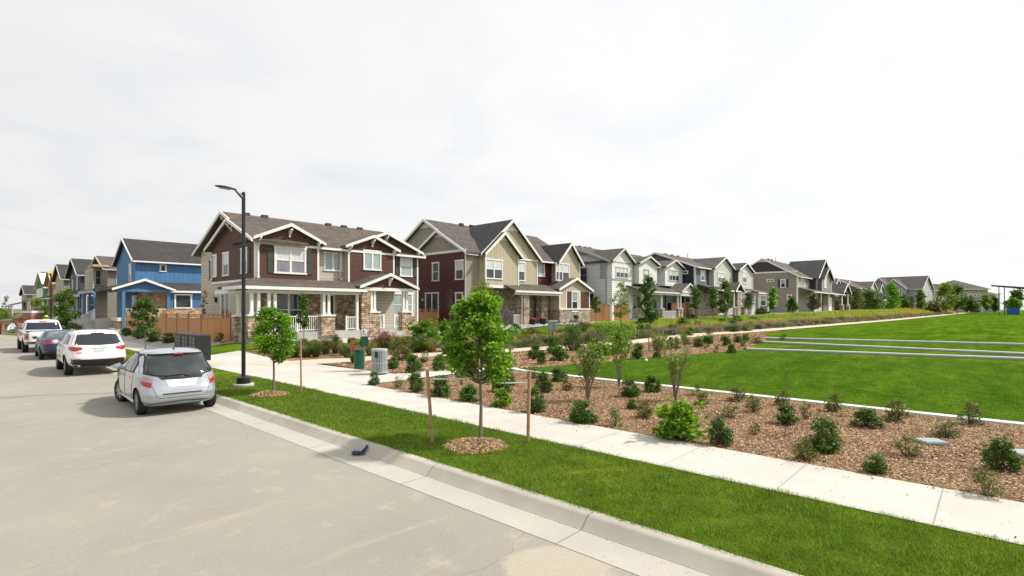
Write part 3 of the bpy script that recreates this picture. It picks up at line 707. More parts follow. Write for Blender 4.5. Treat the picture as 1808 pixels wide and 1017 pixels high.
h.gable(12.0, W2-.1, -.6, 4, 6.85, 8.75, 'y', BB, DARKSH, ends=(1, 0), oh=.3, rk=.35, gut=(0, 0), fb=.3, z0=3.9, wname='bay_wall')
h.gtri('gable_vent_panel', WHITE, 'y', -.28, -.2, 1.2, 9.0, 6.85, 10.15, 9.1); h.gtri('gable_vent_panel', WHITE, 'y', -.78, -.7, 1.25, 5.65, 6.85, 8.75, 8.0); h.gtri('gable_vent_panel', WHITE, 'y', -.63, -.5, 12, W2-.1, 6.85, 8.75, 8.0)
h.corner((1.3, 5.6), -.76, 3.7, 6.7); h.corner((8.95,), -.26, 3.7, 6.7); h.corner((12.05, W2-.15), -.61, 3.9, 6.7)
h.box('band', WHITE, (1.15, 5.75, -.82, -.72, 3.62, 3.85), (11.95, W2-.05, -.67, -.57, 3.82, 4.02))
r_ = h.F(v, 605, 388, 742, 542, -.78); h.win('F', -.75, *r_, cols=2, glass=GL, top=GLW); r_ = h.F(v, 790, 405, 917, 555, -.28); h.win('F', -.25, *r_, cols=2, glass=GL, top=GLW)
r_ = h.F(v, 990, 408, 1068, 522, .3); h.win('F', .3, *r_, cols=2, rows=1, glass=GLB); r_ = h.F(v, 1155, 420, 1262, 556, -.62); h.win('F', -.6, *r_, cols=2, glass=GL, top=GLW)
r_ = h.L(v, 190, 412, 245, 558, -.37); h.win('L', -.35, *r_); r_ = h.L(v, 370, 393, 436, 547, -.37); h.win('L', -.35, *r_, top=GLW)
h.win('L', -.35, 3.7, 5.7, .9, 3.25, 2, 1); h.win('L', -.35, .4, 1.4, 1.2, 3.2)
m = MB(); m.box(-.42, -.34, 6.0, 6.15, 2.5, 2.7); m.build('meter_box', WHITE, h.r)
# ground floor
m = MB(); m.box(1.2, 11.2, .2, .32, -.2, 3.6); m.build('stone_wall', ST2, h.r)
m = MB(); m.box(5.0, 5.75, -2.0, -1.3, -.2, 3.25); m.build('stone_pillar', ST2, h.r); m = MB(); m.box(8.9, 9.9, -.9, -.2, -.2, 3.4); m.build('stone_pillar', ST2, h.r)
h.shed(3.6, 10.4, -2.2, -.2, 3.42, 4.15, R2); h.box('porch_beam', WHITE, (3.8, 10.3, -2.1, -1.92, 3.02, 3.26))
h.spout(4.75, -1.9, 0.1, 3.2)
h.gable(10.4, W2-.15, -1.9, .3, 3.85, 4.95, 'y', BB, R2, ends=(1, 0), oh=.3, rk=.3, gut=(0, 0), fb=.25, z0=1.6, wname='porch_wall')
m = MB(); m.box(10.4, W2-.15, -1.98, .2, -.2, 1.65); m.build('stone_wainscot', ST2, h.r)
h.box('wainscot_cap', WHITE, (10.35, W2-.1, -2.03, -1.9, 1.65, 1.78)); h.corner((10.5, 11.6, 13.8, W2-.2), -1.9, 1.7, 3.7)
h.box('red_panel', RED, (11.7, 12.4, -1.94, -1.9, 1.8, 3.5)); h.box('red_panel', RED, (14.2, W2-.3, -1.94, -1.9, 1.8, 3.5))
h.win('F', -1.93, 12.45, 13.55, 1.45, 3.55, 1, 2, .1, top=GLB)
h.door('F', .2, 7.2, 8.1, .4, 2.6); h.win('F', .2, 2.0, 3.6, .9, 2.9, 2, 2)
h.railing(3.9, 4.9, -1.7, .25, 1.2); h.box('porch_slab', CONC, (1.4, 10.4, -2.2, .2, -.3, .28), (10.3, W2, -2.9, -1.95, -.3, .25))
h.box('corner_board', WHITE, (W2-.1, W2+.03, -.03, .3, -.2, 6.7))
h.vents([(4.2, 5.7, 10.25), (5.6, 5.7, 10.25), (7.2, 5.9, 10.2)])
R2d = h

# ---------------- HOUSE 3 (pale grey)
PG = siding('pale_grey_lap', (.64, .65, .67), .24); PG2 = siding('mid_grey_lap', (.34, .35, .37), .22); WL = siding('white_lap', (.80, .80, .77), .24)
h = House('pale grey lap sided house with grey trim and small gabled bays, third along the park', 49.8, 31.2, 1.1); h.trim = GREYTRIM
v = View(1000, 410, 5.0857); W3 = 17.5
h.gable(0, W3, .3, 12, 6.95, 9.15, 'x', PG, MEDSH, oh=.5, rk=.4, trim=GREYTRIM)
h.gtri('gable_siding', PG2, 'x', -.04, .02, .3, 12, 6.95, 9.15, 7.6)
h.box('side_panel', PG2, (-.05, .02, .32, 1.15, 4.85, 7.0))
h.box('gutter_band', GREYTRIM, (-.06, .03, .28, .42, -.1, 6.9))
LT = M('light_trim', (.6, .6, .58), .5)
for x0, x1, rz, yy, mt in ((.15, 4.6, 8.35, -.3, WL), (5.1, 9.5, 7.75, -.9, WL), (12.3, 17.4, 7.85, -.6, WL)):
    h.gable(x0, x1, yy, 4, 6.95, rz, 'y', mt, MEDSH, ends=(1, 0), oh=.3, rk=.35, gut=(0, 0), trim=LT, z0=4.4 if x0 > 1 else -.2, wname='bay_wall')
h.box('belly_band', GREYTRIM, (.1, 4.65, -.36, -.28, 4.68, 4.82))
h.win('F', -.3, .95, 3.6, 4.95, 6.2, 3, 2, top=GLW, trim=LT); h.win('F', -.9, 6.2, 7.4, 4.9, 6.15, 1, 2, top=GLW); h.win('F', .3, 10, 11.2, 5.0, 6.5, 1, 2, top=GLW); h.win('F', -.6, 13.3, 16.3, 5.1, 6.55, 3, 2, top=GLW, trim=LT)
r_ = h.L(v, 120, 320, 190, 450); h.win('L', 0, *r_, trim=GREYTRIM); r_ = h.L(v, 185, 545, 250, 690); h.win('L', 0, *r_, trim=GREYTRIM); h.win('L', 0, 5.2, 6.4, 1.4, 3.3)
m = MB(); m.box(3.6, 17.4, -.1, .32, -.2, 1.5); m.build('stone_wainscot', ST2, h.r)
h.shed(3.2, 13.2, -2.4, .3, 3.5, 4.35, MEDSH, trim=LT); h.gable(13.0, 17.3, -2.4, .3, 3.75, 4.75, 'y', None, MEDSH, ends=(1, 0), oh=.3, rk=.3, gut=(0, 0), trim=LT)
h.gtri('porch_gable', WL, 'y', -2.35, -2.28, 13.0, 17.3, 3.75, 4.75, 3.45); h.box('porch_beam', LT, (3.3, 17.3, -2.3, -2.12, 3.1, 3.4))
for x in (3.6, 8.2, 12.6, 13.4, 16.9): h.column((x,), -2.15, .2, 3.2, pier=(-.2, 1.4), pm=ST2, pw=.25, trim=LT)
h.door('F', .28, 10.6, 11.6, .5, 2.8); h.win('F', -.1, 13.8, 16.6, 1.3, 3.3, 2, 2, trim=LT, glass=GL, top=GLB); h.win('F', .29, 5.6, 7.6, 1.1, 3.0, 2, 2, trim=LT); h.railing(8.5, 12.7, -2.15, .3, 1.2, mat=LT)
h.box('porch_slab', CONC, (3.2, 17.4, -2.5, .2, -.3, .3)); h.vents([(3.0, 6.1, 9.1), (4.2, 6.1, 9.1), (5.2, 6.1, 9.1)])

# ---------------- HOUSE 4 (navy side, grey front)
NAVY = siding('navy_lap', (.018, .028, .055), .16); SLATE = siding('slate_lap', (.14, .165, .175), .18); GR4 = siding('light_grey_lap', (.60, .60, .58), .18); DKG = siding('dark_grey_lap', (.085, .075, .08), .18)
h = House('navy and grey house with white trimmed gables standing behind slim young trees', 67.4, 28.6, 1.4)
v = View(1140, 440, 8.476); W4 = 19
h.gable(0, W4, .3, 11.6, 6.9, 9.05, 'x', NAVY, MEDSH, oh=.5, rk=.4, fb=.24)
h.gtri('gable_siding', SLATE, 'x', -.04, .02, .3, 11.6, 6.9, 9.05, 7.55)
h.box('corner_board', WHITE, (-.05, .05, .24, .5, -.2, 6.9)); m = MB(); m.box(.1, 3.6, .22, .32, -.2, 6.8); m.build('front_siding', SLATE, h.r)
h.gable(4.4, 12.0, -.4, 4, 6.9, 8.6, 'y', GR4, MEDSH, ends=(1, 0), oh=.3, rk=.35, gut=(0, 0), z0=4.0, wname='bay_wall'); h.gable(11.6, 17.6, -1.2, 4, 6.95, 8.15, 'y', GR4, DARKSH, ends=(1, 0), oh=.3, rk=.35, gut=(0, 0), z0=4.2, wname='bay_wall')
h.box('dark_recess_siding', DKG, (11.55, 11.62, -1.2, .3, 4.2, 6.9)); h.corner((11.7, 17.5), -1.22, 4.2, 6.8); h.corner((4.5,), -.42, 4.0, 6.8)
h.win('F', .22, 1.4, 2.9, 4.9, 6.4, 1, 2, .14, top=GLW); h.win('F', -.4, 5.8, 8.4, 4.8, 6.4, 2, 2, .14, top=GLW); h.win('F', -1.2, 13.3, 15.2, 5.0, 6.8, 1, 2, .16, top=GLW)
h.win('L', 0, 1.3, 2.7, 5.85, 6.3, 2, 1, .12); h.win('L', 0, .9, 1.8, 1.95, 3.4, 1, 2, .12, top=GLB)
m = MB(); m.box(-.06, 17.5, .1, .32, -.3, 3.3); m.box(-.06, .02, .3, 6, -.3, 1.9); m.build('stone_wall', ST2, h.r)
h.shed(.4, 11.4, -2.4, .3, 3.7, 4.5, MEDSH); h.gable(6.6, 9.6, -2.5, .3, 3.8, 4.9, 'y', None, MEDSH, ends=(1, 0), oh=.25, rk=.25, gut=(0, 0)); h.shed(17.3, 23.3, -2.2, 1.5, 3.7, 4.8, MEDSH)
m = MB(); m.box(11.6, 17.4, -1.1, .2, -.2, 4.2); m.build('lower_stone_wall', ST2, h.r); h.win('F', -1.1, 13.0, 15.1, 1.5, 3.7, 1, 2, .2)
for x in (1, 4, 7, 10.8): h.column((x,), -2.2, .2, 3.4, pier=(-.2, 1.3), pm=ST2, pw=.25)
h.column((18.2,), -2.0, .2, 3.4); h.column((22.8,), -2.0, .2, 3.4); m = MB(); m.box(17.6, 23, 0, 8, -.3, 3.7); m.build('wing_wall', GR4, h.r)
h.railing(1.2, 6.8, -2.2, .3, 1.2); h.vents([(3, 6, 9.05), (5, 6, 9.05), (7, 6, 9.05), (13, 6, 9.0)]); h.pipes([(10, 5.8, 9.2)])

# ---------------- HOUSE 5 (taupe)
TP = siding('taupe_lap', (.30, .265, .225), .16); CHB = siding('charcoal_batten', (.060, .046, .048), .45, True); NVS = M('navy_shutter', (.02, .025, .06), .5)
h = House('taupe lap sided house with a charcoal gable and navy shutters', 102., 25., 1.6)
v = View(1300, 450, 8.475); W5 = 19.5
h.gable(0, W5, .2, 11.8, 6.95, 10.3, 'x', TP, MEDSH, oh=.45, rk=.4, fb=.28)
h.gtri('gable_battens', CHB, 'x', -.05, .02, .2, 11.8, 6.95, 10.3, 7.7); h.gtri('gable_vent_panel', WHITE, 'x', -.08, 0, .2, 11.8, 6.95, 10.3, 9.6); h.box('belly_band', WHITE, (-.09, .0, .2, 11.8, 7.5, 7.75), (-.07, .05, .1, .35, -.3, 6.9))
h.gable(8.5, 19.3, -.8, 5, 6.95, 10.55, 'y', CHB, DARKSH, ends=(1, 0), oh=.3, rk=.6, gut=(0, 0), z0=4, fb=.3, wname='bay_wall'); h.gable(11.2, 18.8, -1.3, 4, 6.95, 9.2, 'y', TP, DARKSH, ends=(1, 0), oh=.3, rk=.5, gut=(0, 0), z0=4, fb=.3, wname='bay_wall')
h.box('front_panel', siding('cream_lap_far', (.5, .46, .38), .16), (.1, 5.2, .12, .25, 3.9, 6.9)); h.box('corner_board', WHITE, (11.1, 11.3, -1.36, -1.2, 4, 6.8), (18.6, 18.85, -1.36, -1.2, 4, 6.8))
h.win('F', .12, 1.6, 3.9, 5.0, 6.4, 2, 1, .16); h.win('F', -1.3, 12.6, 14.6, 5.0, 6.9, 1, 2, .2, glass=GLW)
h.box('bump_out', CHB, (-.7, .0, 7.6, 10.8, 4.3, 6.5)); h.box('bump_out_roof', WHITE, (-.85, .0, 7.4, 11.0, 6.5, 6.75), (-.76, .0, 7.55, 7.75, 4.2, 6.5), (-.76, 0, 7.5, 10.9, 4.15, 4.35))
h.win('L', -.7, 8.6, 9.6, 4.8, 6.2, 1, 2, .14, shut=NVS, top=GLB); h.win('L', 0, 4.1, 5.3, 5.95, 6.4, 2, 1, .12); h.win('L', 0, 2.1, 3.0, 4.8, 6.3, 1, 2, .12, shut=NVS, top=GLB)
h.win('L', 0, 5.3, 6.5, 1.5, 3.5, 1, 2, .16, top=GLB); h.win('L', 0, 3.5, 4.2, 1.5, 3.5, 1, 2, .16, top=GLB); h.win('L', 0, 1.1, 1.9, 2.1, 3.5, 1, 2, .14)
h.shed(.0, 26, -2.4, .2, 4.0, 4.8, MEDSH); h.gable(22.5, 30, -2.6, 3, 4.4, 6.3, 'y', None, DARKSH, ends=(1, 0), oh=.3, rk=.3, gut=(0, 0), fb=.3); h.gtri('porch_gable', CHB, 'y', -2.55, -2.4, 22.5, 30, 4.4, 6.3, 4.4)
for x in (1, 6, 12): h.column((x,), -2.2, .2, 3.7)
for x in (23.2, 29.2): h.column((x, x+.4), -2.3, .2, 4.2, pier=(-.2, 1.7), pm=ST2, pw=.3)
m = MB(); m.box(12.5, 22.5, -1.2, .3, -.3, 3.9); m.build('lower_stone_wall', stone('stone_brown', (.2, .14, .1), (.32, .25, .2)), h.r); m = MB(); m.box(19.5, 30, 0.5, 9, -.3, 4.4); m.build('wing_wall', TP, h.r)
h.door('F', -1.2, 16.5, 19.5, .3, 3.2, mat=WHITE); h.railing(1.2, 5.8, -2.2, .3, 1.2); h.vents([(3, 5.9, 10.35), (5, 5.9, 10.35)]); h.pipes([(6.5, 5.6, 10.35)])
# ================================================================ FAR PARK HOUSES
def ppx(a, b, z): D = depth(a, b); R = SS*a-CC*b; return CX+FPX*R/D, HY-(z-HC)/D*FPX
def generic(label, px, D, z, rz, w, d, ez, rzg, wall, roof, bays=(), wins_f=(), wins_s=(), porch=None, axis='x', hip=False, trim=None, group=None, stonew=None, gcl=None):
    a, b = atD(px, D); h = House(label, a, b, z, rz, group=group)
    if trim: h.trim = trim
    if hip:
        m = MB(); m.box(0, w, 0, d, -.5, ez); m.build('wall', wall, h.r)
        o = .5; k = d/2+o; m = MB(); V = [(-o, -o, ez), (w+o, -o, ez), (w+o, d+o, ez), (-o, d+o, ez), (k-o, d/2, rzg), (w+o-k, d/2, rzg)]
        if w+o-k <= k-o: V[4] = V[5] = (w/2, d/2, rzg)
        V += [(x, y, ez-.2) for x, y, _ in V[:4]]
        m.add(V, [(0, 1, 5, 4), (1, 2, 5), (2, 3, 4, 5), (3, 0, 4), (0, 6, 7, 1), (1, 7, 8, 2), (2, 8, 9, 3), (3, 9, 6, 0), (9, 8, 7, 6)]); m.build('roof', roof, h.r)
        g = MB(); g.box(-o-.1, w+o+.1, -o-.12, -o-.005, ez-.24, ez-.02); g.box(-o-.12, -o-.005, -o, d+o, ez-.24, ez-.02); g.box(w+o+.005, w+o+.12, -o, d+o, ez-.24, ez-.02); g.build('fascia', h.trim, h.r)
    else:
        h.gable(0, w, 0, d, ez, rzg, axis, wall, roof, oh=.45, rk=.45, fb=.26)
        if gcl: h.gtri('gable_cladding', gcl, axis, -.05, .02, 0, d if axis == 'x' else w, ez, rzg, ez+.3)
    for x0, x1, yy, be, br, mt, z0 in bays:
        h.gable(x0, x1, yy, d*.4, be, br, 'y', mt, roof, ends=(1, 0), oh=.3, rk=.35, gut=(0, 0), z0=z0, fb=.26, wname='bay_wall')
    for c, u0, u1, z0, z1, n, gl in wins_f: h.win('F', c, u0, u1, z0, z1, n, 2, .13, glass=GL, top=gl)
    for c, u0, u1, z0, z1, n, gl in wins_s: h.win('L', c, u0, u1, z0, z1, n, 2, .13, glass=GL, top=gl)
    if porch:
        x0, x1, y0, zf, zb_ = porch; h.shed(x0, x1, y0, 0, zf, zb_, roof)
        n = max(2, int((x1-x0)/3)+1)
        for i in range(n): h.column((x0+.4+(x1-x0-.8)*i/(n-1),), y0+.25, .1, zf-.3, pier=(-.3, 1.2), pm=ST2, pw=.22)
        h.box('porch_beam', h.trim, (x0+.1, x1-.1, y0+.16, y0+.34, zf-.42, zf-.18)); h.box('porch_slab', CONC, (x0, x1, y0, 0, -.4, .2)); h.railing(x0+.5, x1-1.8, y0+.25, .2, 1.1)
    return h
WHT = siding('far_white_lap', (.55, .56, .56), .2); OLV = siding('far_olive_lap', (.13, .15, .13), .2); TEAL = siding('far_teal_lap', (.025, .06, .085), .2); LBL = siding('far_blue_grey_lap', (.30, .34, .40), .2); BEI = siding('far_beige_lap', (.40, .36, .31), .2)
h = generic('white house with low hipped grey roof behind bushy trees, right of the taupe house', 1452, 124, 1.6, radians(0), 30, 11, 6.9, 8.9, WHT, MEDSH, hip=True, bays=[(8, 16, -.8, 6.7, 8.6, WHT, 3.8), (22, 30, -.8, 6.7, 8.6, WHT, 3.8)],
    wins_f=[(-.8, 10, 14, 4.9, 6.4, 1, GLW), (0, 3, 5.5, 4.8, 6.4, 1, GLB), (0, 18, 20, 4.8, 6.3, 1, GLB), (0, 3, 6, 1.2, 3.1, 2, GLB)], wins_s=[(0, 1, 2, 4.7, 6.2, 1, GLW), (0, 5, 6.2, 4.7, 6.2, 1, GLB), (0, 2, 4, 1.2, 3.2, 2, GLB)], porch=(6, 21, -2.4, 3.6, 4.5))
h = generic('dark teal and white house with two small gables, left of the tall bright green tree', 1514, 137, 1.7, radians(-3), 26, 11, 6.6, 9.3, TEAL, MEDSH, bays=[(9, 17, -.9, 6.5, 8.6, WHT, 3.8), (21, 26, -.9, 6.5, 8.2, WHT, 3.8)],
    wins_f=[(-.9, 12, 14.5, 4.8, 6.4, 1, GLW), (0, 4, 6.5, 4.6, 6.3, 1, GLW), (-.9, 22.3, 24.6, 4.8, 6.3, 1, GLW)], wins_s=[(0, 2, 3.2, 4.5, 6.2, 1, GLW), (0, 5, 6.5, 1.3, 3.3, 2, GLB)], porch=(3, 24, -2.3, 3.6, 4.5), gcl=OLV)
for x, c in ((2.0, TEAL),): pass
# light blue-grey house with big roof: its gable end looks to the right
h = generic('blue-grey house with a broad roof and arched porch, near the right end', 1627, 150, 1.8, radians(-9), 11, 11.5, 6.9, 10.6, WHT, MEDSH, axis='y', wins_f=[(0, 2.2, 3.4, 4.7, 6.3, 1, GLW), (0, 7, 8.2, 4.7, 6.3, 1, GLW), (0, 3, 5, 1.2, 3.2, 2, GLB), (0, 7.5, 8.5, 1.2, 3.2, 1, GLB)])
HX = h
h.box('side_siding', LBL, (-.06, .0, .1, 11.4, 2.8, 6.8)); 
h.gable(-1.6, 5, 3.2, 9.2, 6.9, 9.6, 'x', LBL, MEDSH, ends=(1, 0), oh=.35, rk=.45, gut=(0, 0), z0=3.4, fb=.26, wname='side_bay_wall'); h.gable(-.9, 5, 7.2, 13, 7.0, 10.2, 'x', LBL, MEDSH, ends=(1, 0), oh=.35, rk=.45, gut=(0, 0), z0=-.3, fb=.26, wname='side_bay_wall')
h.win('L', -1.6, 5.6, 6.8, 4.5, 6.6, 1, 1, .14); h.win('L', -1.6, 4.2, 4.9, 5.6, 6.6, 1, 1, .12)
m = MB()
for k in range(14):
    t0, t1 = pi*k/14, pi*(k+1)/14
    m.prism([(6.2-2.4*cos(t0), 3.0+.8*sin(t0)), (6.2-2.4*cos(t1), 3.0+.8*sin(t1)), (6.2-2.1*cos(t1), 2.7+.8*sin(t1)), (6.2-2.1*cos(t0), 2.7+.8*sin(t0))], 'x', -3.0, -2.7)
m.build('arched_porch_trim', WHITE, h.r); m = MB(); m.box(-3.0, -1.4, 1.6, 11.4, 2.95, 3.5) if False else m.box(-2.9, -.05, 3.4, 9.4, 3.55, 3.7); m.build('porch_roof', MEDSH, h.r)
m = MB()
for y in (1.8, 4.4, 8, 11): m.box(-2.9, -2.7, y-.1, y+.1, -.3, 3.55)
m.box(-2.95, -2.65, 1.6, 11.4, 3.3, 3.54); m.build('porch_post', WHITE, h.r)
h = generic('beige house with dark grey roof half hidden behind the wide green trees', 1647, 166, 1.8, radians(-18), 20, 11, 6.9, 9.4, BEI, DARKSH, wins_f=[(0, 1, 3, 4.7, 6.3, 1, GLB), (0, 8, 10, 4.7, 6.3, 1, GLB), (0, 1.5, 3.5, 1.2, 3.2, 1, GLB)], wins_s=[(0, 3, 5, 4.7, 6.3, 1, GLB)])
h = generic('large beige house with four small windows in a row, beside the shade structure', 1744, 172, 1.8, radians(46), 9, 15, 7.4, 10.6, BEI, MEDSH, hip=True, wins_f=[(0, 1.5, 2.5, 4.6, 6.0, 1, GLW), (0, 4, 5, 4.6, 6.0, 1, GLW), (0, 6.5, 7.5, 4.6, 6.0, 1, GLW), (0, 1.5, 2.5, 1.4, 2.8, 1, GLW), (0, 4, 5, 1.4, 2.8, 1, GLW), (0, 6.5, 7.5, 1.4, 2.8, 1, GLW)])
for k in range(4): h.win('L', 0, 2.6+1.35*k, 3.7+1.35*k, 4.9, 5.8, 1, 1, .18)
h.box('dark_entry', DARKDOOR, (-.05, .0, 3.0, 7.2, -.3, 2.6)); h.box('entry_beam', WHITE, (-.9, .0, 2.6, 10.5, 2.7, 3.05)); h.box('entry_roof', MEDSH, (-1.0, .0, 2.4, 10.7, 3.05, 3.5)); h.box('porch_post', WHITE, (-.9, -.65, 2.7, 2.95, -.3, 2.7), (-.9, -.65, 7.2, 7.45, -.3, 2.7))
h = generic('pale grey-green house seen between the posts of the shade structure', 1757, 205, 1.8, radians(30), 26, 10, 6.8, 9.0, siding('far_sage_lap', (.33, .38, .37), .2), MEDSH, wins_f=[(0, 1, 2.6, 4.6, 6.2, 1, GLB), (0, 5, 7, 4.6, 6.2, 1, GLB), (0, 1.5, 3.5, 1.2, 3.2, 1, GLB)], hip=True)
h = generic('long white building on the right horizon behind the shade structure', 1766, 240, 1.6, radians(42), 60, 14, 8.2, 9.0, M('white_stucco', (.8, .8, .79), .6, .03), M('pale_roof', (.6, .6, .6), .6, .05), hip=True)
# shade structure
a, b = atD(1768, 130); z = float(gz(a, b, 3)); t = thing('shade_structure', 'tall shade structure with thin dark roof on steel posts at the right edge', 'shelter', (a, b, z), -radians(90.6))
D0 = 130; up = lambda y: HC-(y-HY)/FPX*D0-z
m = MB(); m.add([(-1.9, -.5, up(502.6)), (9, -.5, up(512)), (9, 6, up(512)), (-1.9, 6, up(502.6)), (-1.9, -.5, up(503.8)), (9, -.5, up(515.5)), (9, 6, up(515.5)), (-1.9, 6, up(503.8))], [(0, 1, 2, 3), (7, 6, 5, 4), (0, 4, 5, 1), (1, 5, 6, 2), (2, 6, 7, 3), (3, 7, 4, 0)]); m.build('canopy_roof', M('dark_bronze', (.045, .038, .036), .5, .1), t)
STL = M('steel_post', (.13, .115, .11), .5, .1)
for x, y in ((-.45, 0), (.55, 0), (7, 0), (7, 5)):
    m = MB(); m.box(x-.09, x+.09, y-.09, y+.09, -.4, up(504.5 if x < 1 else 512)); m.box(x-.2, x+.2, y-.2, y+.2, -.4, .08); m.build('post', STL, t)
m = MB(); m.box(-.9, 1.2, -.12, .12, up(535.5), up(534.5)); m.build('crossbeam', STL, t)
a, b = atD(1789, 128); z = float(gz(a, b, 3)); t = thing('storage_container', 'bright blue metal container on the far lawn under the shade structure', 'container', (a, b, z), -radians(90.6))
BLU = M('container_blue', (.02, .10, .42), .45, .08)
m = MB(); m.box(-1.12, 1.12, -.8, .8, .08, 1.55); m.build('container_body', BLU, t, bevel=.02)
m = MB()
for i in range(11): m.box(-1.08+i*.215-.03, -1.08+i*.215+.03, -.84, -.79, .14, 1.5)
m.build('ribs', BLU, t); m = MB(); m.box(-1.17, 1.17, -.86, .85, 1.55, 1.66); m.build('lid', M('container_teal', (.02, .16, .22), .5), t); m = MB(); m.box(-1.0, 1.0, -.7, .7, -.3, .08); m.build('skid', BLACK, t)

# ================================================================ STREET HOUSES (left)
BL = siding('blue_batten', (.065, .19, .38), .42, True); BLL = siding('blue_lap', (.055, .15, .30), .2); BRK = stone('sand_brick', (.50, .36, .22), (.58, .44, .29), (.42, .34, .26), .3, .09)
BLT = M('blue_trim', (.07, .17, .31), .6, .06)
h = House('bright blue house with gabled side porch and white railing, left of the brown duplex', 13.0, 63.7, .3); v = View(0, 400, 4.238)
h.gable(0, 14, 0, 8.4, 7.35, 9.75, 'x', BL, DARKSH, oh=.4, rk=.35, fb=.2)
r_ = h.F(v, 1195, 285, 1245, 338); h.win('F', 0, *r_, rows=1); h.win('L', 0, 1.6, 2.6, 4.9, 6.9, 1, 2, top=GLW)
# low wing with porch on the near side
h.gable(-2.3, 2.0, -4.2, 0, 4.25, 5.1, 'y', None, DARKSH, ends=(1, 0), oh=.35, rk=.3, gut=(0, 0), fb=.22); h.gtri('porch_gable', BLL, 'y', -4.15, -4.05, -2.3, 2.0, 4.25, 5.1, 4.0)
h.box('porch_beam', BLT, (-2.2, 2.0, -4.2, -4.0, 3.85, 4.12), (-2.2, -2.0, -4.0, 0, 3.85, 4.12)); h.shed(2.0, 11, -2.7, 0, 4.1, 5.0, DARKSH)
m = MB(); m.box(.2, 2.3, -1.9, 0, 0, 4.0); m.box(2.3, 10.6, -2.4, 0, 0, 2.3); m.build('sand_brick_wall', BRK, h.r); m = MB(); m.box(2.3, 10.6, -2.39, 0, 2.3, 4.1); m.build('wing_wall', BLL, h.r)
for x, zb_ in ((-1.75, .2), (1.85, 1.3)): m = MB(); m.box(x-.12, x+.12, -4.22, -3.98, zb_, 3.9); m.build('porch_post', BLT, h.r)
h.win('F', -2.4, 2.8, 4.4, 2.3, 3.75, 1, 1, .12); h.railing(-1.6, 1.75, -4.1, 1.45, 2.25); h.box('porch_slab', CREAMTRIM, (-2.2, 2.2, -4.15, 0, 1.1, 1.42)); m = MB(); m.box(-2.1, 2.3, -4.05, -.1, -.4, 1.1); m.build('porch_base', BRK, h.r)
h.win('L', 0, -.1+.3, 1.3, 1.8, 3.6, 1, 2, glass=GLW); h.door('F', 0, -1.3+1.4, .95, 1.5, 3.5)
m = MB(); m.prism([(-3.4, 3.95), (-.02, 4.75), (-.02, 4.9), (-3.4, 4.12)], 'y', .1, 8.2); m.build('street_porch_roof', DARKSH, h.r); h.box('street_porch_beam', GREYTRIM, (-3.42, -3.28, .1, 8.2, 3.8, 4.1))
for y in (.3, 2.8, 5.5, 8.0): m = MB(); m.box(-3.3, -3.12, y-.1, y+.1, .2, 3.9); m.build('porch_post', BLT, h.r)
def street_house(label, px, b, w, d, ez, rz, wall, roof, z=1.3, axis='x', front=(), shutm=None, trim=None, porchm=True, a=None, name='house', winc=GLW):
    r = (px-CX)/FPX; a = b*(CC+SS*r)/(SS-CC*r) if a is None else a
    h = House(label, a, b, z, name=name)
    h.trim = trim or M('street_trim', (.50, .49, .46), .6, .05)
    h.gable(0, w, 0, d, ez-.3, rz-.7, axis, wall, roof, oh=.45, rk=.5, fb=.22, z0=-1.2)
    for f, c, u0, u1, z0, z1, n in front: h.win(f, c, u0, u1, z0, z1, n, 2, .13, top=winc)
    if porchm:
        m = MB(); m.prism([(-2.6, 2.85), (-.02, 3.6), (-.02, 3.78), (-2.6, 3.02)], 'y', -.3, d+.3); m.build('porch_roof', roof, h.r); h.box('porch_beam', h.trim, (-2.62, -2.48, -.3, d+.3, 2.68, 2.95))
        for y in np.linspace(.1, d-.1, 4): m = MB(); m.box(-2.55, -2.38, y-.09, y+.09, -1.2, 2.75); m.build('porch_post', h.trim, h.r)
        h.box('porch_slab', CONC, (-2.7, 0, 0, d, -.5, .05))
    return h
TAN = siding('tan_lap', (.30, .26, .21), .2); TANB = siding('pale_tan_lap', (.48, .44, .36), .2); NV2 = siding('ink_lap', (.055, .062, .085), .2); YEL = siding('pale_yellow_lap', (.55, .50, .36), .2)
h = street_house('tan and taupe house with a corner balcony between the blue house and the navy house', 190, 78, 12, 9, 6.5, 8.6, TAN, MEDSH, axis='x', front=[('F', 0, .8, 1.6, 4.2, 6.0, 1), ('F', 0, 2.6, 3.4, 4.2, 6.0, 1), ('L', 0, 2, 3, 4.2, 6.0, 1), ('F', 0, 1, 2.4, .8, 2.6, 1)])
h.box('pale_bay', TANB, (-.9, 0, 3.0, 8.8, 3.7, 6.3)); h.win('L', -.9, 4, 5, 4.2, 6.0, 1, 2, .12); h.win('F', 3.0, -.75, -.1, 4.2, 6.0, 1, 2, .08); h.box('balcony_beam', M('raw_lumber', (.5, .37, .2), .8), (-1.4, .1, -.2, 3.0, 6.25, 6.5)); h.railing(-.0, 3.0, -1.3, 3.6, 4.5, axis='y')
h = street_house('dark navy house with steep charcoal roof and white framed windows, fourth along the street', 142, 95, 11, 9.5, 6.6, 9.4, NV2, DARKSH, front=[('F', 0, 1.0, 4.2, 4.0, 6.2, 1), ('L', 0, 2, 3.4, 4.0, 6.2, 1), ('L', 0, 6, 7.4, 4.0, 6.2, 1), ('F', 0, .6, 2.4, .5, 3.2, 1)], winc=GL)
h = street_house('pale yellow house with charcoal roof, behind the leafy street tree', 113, 108, 12, 9.5, 6.5, 9.3, YEL, DARKSH, front=[('F', 0, 6.0, 8.0, 4.2, 6.2, 1), ('L', 0, 2, 3.4, 4.0, 6.0, 1), ('L', 0, 6, 7.4, 4.0, 6.0, 1)])
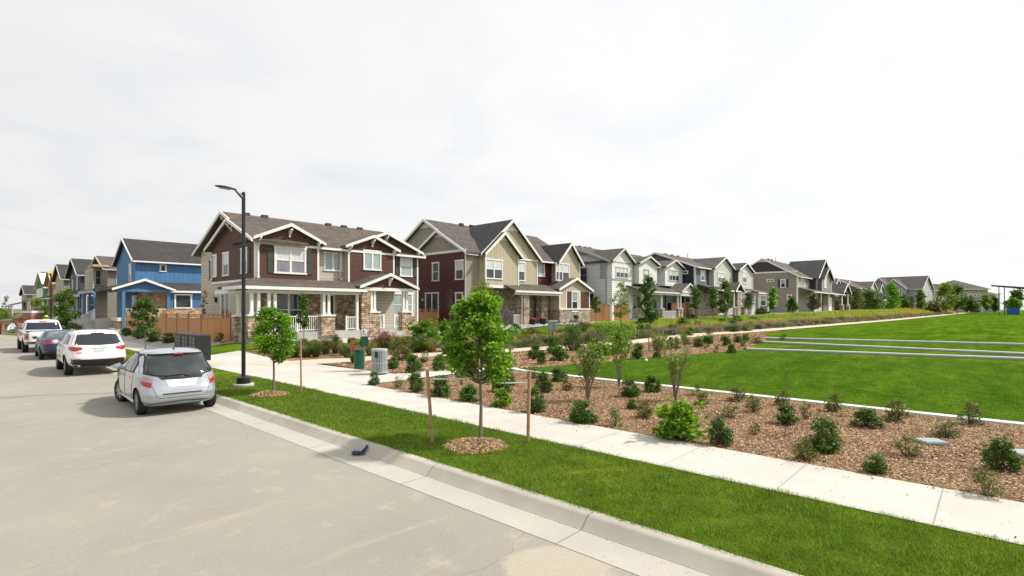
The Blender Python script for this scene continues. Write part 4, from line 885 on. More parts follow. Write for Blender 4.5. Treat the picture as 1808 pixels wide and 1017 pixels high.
h.box('grey_panel', TAN, (-.05, 3.2, -.06, 0, 3.6, 6.3)); h.win('F', -.06, .6, 2.2, 4.0, 6.0, 1, 2, .14, top=GLB)
OSB = M('osb_sheathing', (.50, .27, .10), .85, .25, 1.5); GRN = M('green_sheathing', (.03, .20, .08), .7, .2, 1.5); WRAP = M('white_house_wrap', (.75, .74, .72), .7, .08, 1)
def unfinished(label, px, b, w, d, ez, rz, wall, roof, extra=None, z=1.2):
    h = street_house(label, px, b, w, d, ez, rz, wall, roof, z=z, front=(), porchm=False)
    for f, u in (('F', 1.5), ('F', 5), ('L', 2), ('L', 6)):
        for zz_ in (1.0, 4.2):
            m = MB()
            if f == 'F': m.box(u, u+1.1, -.04, .02, zz_, zz_+1.5)
            else: m.box(-.04, .02, u, u+1.1, zz_, zz_+1.5)
            m.build('window_opening', DARKDOOR, h.r)
    m = MB(); m.box(-2.4, 0, .2, d-.2, 3.1, 3.3)
    for y in (.4, d/2, d-.4): m.box(-2.3, -2.15, y-.07, y+.07, -.4, 3.1)
    m.build('porch_framing', M('raw_lumber', (.5, .37, .2), .8), h.r); return h
unfinished('unfinished house in bare orange sheathing, behind the pale yellow house', 96, 121, 10, 9, 6.4, 9.0, OSB, OSB)
h = unfinished('unfinished house with green sheathing and a white covered roof', 82, 135, 12, 16, 6.0, 9.6, GRN, WRAP); h.box('house_wrap', WRAP, (-.08, .0, 5, 16, .2, 5.6)); h.box('lower_roof_edge', DARKSH, (-.7, 3.2, -.5, .4, 5.9, 6.15))
h = street_house('small grey house with dark roof at the far left end of the street', 47, 172, 10, 12, 6.0, 8.6, siding('far_grey_lap', (.26, .26, .26), .2), DARKSH, z=.6, front=[('L', 0, 2, 4, 3.8, 5.6, 1), ('L', 0, 7, 9, 3.8, 5.6, 1), ('F', 0, 1, 3, 3.8, 5.6, 1)])
# ================================================================ VEGETATION
rng = np.random.default_rng(11)
def leaf_quads(C, L, W, rg, droop=.2, up=.3):
    """bent leaf quads around centres C. L, W arrays or scalars"""
    n = len(C); d = rg.normal(size=(n, 3)); d[:, 2] = d[:, 2]*.7-droop; d /= np.linalg.norm(d, axis=1)[:, None]
    nrm = rg.normal(size=(n, 3)); nrm[:, 2] += up*3; s = np.cross(d, nrm); s /= np.linalg.norm(s, axis=1)[:, None]+1e-9
    k = rg.uniform(.7, 1.25, n)[:, None]; L_ = L*k; W_ = W*k
    V = np.stack([C, C+d*L_*.45+s*W_*.5, C+d*L_, C+d*L_*.45-s*W_*.5], 1).reshape(-1, 3)
    F = np.arange(4*n).reshape(n, 4); return V, F
def leaf_mesh(name, C, L, W, seed=0, **k):
    rg = np.random.default_rng(seed); V, F = leaf_quads(np.asarray(C, float), L, W, rg, **k); return fast_mesh(name, V, F)
def crown_points(rg, H0, H1, R, n, K, prof='oval', rc=.34, lean=(0, 0)):
    """clump centres filling a crown between heights H0..H1 with radius R, then leaves around them"""
    cs = []
    for i in range(K):
        t = ((i+.5)/K+rg.uniform(-.05, .05)); t = min(max(t, .02), .99)
        if prof == 'oval': r = R*(sin(pi*min(1, t**.72*.96+.04)))**.6
        elif prof == 'pear': r = R*float(np.interp(t, [0, .1, .3, .55, .8, .93, 1], [.6, .95, 1., .95, .68, .42, .15]))
        elif prof == 'cone': r = R*min(1, (1-t)**.7*1.15)*min(1, t*5+.35)
        elif prof == 'col': r = R*min(1, (1-t)*3)**.6*min(1, t*4+.3)
        else: r = R*min(1, t*1.4+.15)*min(1, (1-t)*3+.2)**.5
        a = rg.uniform(0, 2*pi)+i*2.4; q = r*rg.uniform(.25, .95)
        cs.append((cos(a)*q+lean[0]*t, sin(a)*q+lean[1]*t, H0+(H1-H0)*t, rc*R*rg.uniform(.7, 1.3)))
    cs = np.array(cs); wts = cs[:, 3]**1.5; idx = rg.choice(K, n, p=wts/wts.sum())
    d = rg.normal(size=(n, 3)); d /= np.linalg.norm(d, axis=1)[:, None]
    P = cs[idx, :3]+d*cs[idx, 3:4]*(rg.uniform(.25, 1.1, n)[:, None])*np.array([1, 1, .85])
    return cs, P
BARK = M('bark_grey', (.19, .15, .115), .9, .3, 12, .6); BARKB = M('bark_brown', (.12, .08, .055), .9, .3, 12, .6)
def tree_mesh_parts(seed, H, H0, R, n, leafL, leafW, K=26, prof='oval', tr=.04, bark=BARK, leaf=None, rc=.34, droop=.25, trunk_h=None, nb=None, lean=(0, 0)):
    rg = np.random.default_rng(seed); cs, P = crown_points(rg, H0, H, R, n, K, prof, rc, lean)
    cm = fast_mesh('crown', *leaf_quads(P, leafL, leafW, rg, droop)); cm.materials.append(leaf)
    m = MB(); th = trunk_h or H*.86; pts = [(rg.normal()*.012*H*(i/7), rg.normal()*.012*H*(i/7), th*i/7) for i in range(8)]; pts[0] = (0, 0, -.1)
    m.tube(pts, [tr*(1.35 if i == 0 else 1-.85*i/7) for i in range(8)], 8)
    for c in cs[:nb or len(cs)]:
        zb = max(H0*.85, c[2]-R*rg.uniform(.35, .8)); zb = min(zb, th*.95)
        k = zb/th*7; i = min(int(k), 6); f = k-i; b0 = np.array(pts[i])*(1-f)+np.array(pts[i+1])*f
        mid = (b0+c[:3])/2+np.array([0, 0, -.06*R]); m.tube([b0, mid, c[:3]], [tr*.42, tr*.28, tr*.1], 5, False)
    me = m.build('tmp', bark, None, True); md = me.data; bpy.data.objects.remove(me); return md, cm
def place_tree(name, label, cat, group, a, b, z, parts, s=(1, 1, 1), rz=0.):
    t = thing(name, label, cat, (a, b, z), rz, group); t.scale = s
    link('trunk', parts[0], None, t); link('crown', parts[1], None, t); return t
LF_MAPLE = leafmat('maple_leaf', (.15, .275, .02), .5, .45, (.36, .42, .06)); LF_BRIGHT = leafmat('bright_leaf', (.14, .27, .02), .4, .45, (.36, .38, .05))
LF_DARK = leafmat('dark_leaf', (.075, .140, .022), .5, .35, (.18, .22, .05)); LF_OLIVE = leafmat('olive_leaf', (.12, .14, .035), .4, .35, (.28, .17, .05)); LF_MID = leafmat('mid_leaf', (.080, .155, .026), .45, .35, (.18, .22, .05))
LF_ASH = leafmat('loose_yellow_green_leaf', (.16, .24, .035), .3, .4, (.28, .24, .04)); LF_GREY = leafmat('grey_leaf', (.15, .18, .09), .3, .25); LF_ORG = leafmat('orange_twig_leaf', (.30, .16, .05), .3, .3)
def px_tree(name, label, cat, px, by, ty, wpx, cby, seed, group=None, leaf=LF_MID, prof='oval', n=2500, K=26, leafpx=None, ll=.09, tr=None, bark=BARK, rc=.34, D=None, gap=0, **k):
    if D is None: a, b, z, D = at(px, by)
    else: a, b = atD(px, D); z = float(gz(a, b))
    H = HC-(ty-HY)/FPX*D-z; H0 = max(.05, HC-(cby-HY)/FPX*D-z); R = wpx/2/FPX*D
    parts = tree_mesh_parts(seed, H*.97, H0+.05*H, R*.86, n, ll, ll*.62, K, prof, tr or max(.018, H*.011), bark, leaf, rc, **k)
    return place_tree(name, label, cat, group, a, b, z, parts)
GT = 'young trees planted along the park and the street'
T1 = px_tree('street_tree', 'leafy street tree with dense bright green crown, tied between two wooden stakes', 'tree', 848, 778, 520, 172, 674, 3, GT, LF_MAPLE, 'pear', 9500, 70, ll=.082, tr=.037, rc=.24)
T2 = px_tree('street_tree', 'round bright green street tree in the verge beside the black lamp post', 'tree', 483, 694, 541, 102, 640, 5, GT, LF_BRIGHT, 'pear', 6000, 46, ll=.085, tr=.04, rc=.26)
px_tree('sapling', 'slim dark green sapling in front of the duplex porch, seen beside a pale stake', 'tree', 536, 613, 516, 32, 580, 8, GT, LF_DARK, 'cone', 1300, 18, ll=.12, tr=.03, D=27.5)
px_tree('street_tree', 'small airy street tree with olive green crown in front of the cedar fence', 'tree', 257, 624, 526, 58, 596, 9, GT, leafmat('fence_tree_leaf', (.075, .125, .025), .35, .35, (.2, .2, .04)), 'oval', 3200, 30, ll=.13, tr=.04)
px_tree('shrub_tree', 'dense multi-stemmed green tree by the street behind the white pickup', 'tree', 119, 588, 510, 50, 592, 10, GT, LF_MID, 'pear', 4800, 40, ll=.17, D=49)
px_tree('street_tree', 'leafy tree in front of the green sheathed unfinished house', 'tree', 66, 580, 526, 38, 566, 12, GT, LF_ASH, 'oval', 1600, 22, ll=.2, D=66); px_tree('street_tree', 'thin sparse tree at the far left edge against the sky', 'tree', 11, 572, 522, 14, 550, 13, GT, LF_GREY, 'oval', 160, 10, ll=.4, D=140)
px_tree('street_tree', 'scrubby yellow-green tree at the left edge behind the red container', 'tree', 4, 575, 545, 34, 574, 14, GT, LF_ASH, 'oval', 900, 14, ll=.35, D=120)
px_tree('park_tree', 'dark green upright young tree with tall bare trunk in front of the pale grey house', 'tree', 1146, 619, 487, 40, 572, 15, GT, leafmat('park_tree_leaf', (.065, .14, .022), .45, .35), 'col', 2600, 34, ll=.13, tr=.035, rc=.42)
px_tree('park_tree', 'pale green narrow tree at the left corner of the pale grey house', 'tree', 1096, 583, 498, 36, 562, 16, GT, LF_ASH, 'col', 1500, 22, ll=.15, D=48, rc=.45)
px_tree('shrub_tree', 'small round dark tree beside the cedar fence of the pale grey house', 'tree', 1053, 566, 521, 26, 553, 17, GT, LF_DARK, 'oval', 1100, 16, ll=.16, D=54)
px_tree('garden_tree', 'loose light green tree in front of the red house, behind the staked street tree', 'tree', 851, 590, 497, 62, 575, 18, GT, LF_ASH, 'oval', 2600, 30, ll=.12, D=38, rc=.4)
px_tree('garden_tree', 'slim purple-brown sapling beside the red sided wall', 'tree', 795, 585, 507, 18, 566, 19, GT, leafmat('plum_leaf', (.07, .06, .05), .4, .2), 'col', 700, 18, ll=.12, D=41)
px_tree('garden_tree', 'bare orange-leaved sapling against the duplex side wall', 'tree', 360, 577, 510, 18, 560, 20, GT, LF_ORG, 'vase', 110, 14, ll=.16, D=38)
far = [(1228, 570, 505, 17, 548, LF_MID, 'col', 'narrow green tree before the navy wall'), (1258, 566, 506, 16, 545, LF_MID, 'col', 'narrow green tree at the porch of the navy and grey house'), (1280, 566, 495, 24, 552, LF_MID, 'col', 'tallest green tree in front of the navy and grey house'),
    (1321, 566, 517, 17, 545, LF_GREY, 'oval', 'small greyish tree at the right wing of the navy and grey house'), (1365, 562, 508, 14, 545, LF_BRIGHT, 'col', 'bright green narrow tree before the taupe side wall'), (1399, 564, 526, 16, 548, LF_MID, 'cone', 'low cone shaped tree at the corner of the taupe house'),
    (1437, 560, 518, 20, 546, LF_GREY, 'oval', 'grey-green tree in front of the taupe porch'), (1490, 552, 506, 20, 546, LF_MID, 'oval', 'dark bushy tree right of the taupe porch gable'), (1507, 552, 510, 24, 548, LF_OLIVE, 'oval', 'olive yellow tree in front of the white hip roofed house'),
    (1537, 552, 513, 26, 546, LF_MID, 'oval', 'rounded green tree in front of the dark teal house'), (1550, 552, 520, 18, 546, LF_GREY, 'oval', 'greyish low tree left of the tallest bright green tree'), (1573, 552, 502, 24, 545, LF_BRIGHT, 'cone', 'tall bright green tree left of the blue-grey house'),
    (1596, 552, 522, 16, 544, LF_MID, 'oval', 'small tree under the arched porch'), (1607, 552, 524, 15, 544, LF_GREY, 'oval', 'grey-green shrubby tree at the arched porch'), (1624, 552, 514, 14, 544, LF_MID, 'col', 'slim green tree at the right corner of the blue-grey house'),
    (1670, 550, 503, 26, 546, LF_ASH, 'oval', 'broad yellow-green tree hiding the beige houses'), (1690, 550, 506, 24, 545, LF_MID, 'oval', 'broad green tree right of the widest yellow-green one'), (1709, 550, 526, 20, 546, LF_DARK, 'oval', 'low dark tree before the large beige house'),
    (1741, 552, 521, 16, 546, LF_ASH, 'oval', 'thin yellowish tree left of the shade structure posts'), (1756, 552, 524, 12, 548, LF_DARK, 'cone', 'dark cone shaped tree beside the left shade structure post'), (1797, 552, 513, 20, 540, LF_MID, 'vase', 'sparse tree with flat crown under the shade roof'), (1788, 550, 528, 22, 546, LF_BRIGHT, 'oval', 'bright green bush rising behind the blue container'),
    (1480, 555, 530, 10, 548, LF_GREY, 'oval', 'tiny grey tree in the meadow by the taupe porch gable'), (1648, 551, 534, 18, 549, LF_OLIVE, 'oval', 'low brownish tree at the dark gap between the blue-grey and beige houses')]
for i, (px, by, ty, wp, cb, lf, pr, lab) in enumerate(far):
    D = min(at(px, max(by, 553))[3], 60+max(0, (px-1220))*.2) if px < 1480 else 118+(px-1480)*.12
    px_tree('park_tree', lab, 'tree', px, by, ty-1, wp*(1.35 if px < 1480 else 1.6 if px < 1735 else 1.1), cb+1, 40+i, GT, lf, pr, 900 if wp < 20 else 1700, 24, ll=D*.0038, D=D, rc=.45)
# ---- stakes and ties
WOOD = M('stake_wood', (.36, .23, .13), .85, .3, 5, .4)
def stake(label, px, by, ty, r=.032, lean=.02):
    a, b, z, D = at(px, by); H = HC-(ty-HY)/FPX*D-z; t = thing('tree_stake', label, 'stake', (a, b, z), 0, 'wooden tree stakes in the verge')
    m = MB(); m.tube([(0, 0, -.1), (-lean*.5*SS, lean*.5*CC, H*.5), (-lean*SS, lean*CC, H)], r, 8); m.build('post', WOOD, t, True)
    m = MB(); m.tube([(-lean*SS, lean*CC, H-.012), (-lean*SS, lean*CC, H+.006)], r*1.06, 8); m.build('cut_top', M('cut_wood', (.5, .38, .24), .8), t); return t, (a, b, z, H, D)
s1, q1 = stake('weathered round stake left of the staked street tree', 764, 782, 653, .030, .10); s2, q2 = stake('reddish round stake right of the staked street tree', 932, 783, 655, .030, -.03)
stake('pale thin stake standing alone beside the round street tree', 532, 694, 601, .026, .02); stake('thin stake in the rear mulch bed right of the upright park tree', 1172, 622, 578, .03, .02)
ta, tb, tz, TD = at(847, 778)
STRAP = M('white_strap', (.72, .72, .70), .6, .05)
for (a_, b_, z_, H_, D_), py, nm in ((q1, 669, 'thin pale strap running from the tree to the weathered stake'), (q2, 676, 'white strap running from the tree to the reddish stake')):
    zz_ = HC-(py-HY)/FPX*D_-z_; m = MB(); dx, dy = ta-a_, tb-b_
    for z0_, hh in ((zz_, .016),): m.tube([(0, 0, z0_), (dx*.5, dy*.5, z0_-.015), (dx, dy, z0_)], hh, 6)
    o = m.build('tree_strap', STRAP, None, True); o.location = (a_, b_, z_); tag(o, nm, 'strap', 'straps tying the street tree')
def mulch_ring(px, by, wpx, lab):
    a, b, z, D = at(px, by); R = wpx/2/FPX*D; rg = np.random.default_rng(int(px)); m = MB(); V = [(0, 0, .09)]; N = 40
    for rr, zz_ in ((.35, .08), (.7, .05), (1., .012), (1.04, -.02)):
        for k in range(N): q = R*rr*(1+.07*sin(3*k*2*pi/N+px)+.05*rg.normal()); V.append((cos(2*pi*k/N)*q, sin(2*pi*k/N)*q, zz_))
    F = [(0, 1+k, 1+(k+1) % N) for k in range(N)]+[(1+j*N+k, 1+(j+1)*N+k, 1+(j+1)*N+(k+1) % N, 1+j*N+(k+1) % N) for j in range(3) for k in range(N)]
    m.add(V, F); o = m.build('mulch_ring', MULCH, None, True); o.location = (a, b, z); tag(o, lab, 'mulch', 'bark mulch rings round the street trees'); return a, b, R
rings = [mulch_ring(840, 788, 108, 'wood chip ring at the foot of the staked street tree'), mulch_ring(477, 697, 62, 'wood chip ring at the foot of the tree by the lamp post')]

# ---- shrubs: a few kinds, copied
def shrub_mesh(seed, kind):
    rg = np.random.default_rng(seed); P = []
    n, ll, K = {'dense': (1900, .082, 34), 'olive': (900, .072, 22), 'loose': (420, .078, 12), 'leafy': (900, .13, 26), 'grassy': (0, 0, 0), 'spiky': (700, .09, 18)}[kind]
    m = MB(); 
    if kind == 'grassy': return None
    cs = []
    for i in range(K):
        t = rg.uniform(0, 1); a = i*2.4+rg.uniform(-.4, .4); r = .36*sqrt_(rg.uniform(.05, 1))*(1.05-.55*t**2); cs.append((cos(a)*r, sin(a)*r, .10+.74*t*(1-.5*(r/.4)**2)))
    cs = np.array(cs); idx = rg.integers(0, K, n); d = rg.normal(size=(n, 3)); d /= np.linalg.norm(d, axis=1)[:, None]
    P = cs[idx]+d*rg.uniform(.02, .17 if kind != 'dense' else .15, n)[:, None]; P[:, 2] = np.maximum(P[:, 2], .03)
    sh = []; 
    for i in range(7 if kind == 'dense' else 10):
        a = rg.uniform(0, 2*pi); r = rg.uniform(.25, .55); hh = rg.uniform(.35, 1.08); q = rg.uniform(.35, 1, 16)[:, None]; sh.append(np.array([[cos(a)*r, sin(a)*r, hh]])*q+rg.normal(size=(16, 3))*.018)
    P = np.concatenate([P]+sh)
    V, F = leaf_quads(P, ll, ll*(.55 if kind != 'spiky' else .3), rg, -.25 if kind in ('leafy', 'spiky') else 0., .2); me = fast_mesh('shrub', V, F)
    for c in cs: m.tube([(rg.normal()*.03, rg.normal()*.03, -.03), tuple(c*np.array([.5, .5, .45])), tuple(c)], [.012, .009, .004], 4, False)
    t = m.build('tmp', BARKB, None); tm = t.data; bpy.data.objects.remove(t)
    bm = bmesh.new(); bm.from_mesh(me); nf = len(bm.faces); bm.from_mesh(tm); bm.faces.ensure_lookup_table()
    for f in bm.faces[nf:]: f.material_index = 1
    bm.to_mesh(me); bm.free(); return me
def sqrt_(x): return math.sqrt(x)
KM = {'dense': (LF_DARK, LF_MID), 'olive': (LF_OLIVE, LF_OLIVE), 'loose': (LF_OLIVE, LF_MID), 'leafy': (leafmat('leafy_shrub_leaf', (.125, .225, .026), .45, .42, (.30, .34, .06)), LF_MAPLE), 'spiky': (LF_ASH, LF_OLIVE)}
SHR = {}
for k in KM:
    for i in range(5):
        me = shrub_mesh(100+i*3+len(k)*7, k); me.materials.append(KM[k][i % 2]); me.materials.append(BARKB); SHR[(k, i)] = me
KIND = {'dense': 'dense dark green', 'olive': 'olive green', 'loose': 'small sparse', 'leafy': 'bright leafy', 'spiky': 'spiky yellow-green'}
shn = 0
def shrub(px, by, hpx, wpx, kind, where, look=None, D=None):
    global shn
    if D is None: a, b, z, D = at(px, by)
    else: a, b = atD(px, D); z = float(gz(a, b))
    o = link('shrub', SHR[(kind, (shn*7+int(px)) % 5)]); s = wpx/FPX*D/.86; hh = hpx/FPX*D/.88; k = 1/math.sqrt(1+(.0)); o.scale = (s, s, hh); o.location = (a, b, z-.01); o.rotation_euler = (.12*sin(shn*2.3), .12*cos(shn*1.3), shn*1.7)
    tag(o, '%s shrub %s' % (look or KIND[kind], where), 'shrub', 'shrubs planted in the mulch beds'); shn += 1; return o
BED = [(1330, 728, 30, 32, 'olive', 'at the white edging left of the reddish-topped one', None), (1383, 716, 28, 30, 'olive', 'at the white edging, above a low green one', 'reddish-topped olive'), (1386, 749, 34, 44, 'dense', 'between the white edging and the largest dark one', 'low spreading green'),
 (1334, 768, 26, 22, 'loose', 'in bare mulch right of the bright leafy one', None), (1422, 740, 32, 24, 'loose', 'at the white edging with upright green twigs', None), (1475, 727, 34, 34, 'olive', 'against the white edging, left of the wide low one', 'round olive'),
 (1457, 797, 58, 64, 'dense', 'in the middle of the front mulch bed', 'largest dark green'), (1424, 813, 44, 42, 'olive', 'directly left of the largest dark green one near the sidewalk', None), (1530, 754, 34, 48, 'dense', 'in dark soil near the white edging', 'wide low dark green'),
 (1587, 743, 38, 48, 'olive', 'overlapping the white edging in the right half', 'dense flat-topped olive'), (1711, 750, 42, 40, 'olive', 'overlapping the white edging near the right border', 'thin reddish olive'), (1671, 772, 30, 44, 'olive', 'left of the upright one, above the pale lid', 'low wide yellowish'),
 (1601, 806, 38, 52, 'loose', 'just left of the pale irrigation lid', 'see-through twiggy'), (1543, 836, 34, 42, 'dense', 'close to the sidewalk, alone in bare chips', 'small round dark'), (1762, 830, 58, 58, 'dense', 'at the right border beside the cut off lid', 'tall upright dark green'),
 (1741, 878, 48, 60, 'spiky', 'by the sidewalk at the right border', None), (1027, 746, 40, 54, 'dense', 'next to the sidewalk, clipped to a dome', 'tight round very dark'), (1087, 753, 30, 30, 'loose', 'next to the sidewalk, right of the dome shaped one', 'wispy'),
 (1197, 776, 70, 84, 'leafy', 'next to the sidewalk, far larger than its neighbours', 'big bright green leafy'), (1140, 738, 34, 38, 'olive', 'left of the big bright leafy one', None), (1114, 701, 32, 38, 'dense', 'at the edging, left of a matching one', None), (1151, 692, 30, 38, 'dense', 'at the edging, left of the vase shaped bare shrub', None),
 (1302, 708, 28, 36, 'olive', 'on the white edging above the bright leafy one', None), (1240, 715, 24, 28, 'olive', 'right of the vase shaped bare shrub', 'brownish'), (1229, 698, 22, 22, 'loose', 'touching the edging right of the vase shaped bare shrub', 'tiny'), (1270, 785, 48, 46, 'dense', 'immediately right of the big bright leafy one', 'mid green'),
 (1288, 737, 24, 40, 'loose', 'behind the mid green one, low and broad', 'flat'), (1115, 722, 18, 22, 'dense', 'in dark mulch left of the olive one', 'tiny dark'), (948, 728, 46, 38, 'dense', 'right of the reddish stake by the sidewalk', 'upright'), (957, 693, 36, 36, 'dense', 'behind the upright one, right of the reddish stake', None),
 (886, 718, 32, 36, 'leafy', 'in line between the tree trunk and the reddish stake', 'light green'), (884, 692, 26, 36, 'dense', 'behind the light green one under the staked tree', None), (827, 708, 30, 42, 'dense', 'just left of the staked tree trunk', 'low wide green'), (777, 700, 38, 42, 'dense', 'behind the weathered stake', 'bushy green'),
 (734, 692, 34, 34, 'dense', 'left of the weathered stake by the sidewalk', 'ragged dark'), (703, 685, 22, 20, 'loose', 'in the narrow end of the front bed', 'thin upright'), (662, 680, 24, 22, 'dense', 'in front of the slatted bin, at the tip of the front bed', 'small dark'), (987, 673, 26, 34, 'dense', 'beside the end of the white edging', None),
 (943, 668, 22, 32, 'olive', 'beside the end of the path behind the stake', None), (900, 680, 22, 30, 'dense', 'beneath the crown of the staked tree, at the path', 'half hidden'), (1000, 690, 24, 24, 'olive', 'left of the tall loose many-stemmed shrub', 'small'),
 (730, 658, 32, 34, 'dense', 'behind the cross path, right of the slatted bin', 'upright green'), (774, 655, 28, 30, 'dense', 'behind the cross path under the tree crown', None), (693, 651, 22, 22, 'dense', 'directly right of the slatted bin', 'small'), (750, 637, 18, 18, 'loose', 'mid bed behind the cross path', 'small upright'),
 (716, 634, 26, 26, 'olive', 'beside the tan path, left of the hidden white flowers', None), (943, 634, 26, 26, 'dense', 'right of the tree crown below the tan path', 'rounded dark'), (958, 643, 24, 22, 'dense', 'below the rounded dark one right of the tree crown', 'narrow'), (975, 624, 30, 24, 'dense', 'above the tan path right of the tree crown', 'upright'),
 (988, 637, 26, 32, 'dense', 'at the right of the narrow one in the rear bed', 'broad'), (1013, 619, 46, 36, 'dense', 'in front of the cabinet lawn, overlapping the tan path', 'tall rough'), (1043, 619, 34, 22, 'olive', 'on the tan path edge, right of the tall rough one', 'slim'), (1126, 634, 28, 26, 'dense', 'in the rear bed left of the upright park tree', 'dark rounded'),
 (1160, 632, 12, 16, 'dense', 'at the lawn corner under the upright park tree', 'very small'), (1195, 616, 18, 18, 'loose', 'below the tan path right of the thin stake', 'small'), (1160, 620, 28, 26, 'olive', 'just right of the upright park tree trunk', 'yellowish'), (1183, 611, 16, 14, 'dense', 'on the edge of the tan path by the thin stake', 'tiny'),
 (1234, 607, 16, 14, 'loose', 'on the tan path edge, first of three small ones', 'tiny dark'), (1253, 606, 14, 16, 'dense', 'on the tan path edge, middle of three small ones', 'tiny dark'), (1283, 610, 17, 18, 'dense', 'on the tan path edge, right-hand of three small ones', 'small dark'), (1291, 624, 17, 16, 'dense', 'at the right end of the rear bed beside the lawn', 'small dark'),
 (1265, 624, 14, 14, 'loose', 'in the rear bed near the lawn', 'thin'), (1246, 616, 12, 14, 'loose', 'in the middle of the rear bed right end', 'thin low'), (1337, 607, 14, 22, 'olive', 'between the tan path and the nearest seat wall', 'low'), (1383, 601, 12, 18, 'loose', 'where the tan path meets the middle seat wall', 'low'), (1312, 612, 12, 14, 'olive', 'at the tip of the rear bed', 'low'),
 (1075, 600, 26, 28, 'leafy', 'among the ornamental grass left of the upright park tree', 'light green'), (1095, 611, 30, 30, 'dense', 'above the tan path left of the upright park tree', 'full'), (1060, 632, 28, 40, 'leafy', 'behind the tall loose many-stemmed shrub', 'rough light green')]
for px, by, hp, wp, k, wh, lk_ in BED: shrub(px, by, hp, wp, k, wh, lk_)
GB = [(752, 612, 46, 60, 'leafy', 'left of the staked tree crown in front of the duplex steps', 'tall loose', 31), (705, 622, 40, 44, 'olive', 'behind the slatted bin below the duplex steps', 'brushy olive', 24), (790, 600, 40, 40, 'leafy', 'hidden partly by the staked tree crown', 'light green', 33), (735, 576, 18, 18, 'dense', 'on the gravel right of the duplex steps', 'round', 32.0),
  (245, 598, 18, 26, 'dense', 'at the cedar fence, left end', 'dark', None), (270, 604, 18, 24, 'dense', 'at the cedar fence, second from the left end', 'dark', None), (222, 593, 14, 22, 'dense', 'at the far left corner of the cedar fence', 'dark', None), (297, 606, 18, 26, 'dense', 'at the cedar fence behind the mailboxes', 'tawny edged', None),
  (388, 605, 18, 20, 'olive', 'with pale flowers in the gravel right of the mailboxes', 'small yellowish', None), (356, 592, 12, 12, 'dense', 'at the cedar fence between two posts', 'thin', None), (1222, 560, 10, 22, 'dense', 'at the cedar fence of the navy and grey house', 'low', 60.), (1138, 566, 12, 40, 'dense', 'along the porch of the pale grey house', 'low hedge-like', 52.), (910, 566, 14, 22, 'dense', 'at the stone pillar of the red house', 'dark', 43.), (1345, 553, 12, 28, 'dense', 'at the base of the taupe side wall', 'dark', 80.)]
for px, by, hp, wp, k, wh, lk_, D_ in GB: shrub(px, by, hp, wp, k, wh, lk_, D_)
# vase shaped multi-stem shrubs
def vase(label, px, by, ty, wpx, leaf, n, seed, ns=12):
    a, b, z, D = at(px, by); H = HC-(ty-HY)/FPX*D-z; R = wpx/2/FPX*D; rg = np.random.default_rng(seed); t = thing('tall_shrub', label, 'shrub', (a, b, z), 0, 'tall multi-stemmed shrubs'); m = MB(); P = []
    for i in range(ns):
        an = i*2.4+rg.uniform(-.3, .3); r = R*rg.uniform(.2, 1.); h_ = H*rg.uniform(.65, 1.)
        pts = [(0, 0, -.03), (cos(an)*r*.25, sin(an)*r*.25, h_*.35), (cos(an)*r*.65, sin(an)*r*.65, h_*.72), (cos(an)*r, sin(an)*r, h_)]
        m.tube(pts, [.014, .011, .007, .003], 5, False); q = np.array(pts)
        for k in range(3):
            f = rg.uniform(.4, .9); p0 = q[1]*(1-f)+q[3]*f; p1 = p0+np.array([rg.normal()*R*.2, rg.normal()*R*.2, H*.14]); m.tube([p0, p1], [.006, .002], 4, False); P += [p0*(1-u)+p1*u+rg.normal(size=3)*.03 for u in rg.uniform(0, 1, n//ns//6)]
        P += [q[1]*(1-u)+q[3]*u+rg.normal(size=3)*R*.09 for u in rg.uniform(.15, 1.05, n//ns//2)]
    m.build('stems', BARK, t, True); o = link('foliage', fast_mesh('foliage', *leaf_quads(np.array(P), .085, .045, rg, -.1)), leaf, t); return t
vase('bare vase shaped shrub with sparse leaves standing at the white edging before the lawn', 1192, 708, 602, 62, LF_ASH, 420, 1, 14); vase('tall loose many-stemmed shrub with yellowish leaves left of the leafy sapling', 1038, 708, 604, 72, LF_ASH, 900, 2, 16)
vase('leafy thin sapling-like shrub with a few red leaves, right of the tall loose shrub', 1092, 684, 578, 70, LF_BRIGHT, 1000, 3, 9); vase('bare white-twigged shrub under the left side of the staked tree crown', 815, 681, 655, 26, LF_ASH, 30, 4, 10)
vase('rough green tall shrub behind the tan path, right of the utility cabinet', 1062, 606, 566, 44, LF_MAPLE, 900, 5, 14)

# ---- grass blades, chips and meadow (stuff)
def blades(name, A, B, Z, h, wdt, mat, seed, lean=.35, label=None):
    rg = np.random.default_rng(seed); n = len(A); C = np.stack([A, B, Z], 1); an = rg.uniform(0, 2*pi, n); hh = h*rg.uniform(.6, 1.25, n) if np.isscalar(h) else h
    s = np.stack([np.cos(an), np.sin(an), 0*an], 1)*np.asarray(wdt).reshape(-1, 1)/2; tip = rg.normal(size=(n, 3))*lean*hh[:, None]; tip[:, 2] = hh
    V = np.stack([C-s, C+s, C+tip], 1).reshape(-1, 3); o = link(name, fast_mesh(name, V, np.arange(3*n).reshape(n, 3)), mat); tag(o, label, 'grass', kind='stuff'); return o
GR1 = leafmat('turf_blade', (.135, .215, .020), .55, .35, (.36, .36, .08)); GR2 = leafmat('lawn_blade', (.10, .195, .016), .4, .35, (.22, .29, .04))
n = 190000; bq = -2.5+22*rng.uniform(0, 1, n)**1.6; aq = rng.uniform(5.09, 7.35, n); keep = np.ones(n, bool)
for (ra, rb, RR) in rings: keep &= ((aq-ra)**2+(bq-rb)**2) > (RR*.95)**2
aq, bq = aq[keep], bq[keep]; den = np.sin(aq*5+np.sin(bq*3)*2)*np.sin(bq*4+aq*3)+.6*np.sin(aq*13+bq*5)*np.sin(bq*11-aq*4)
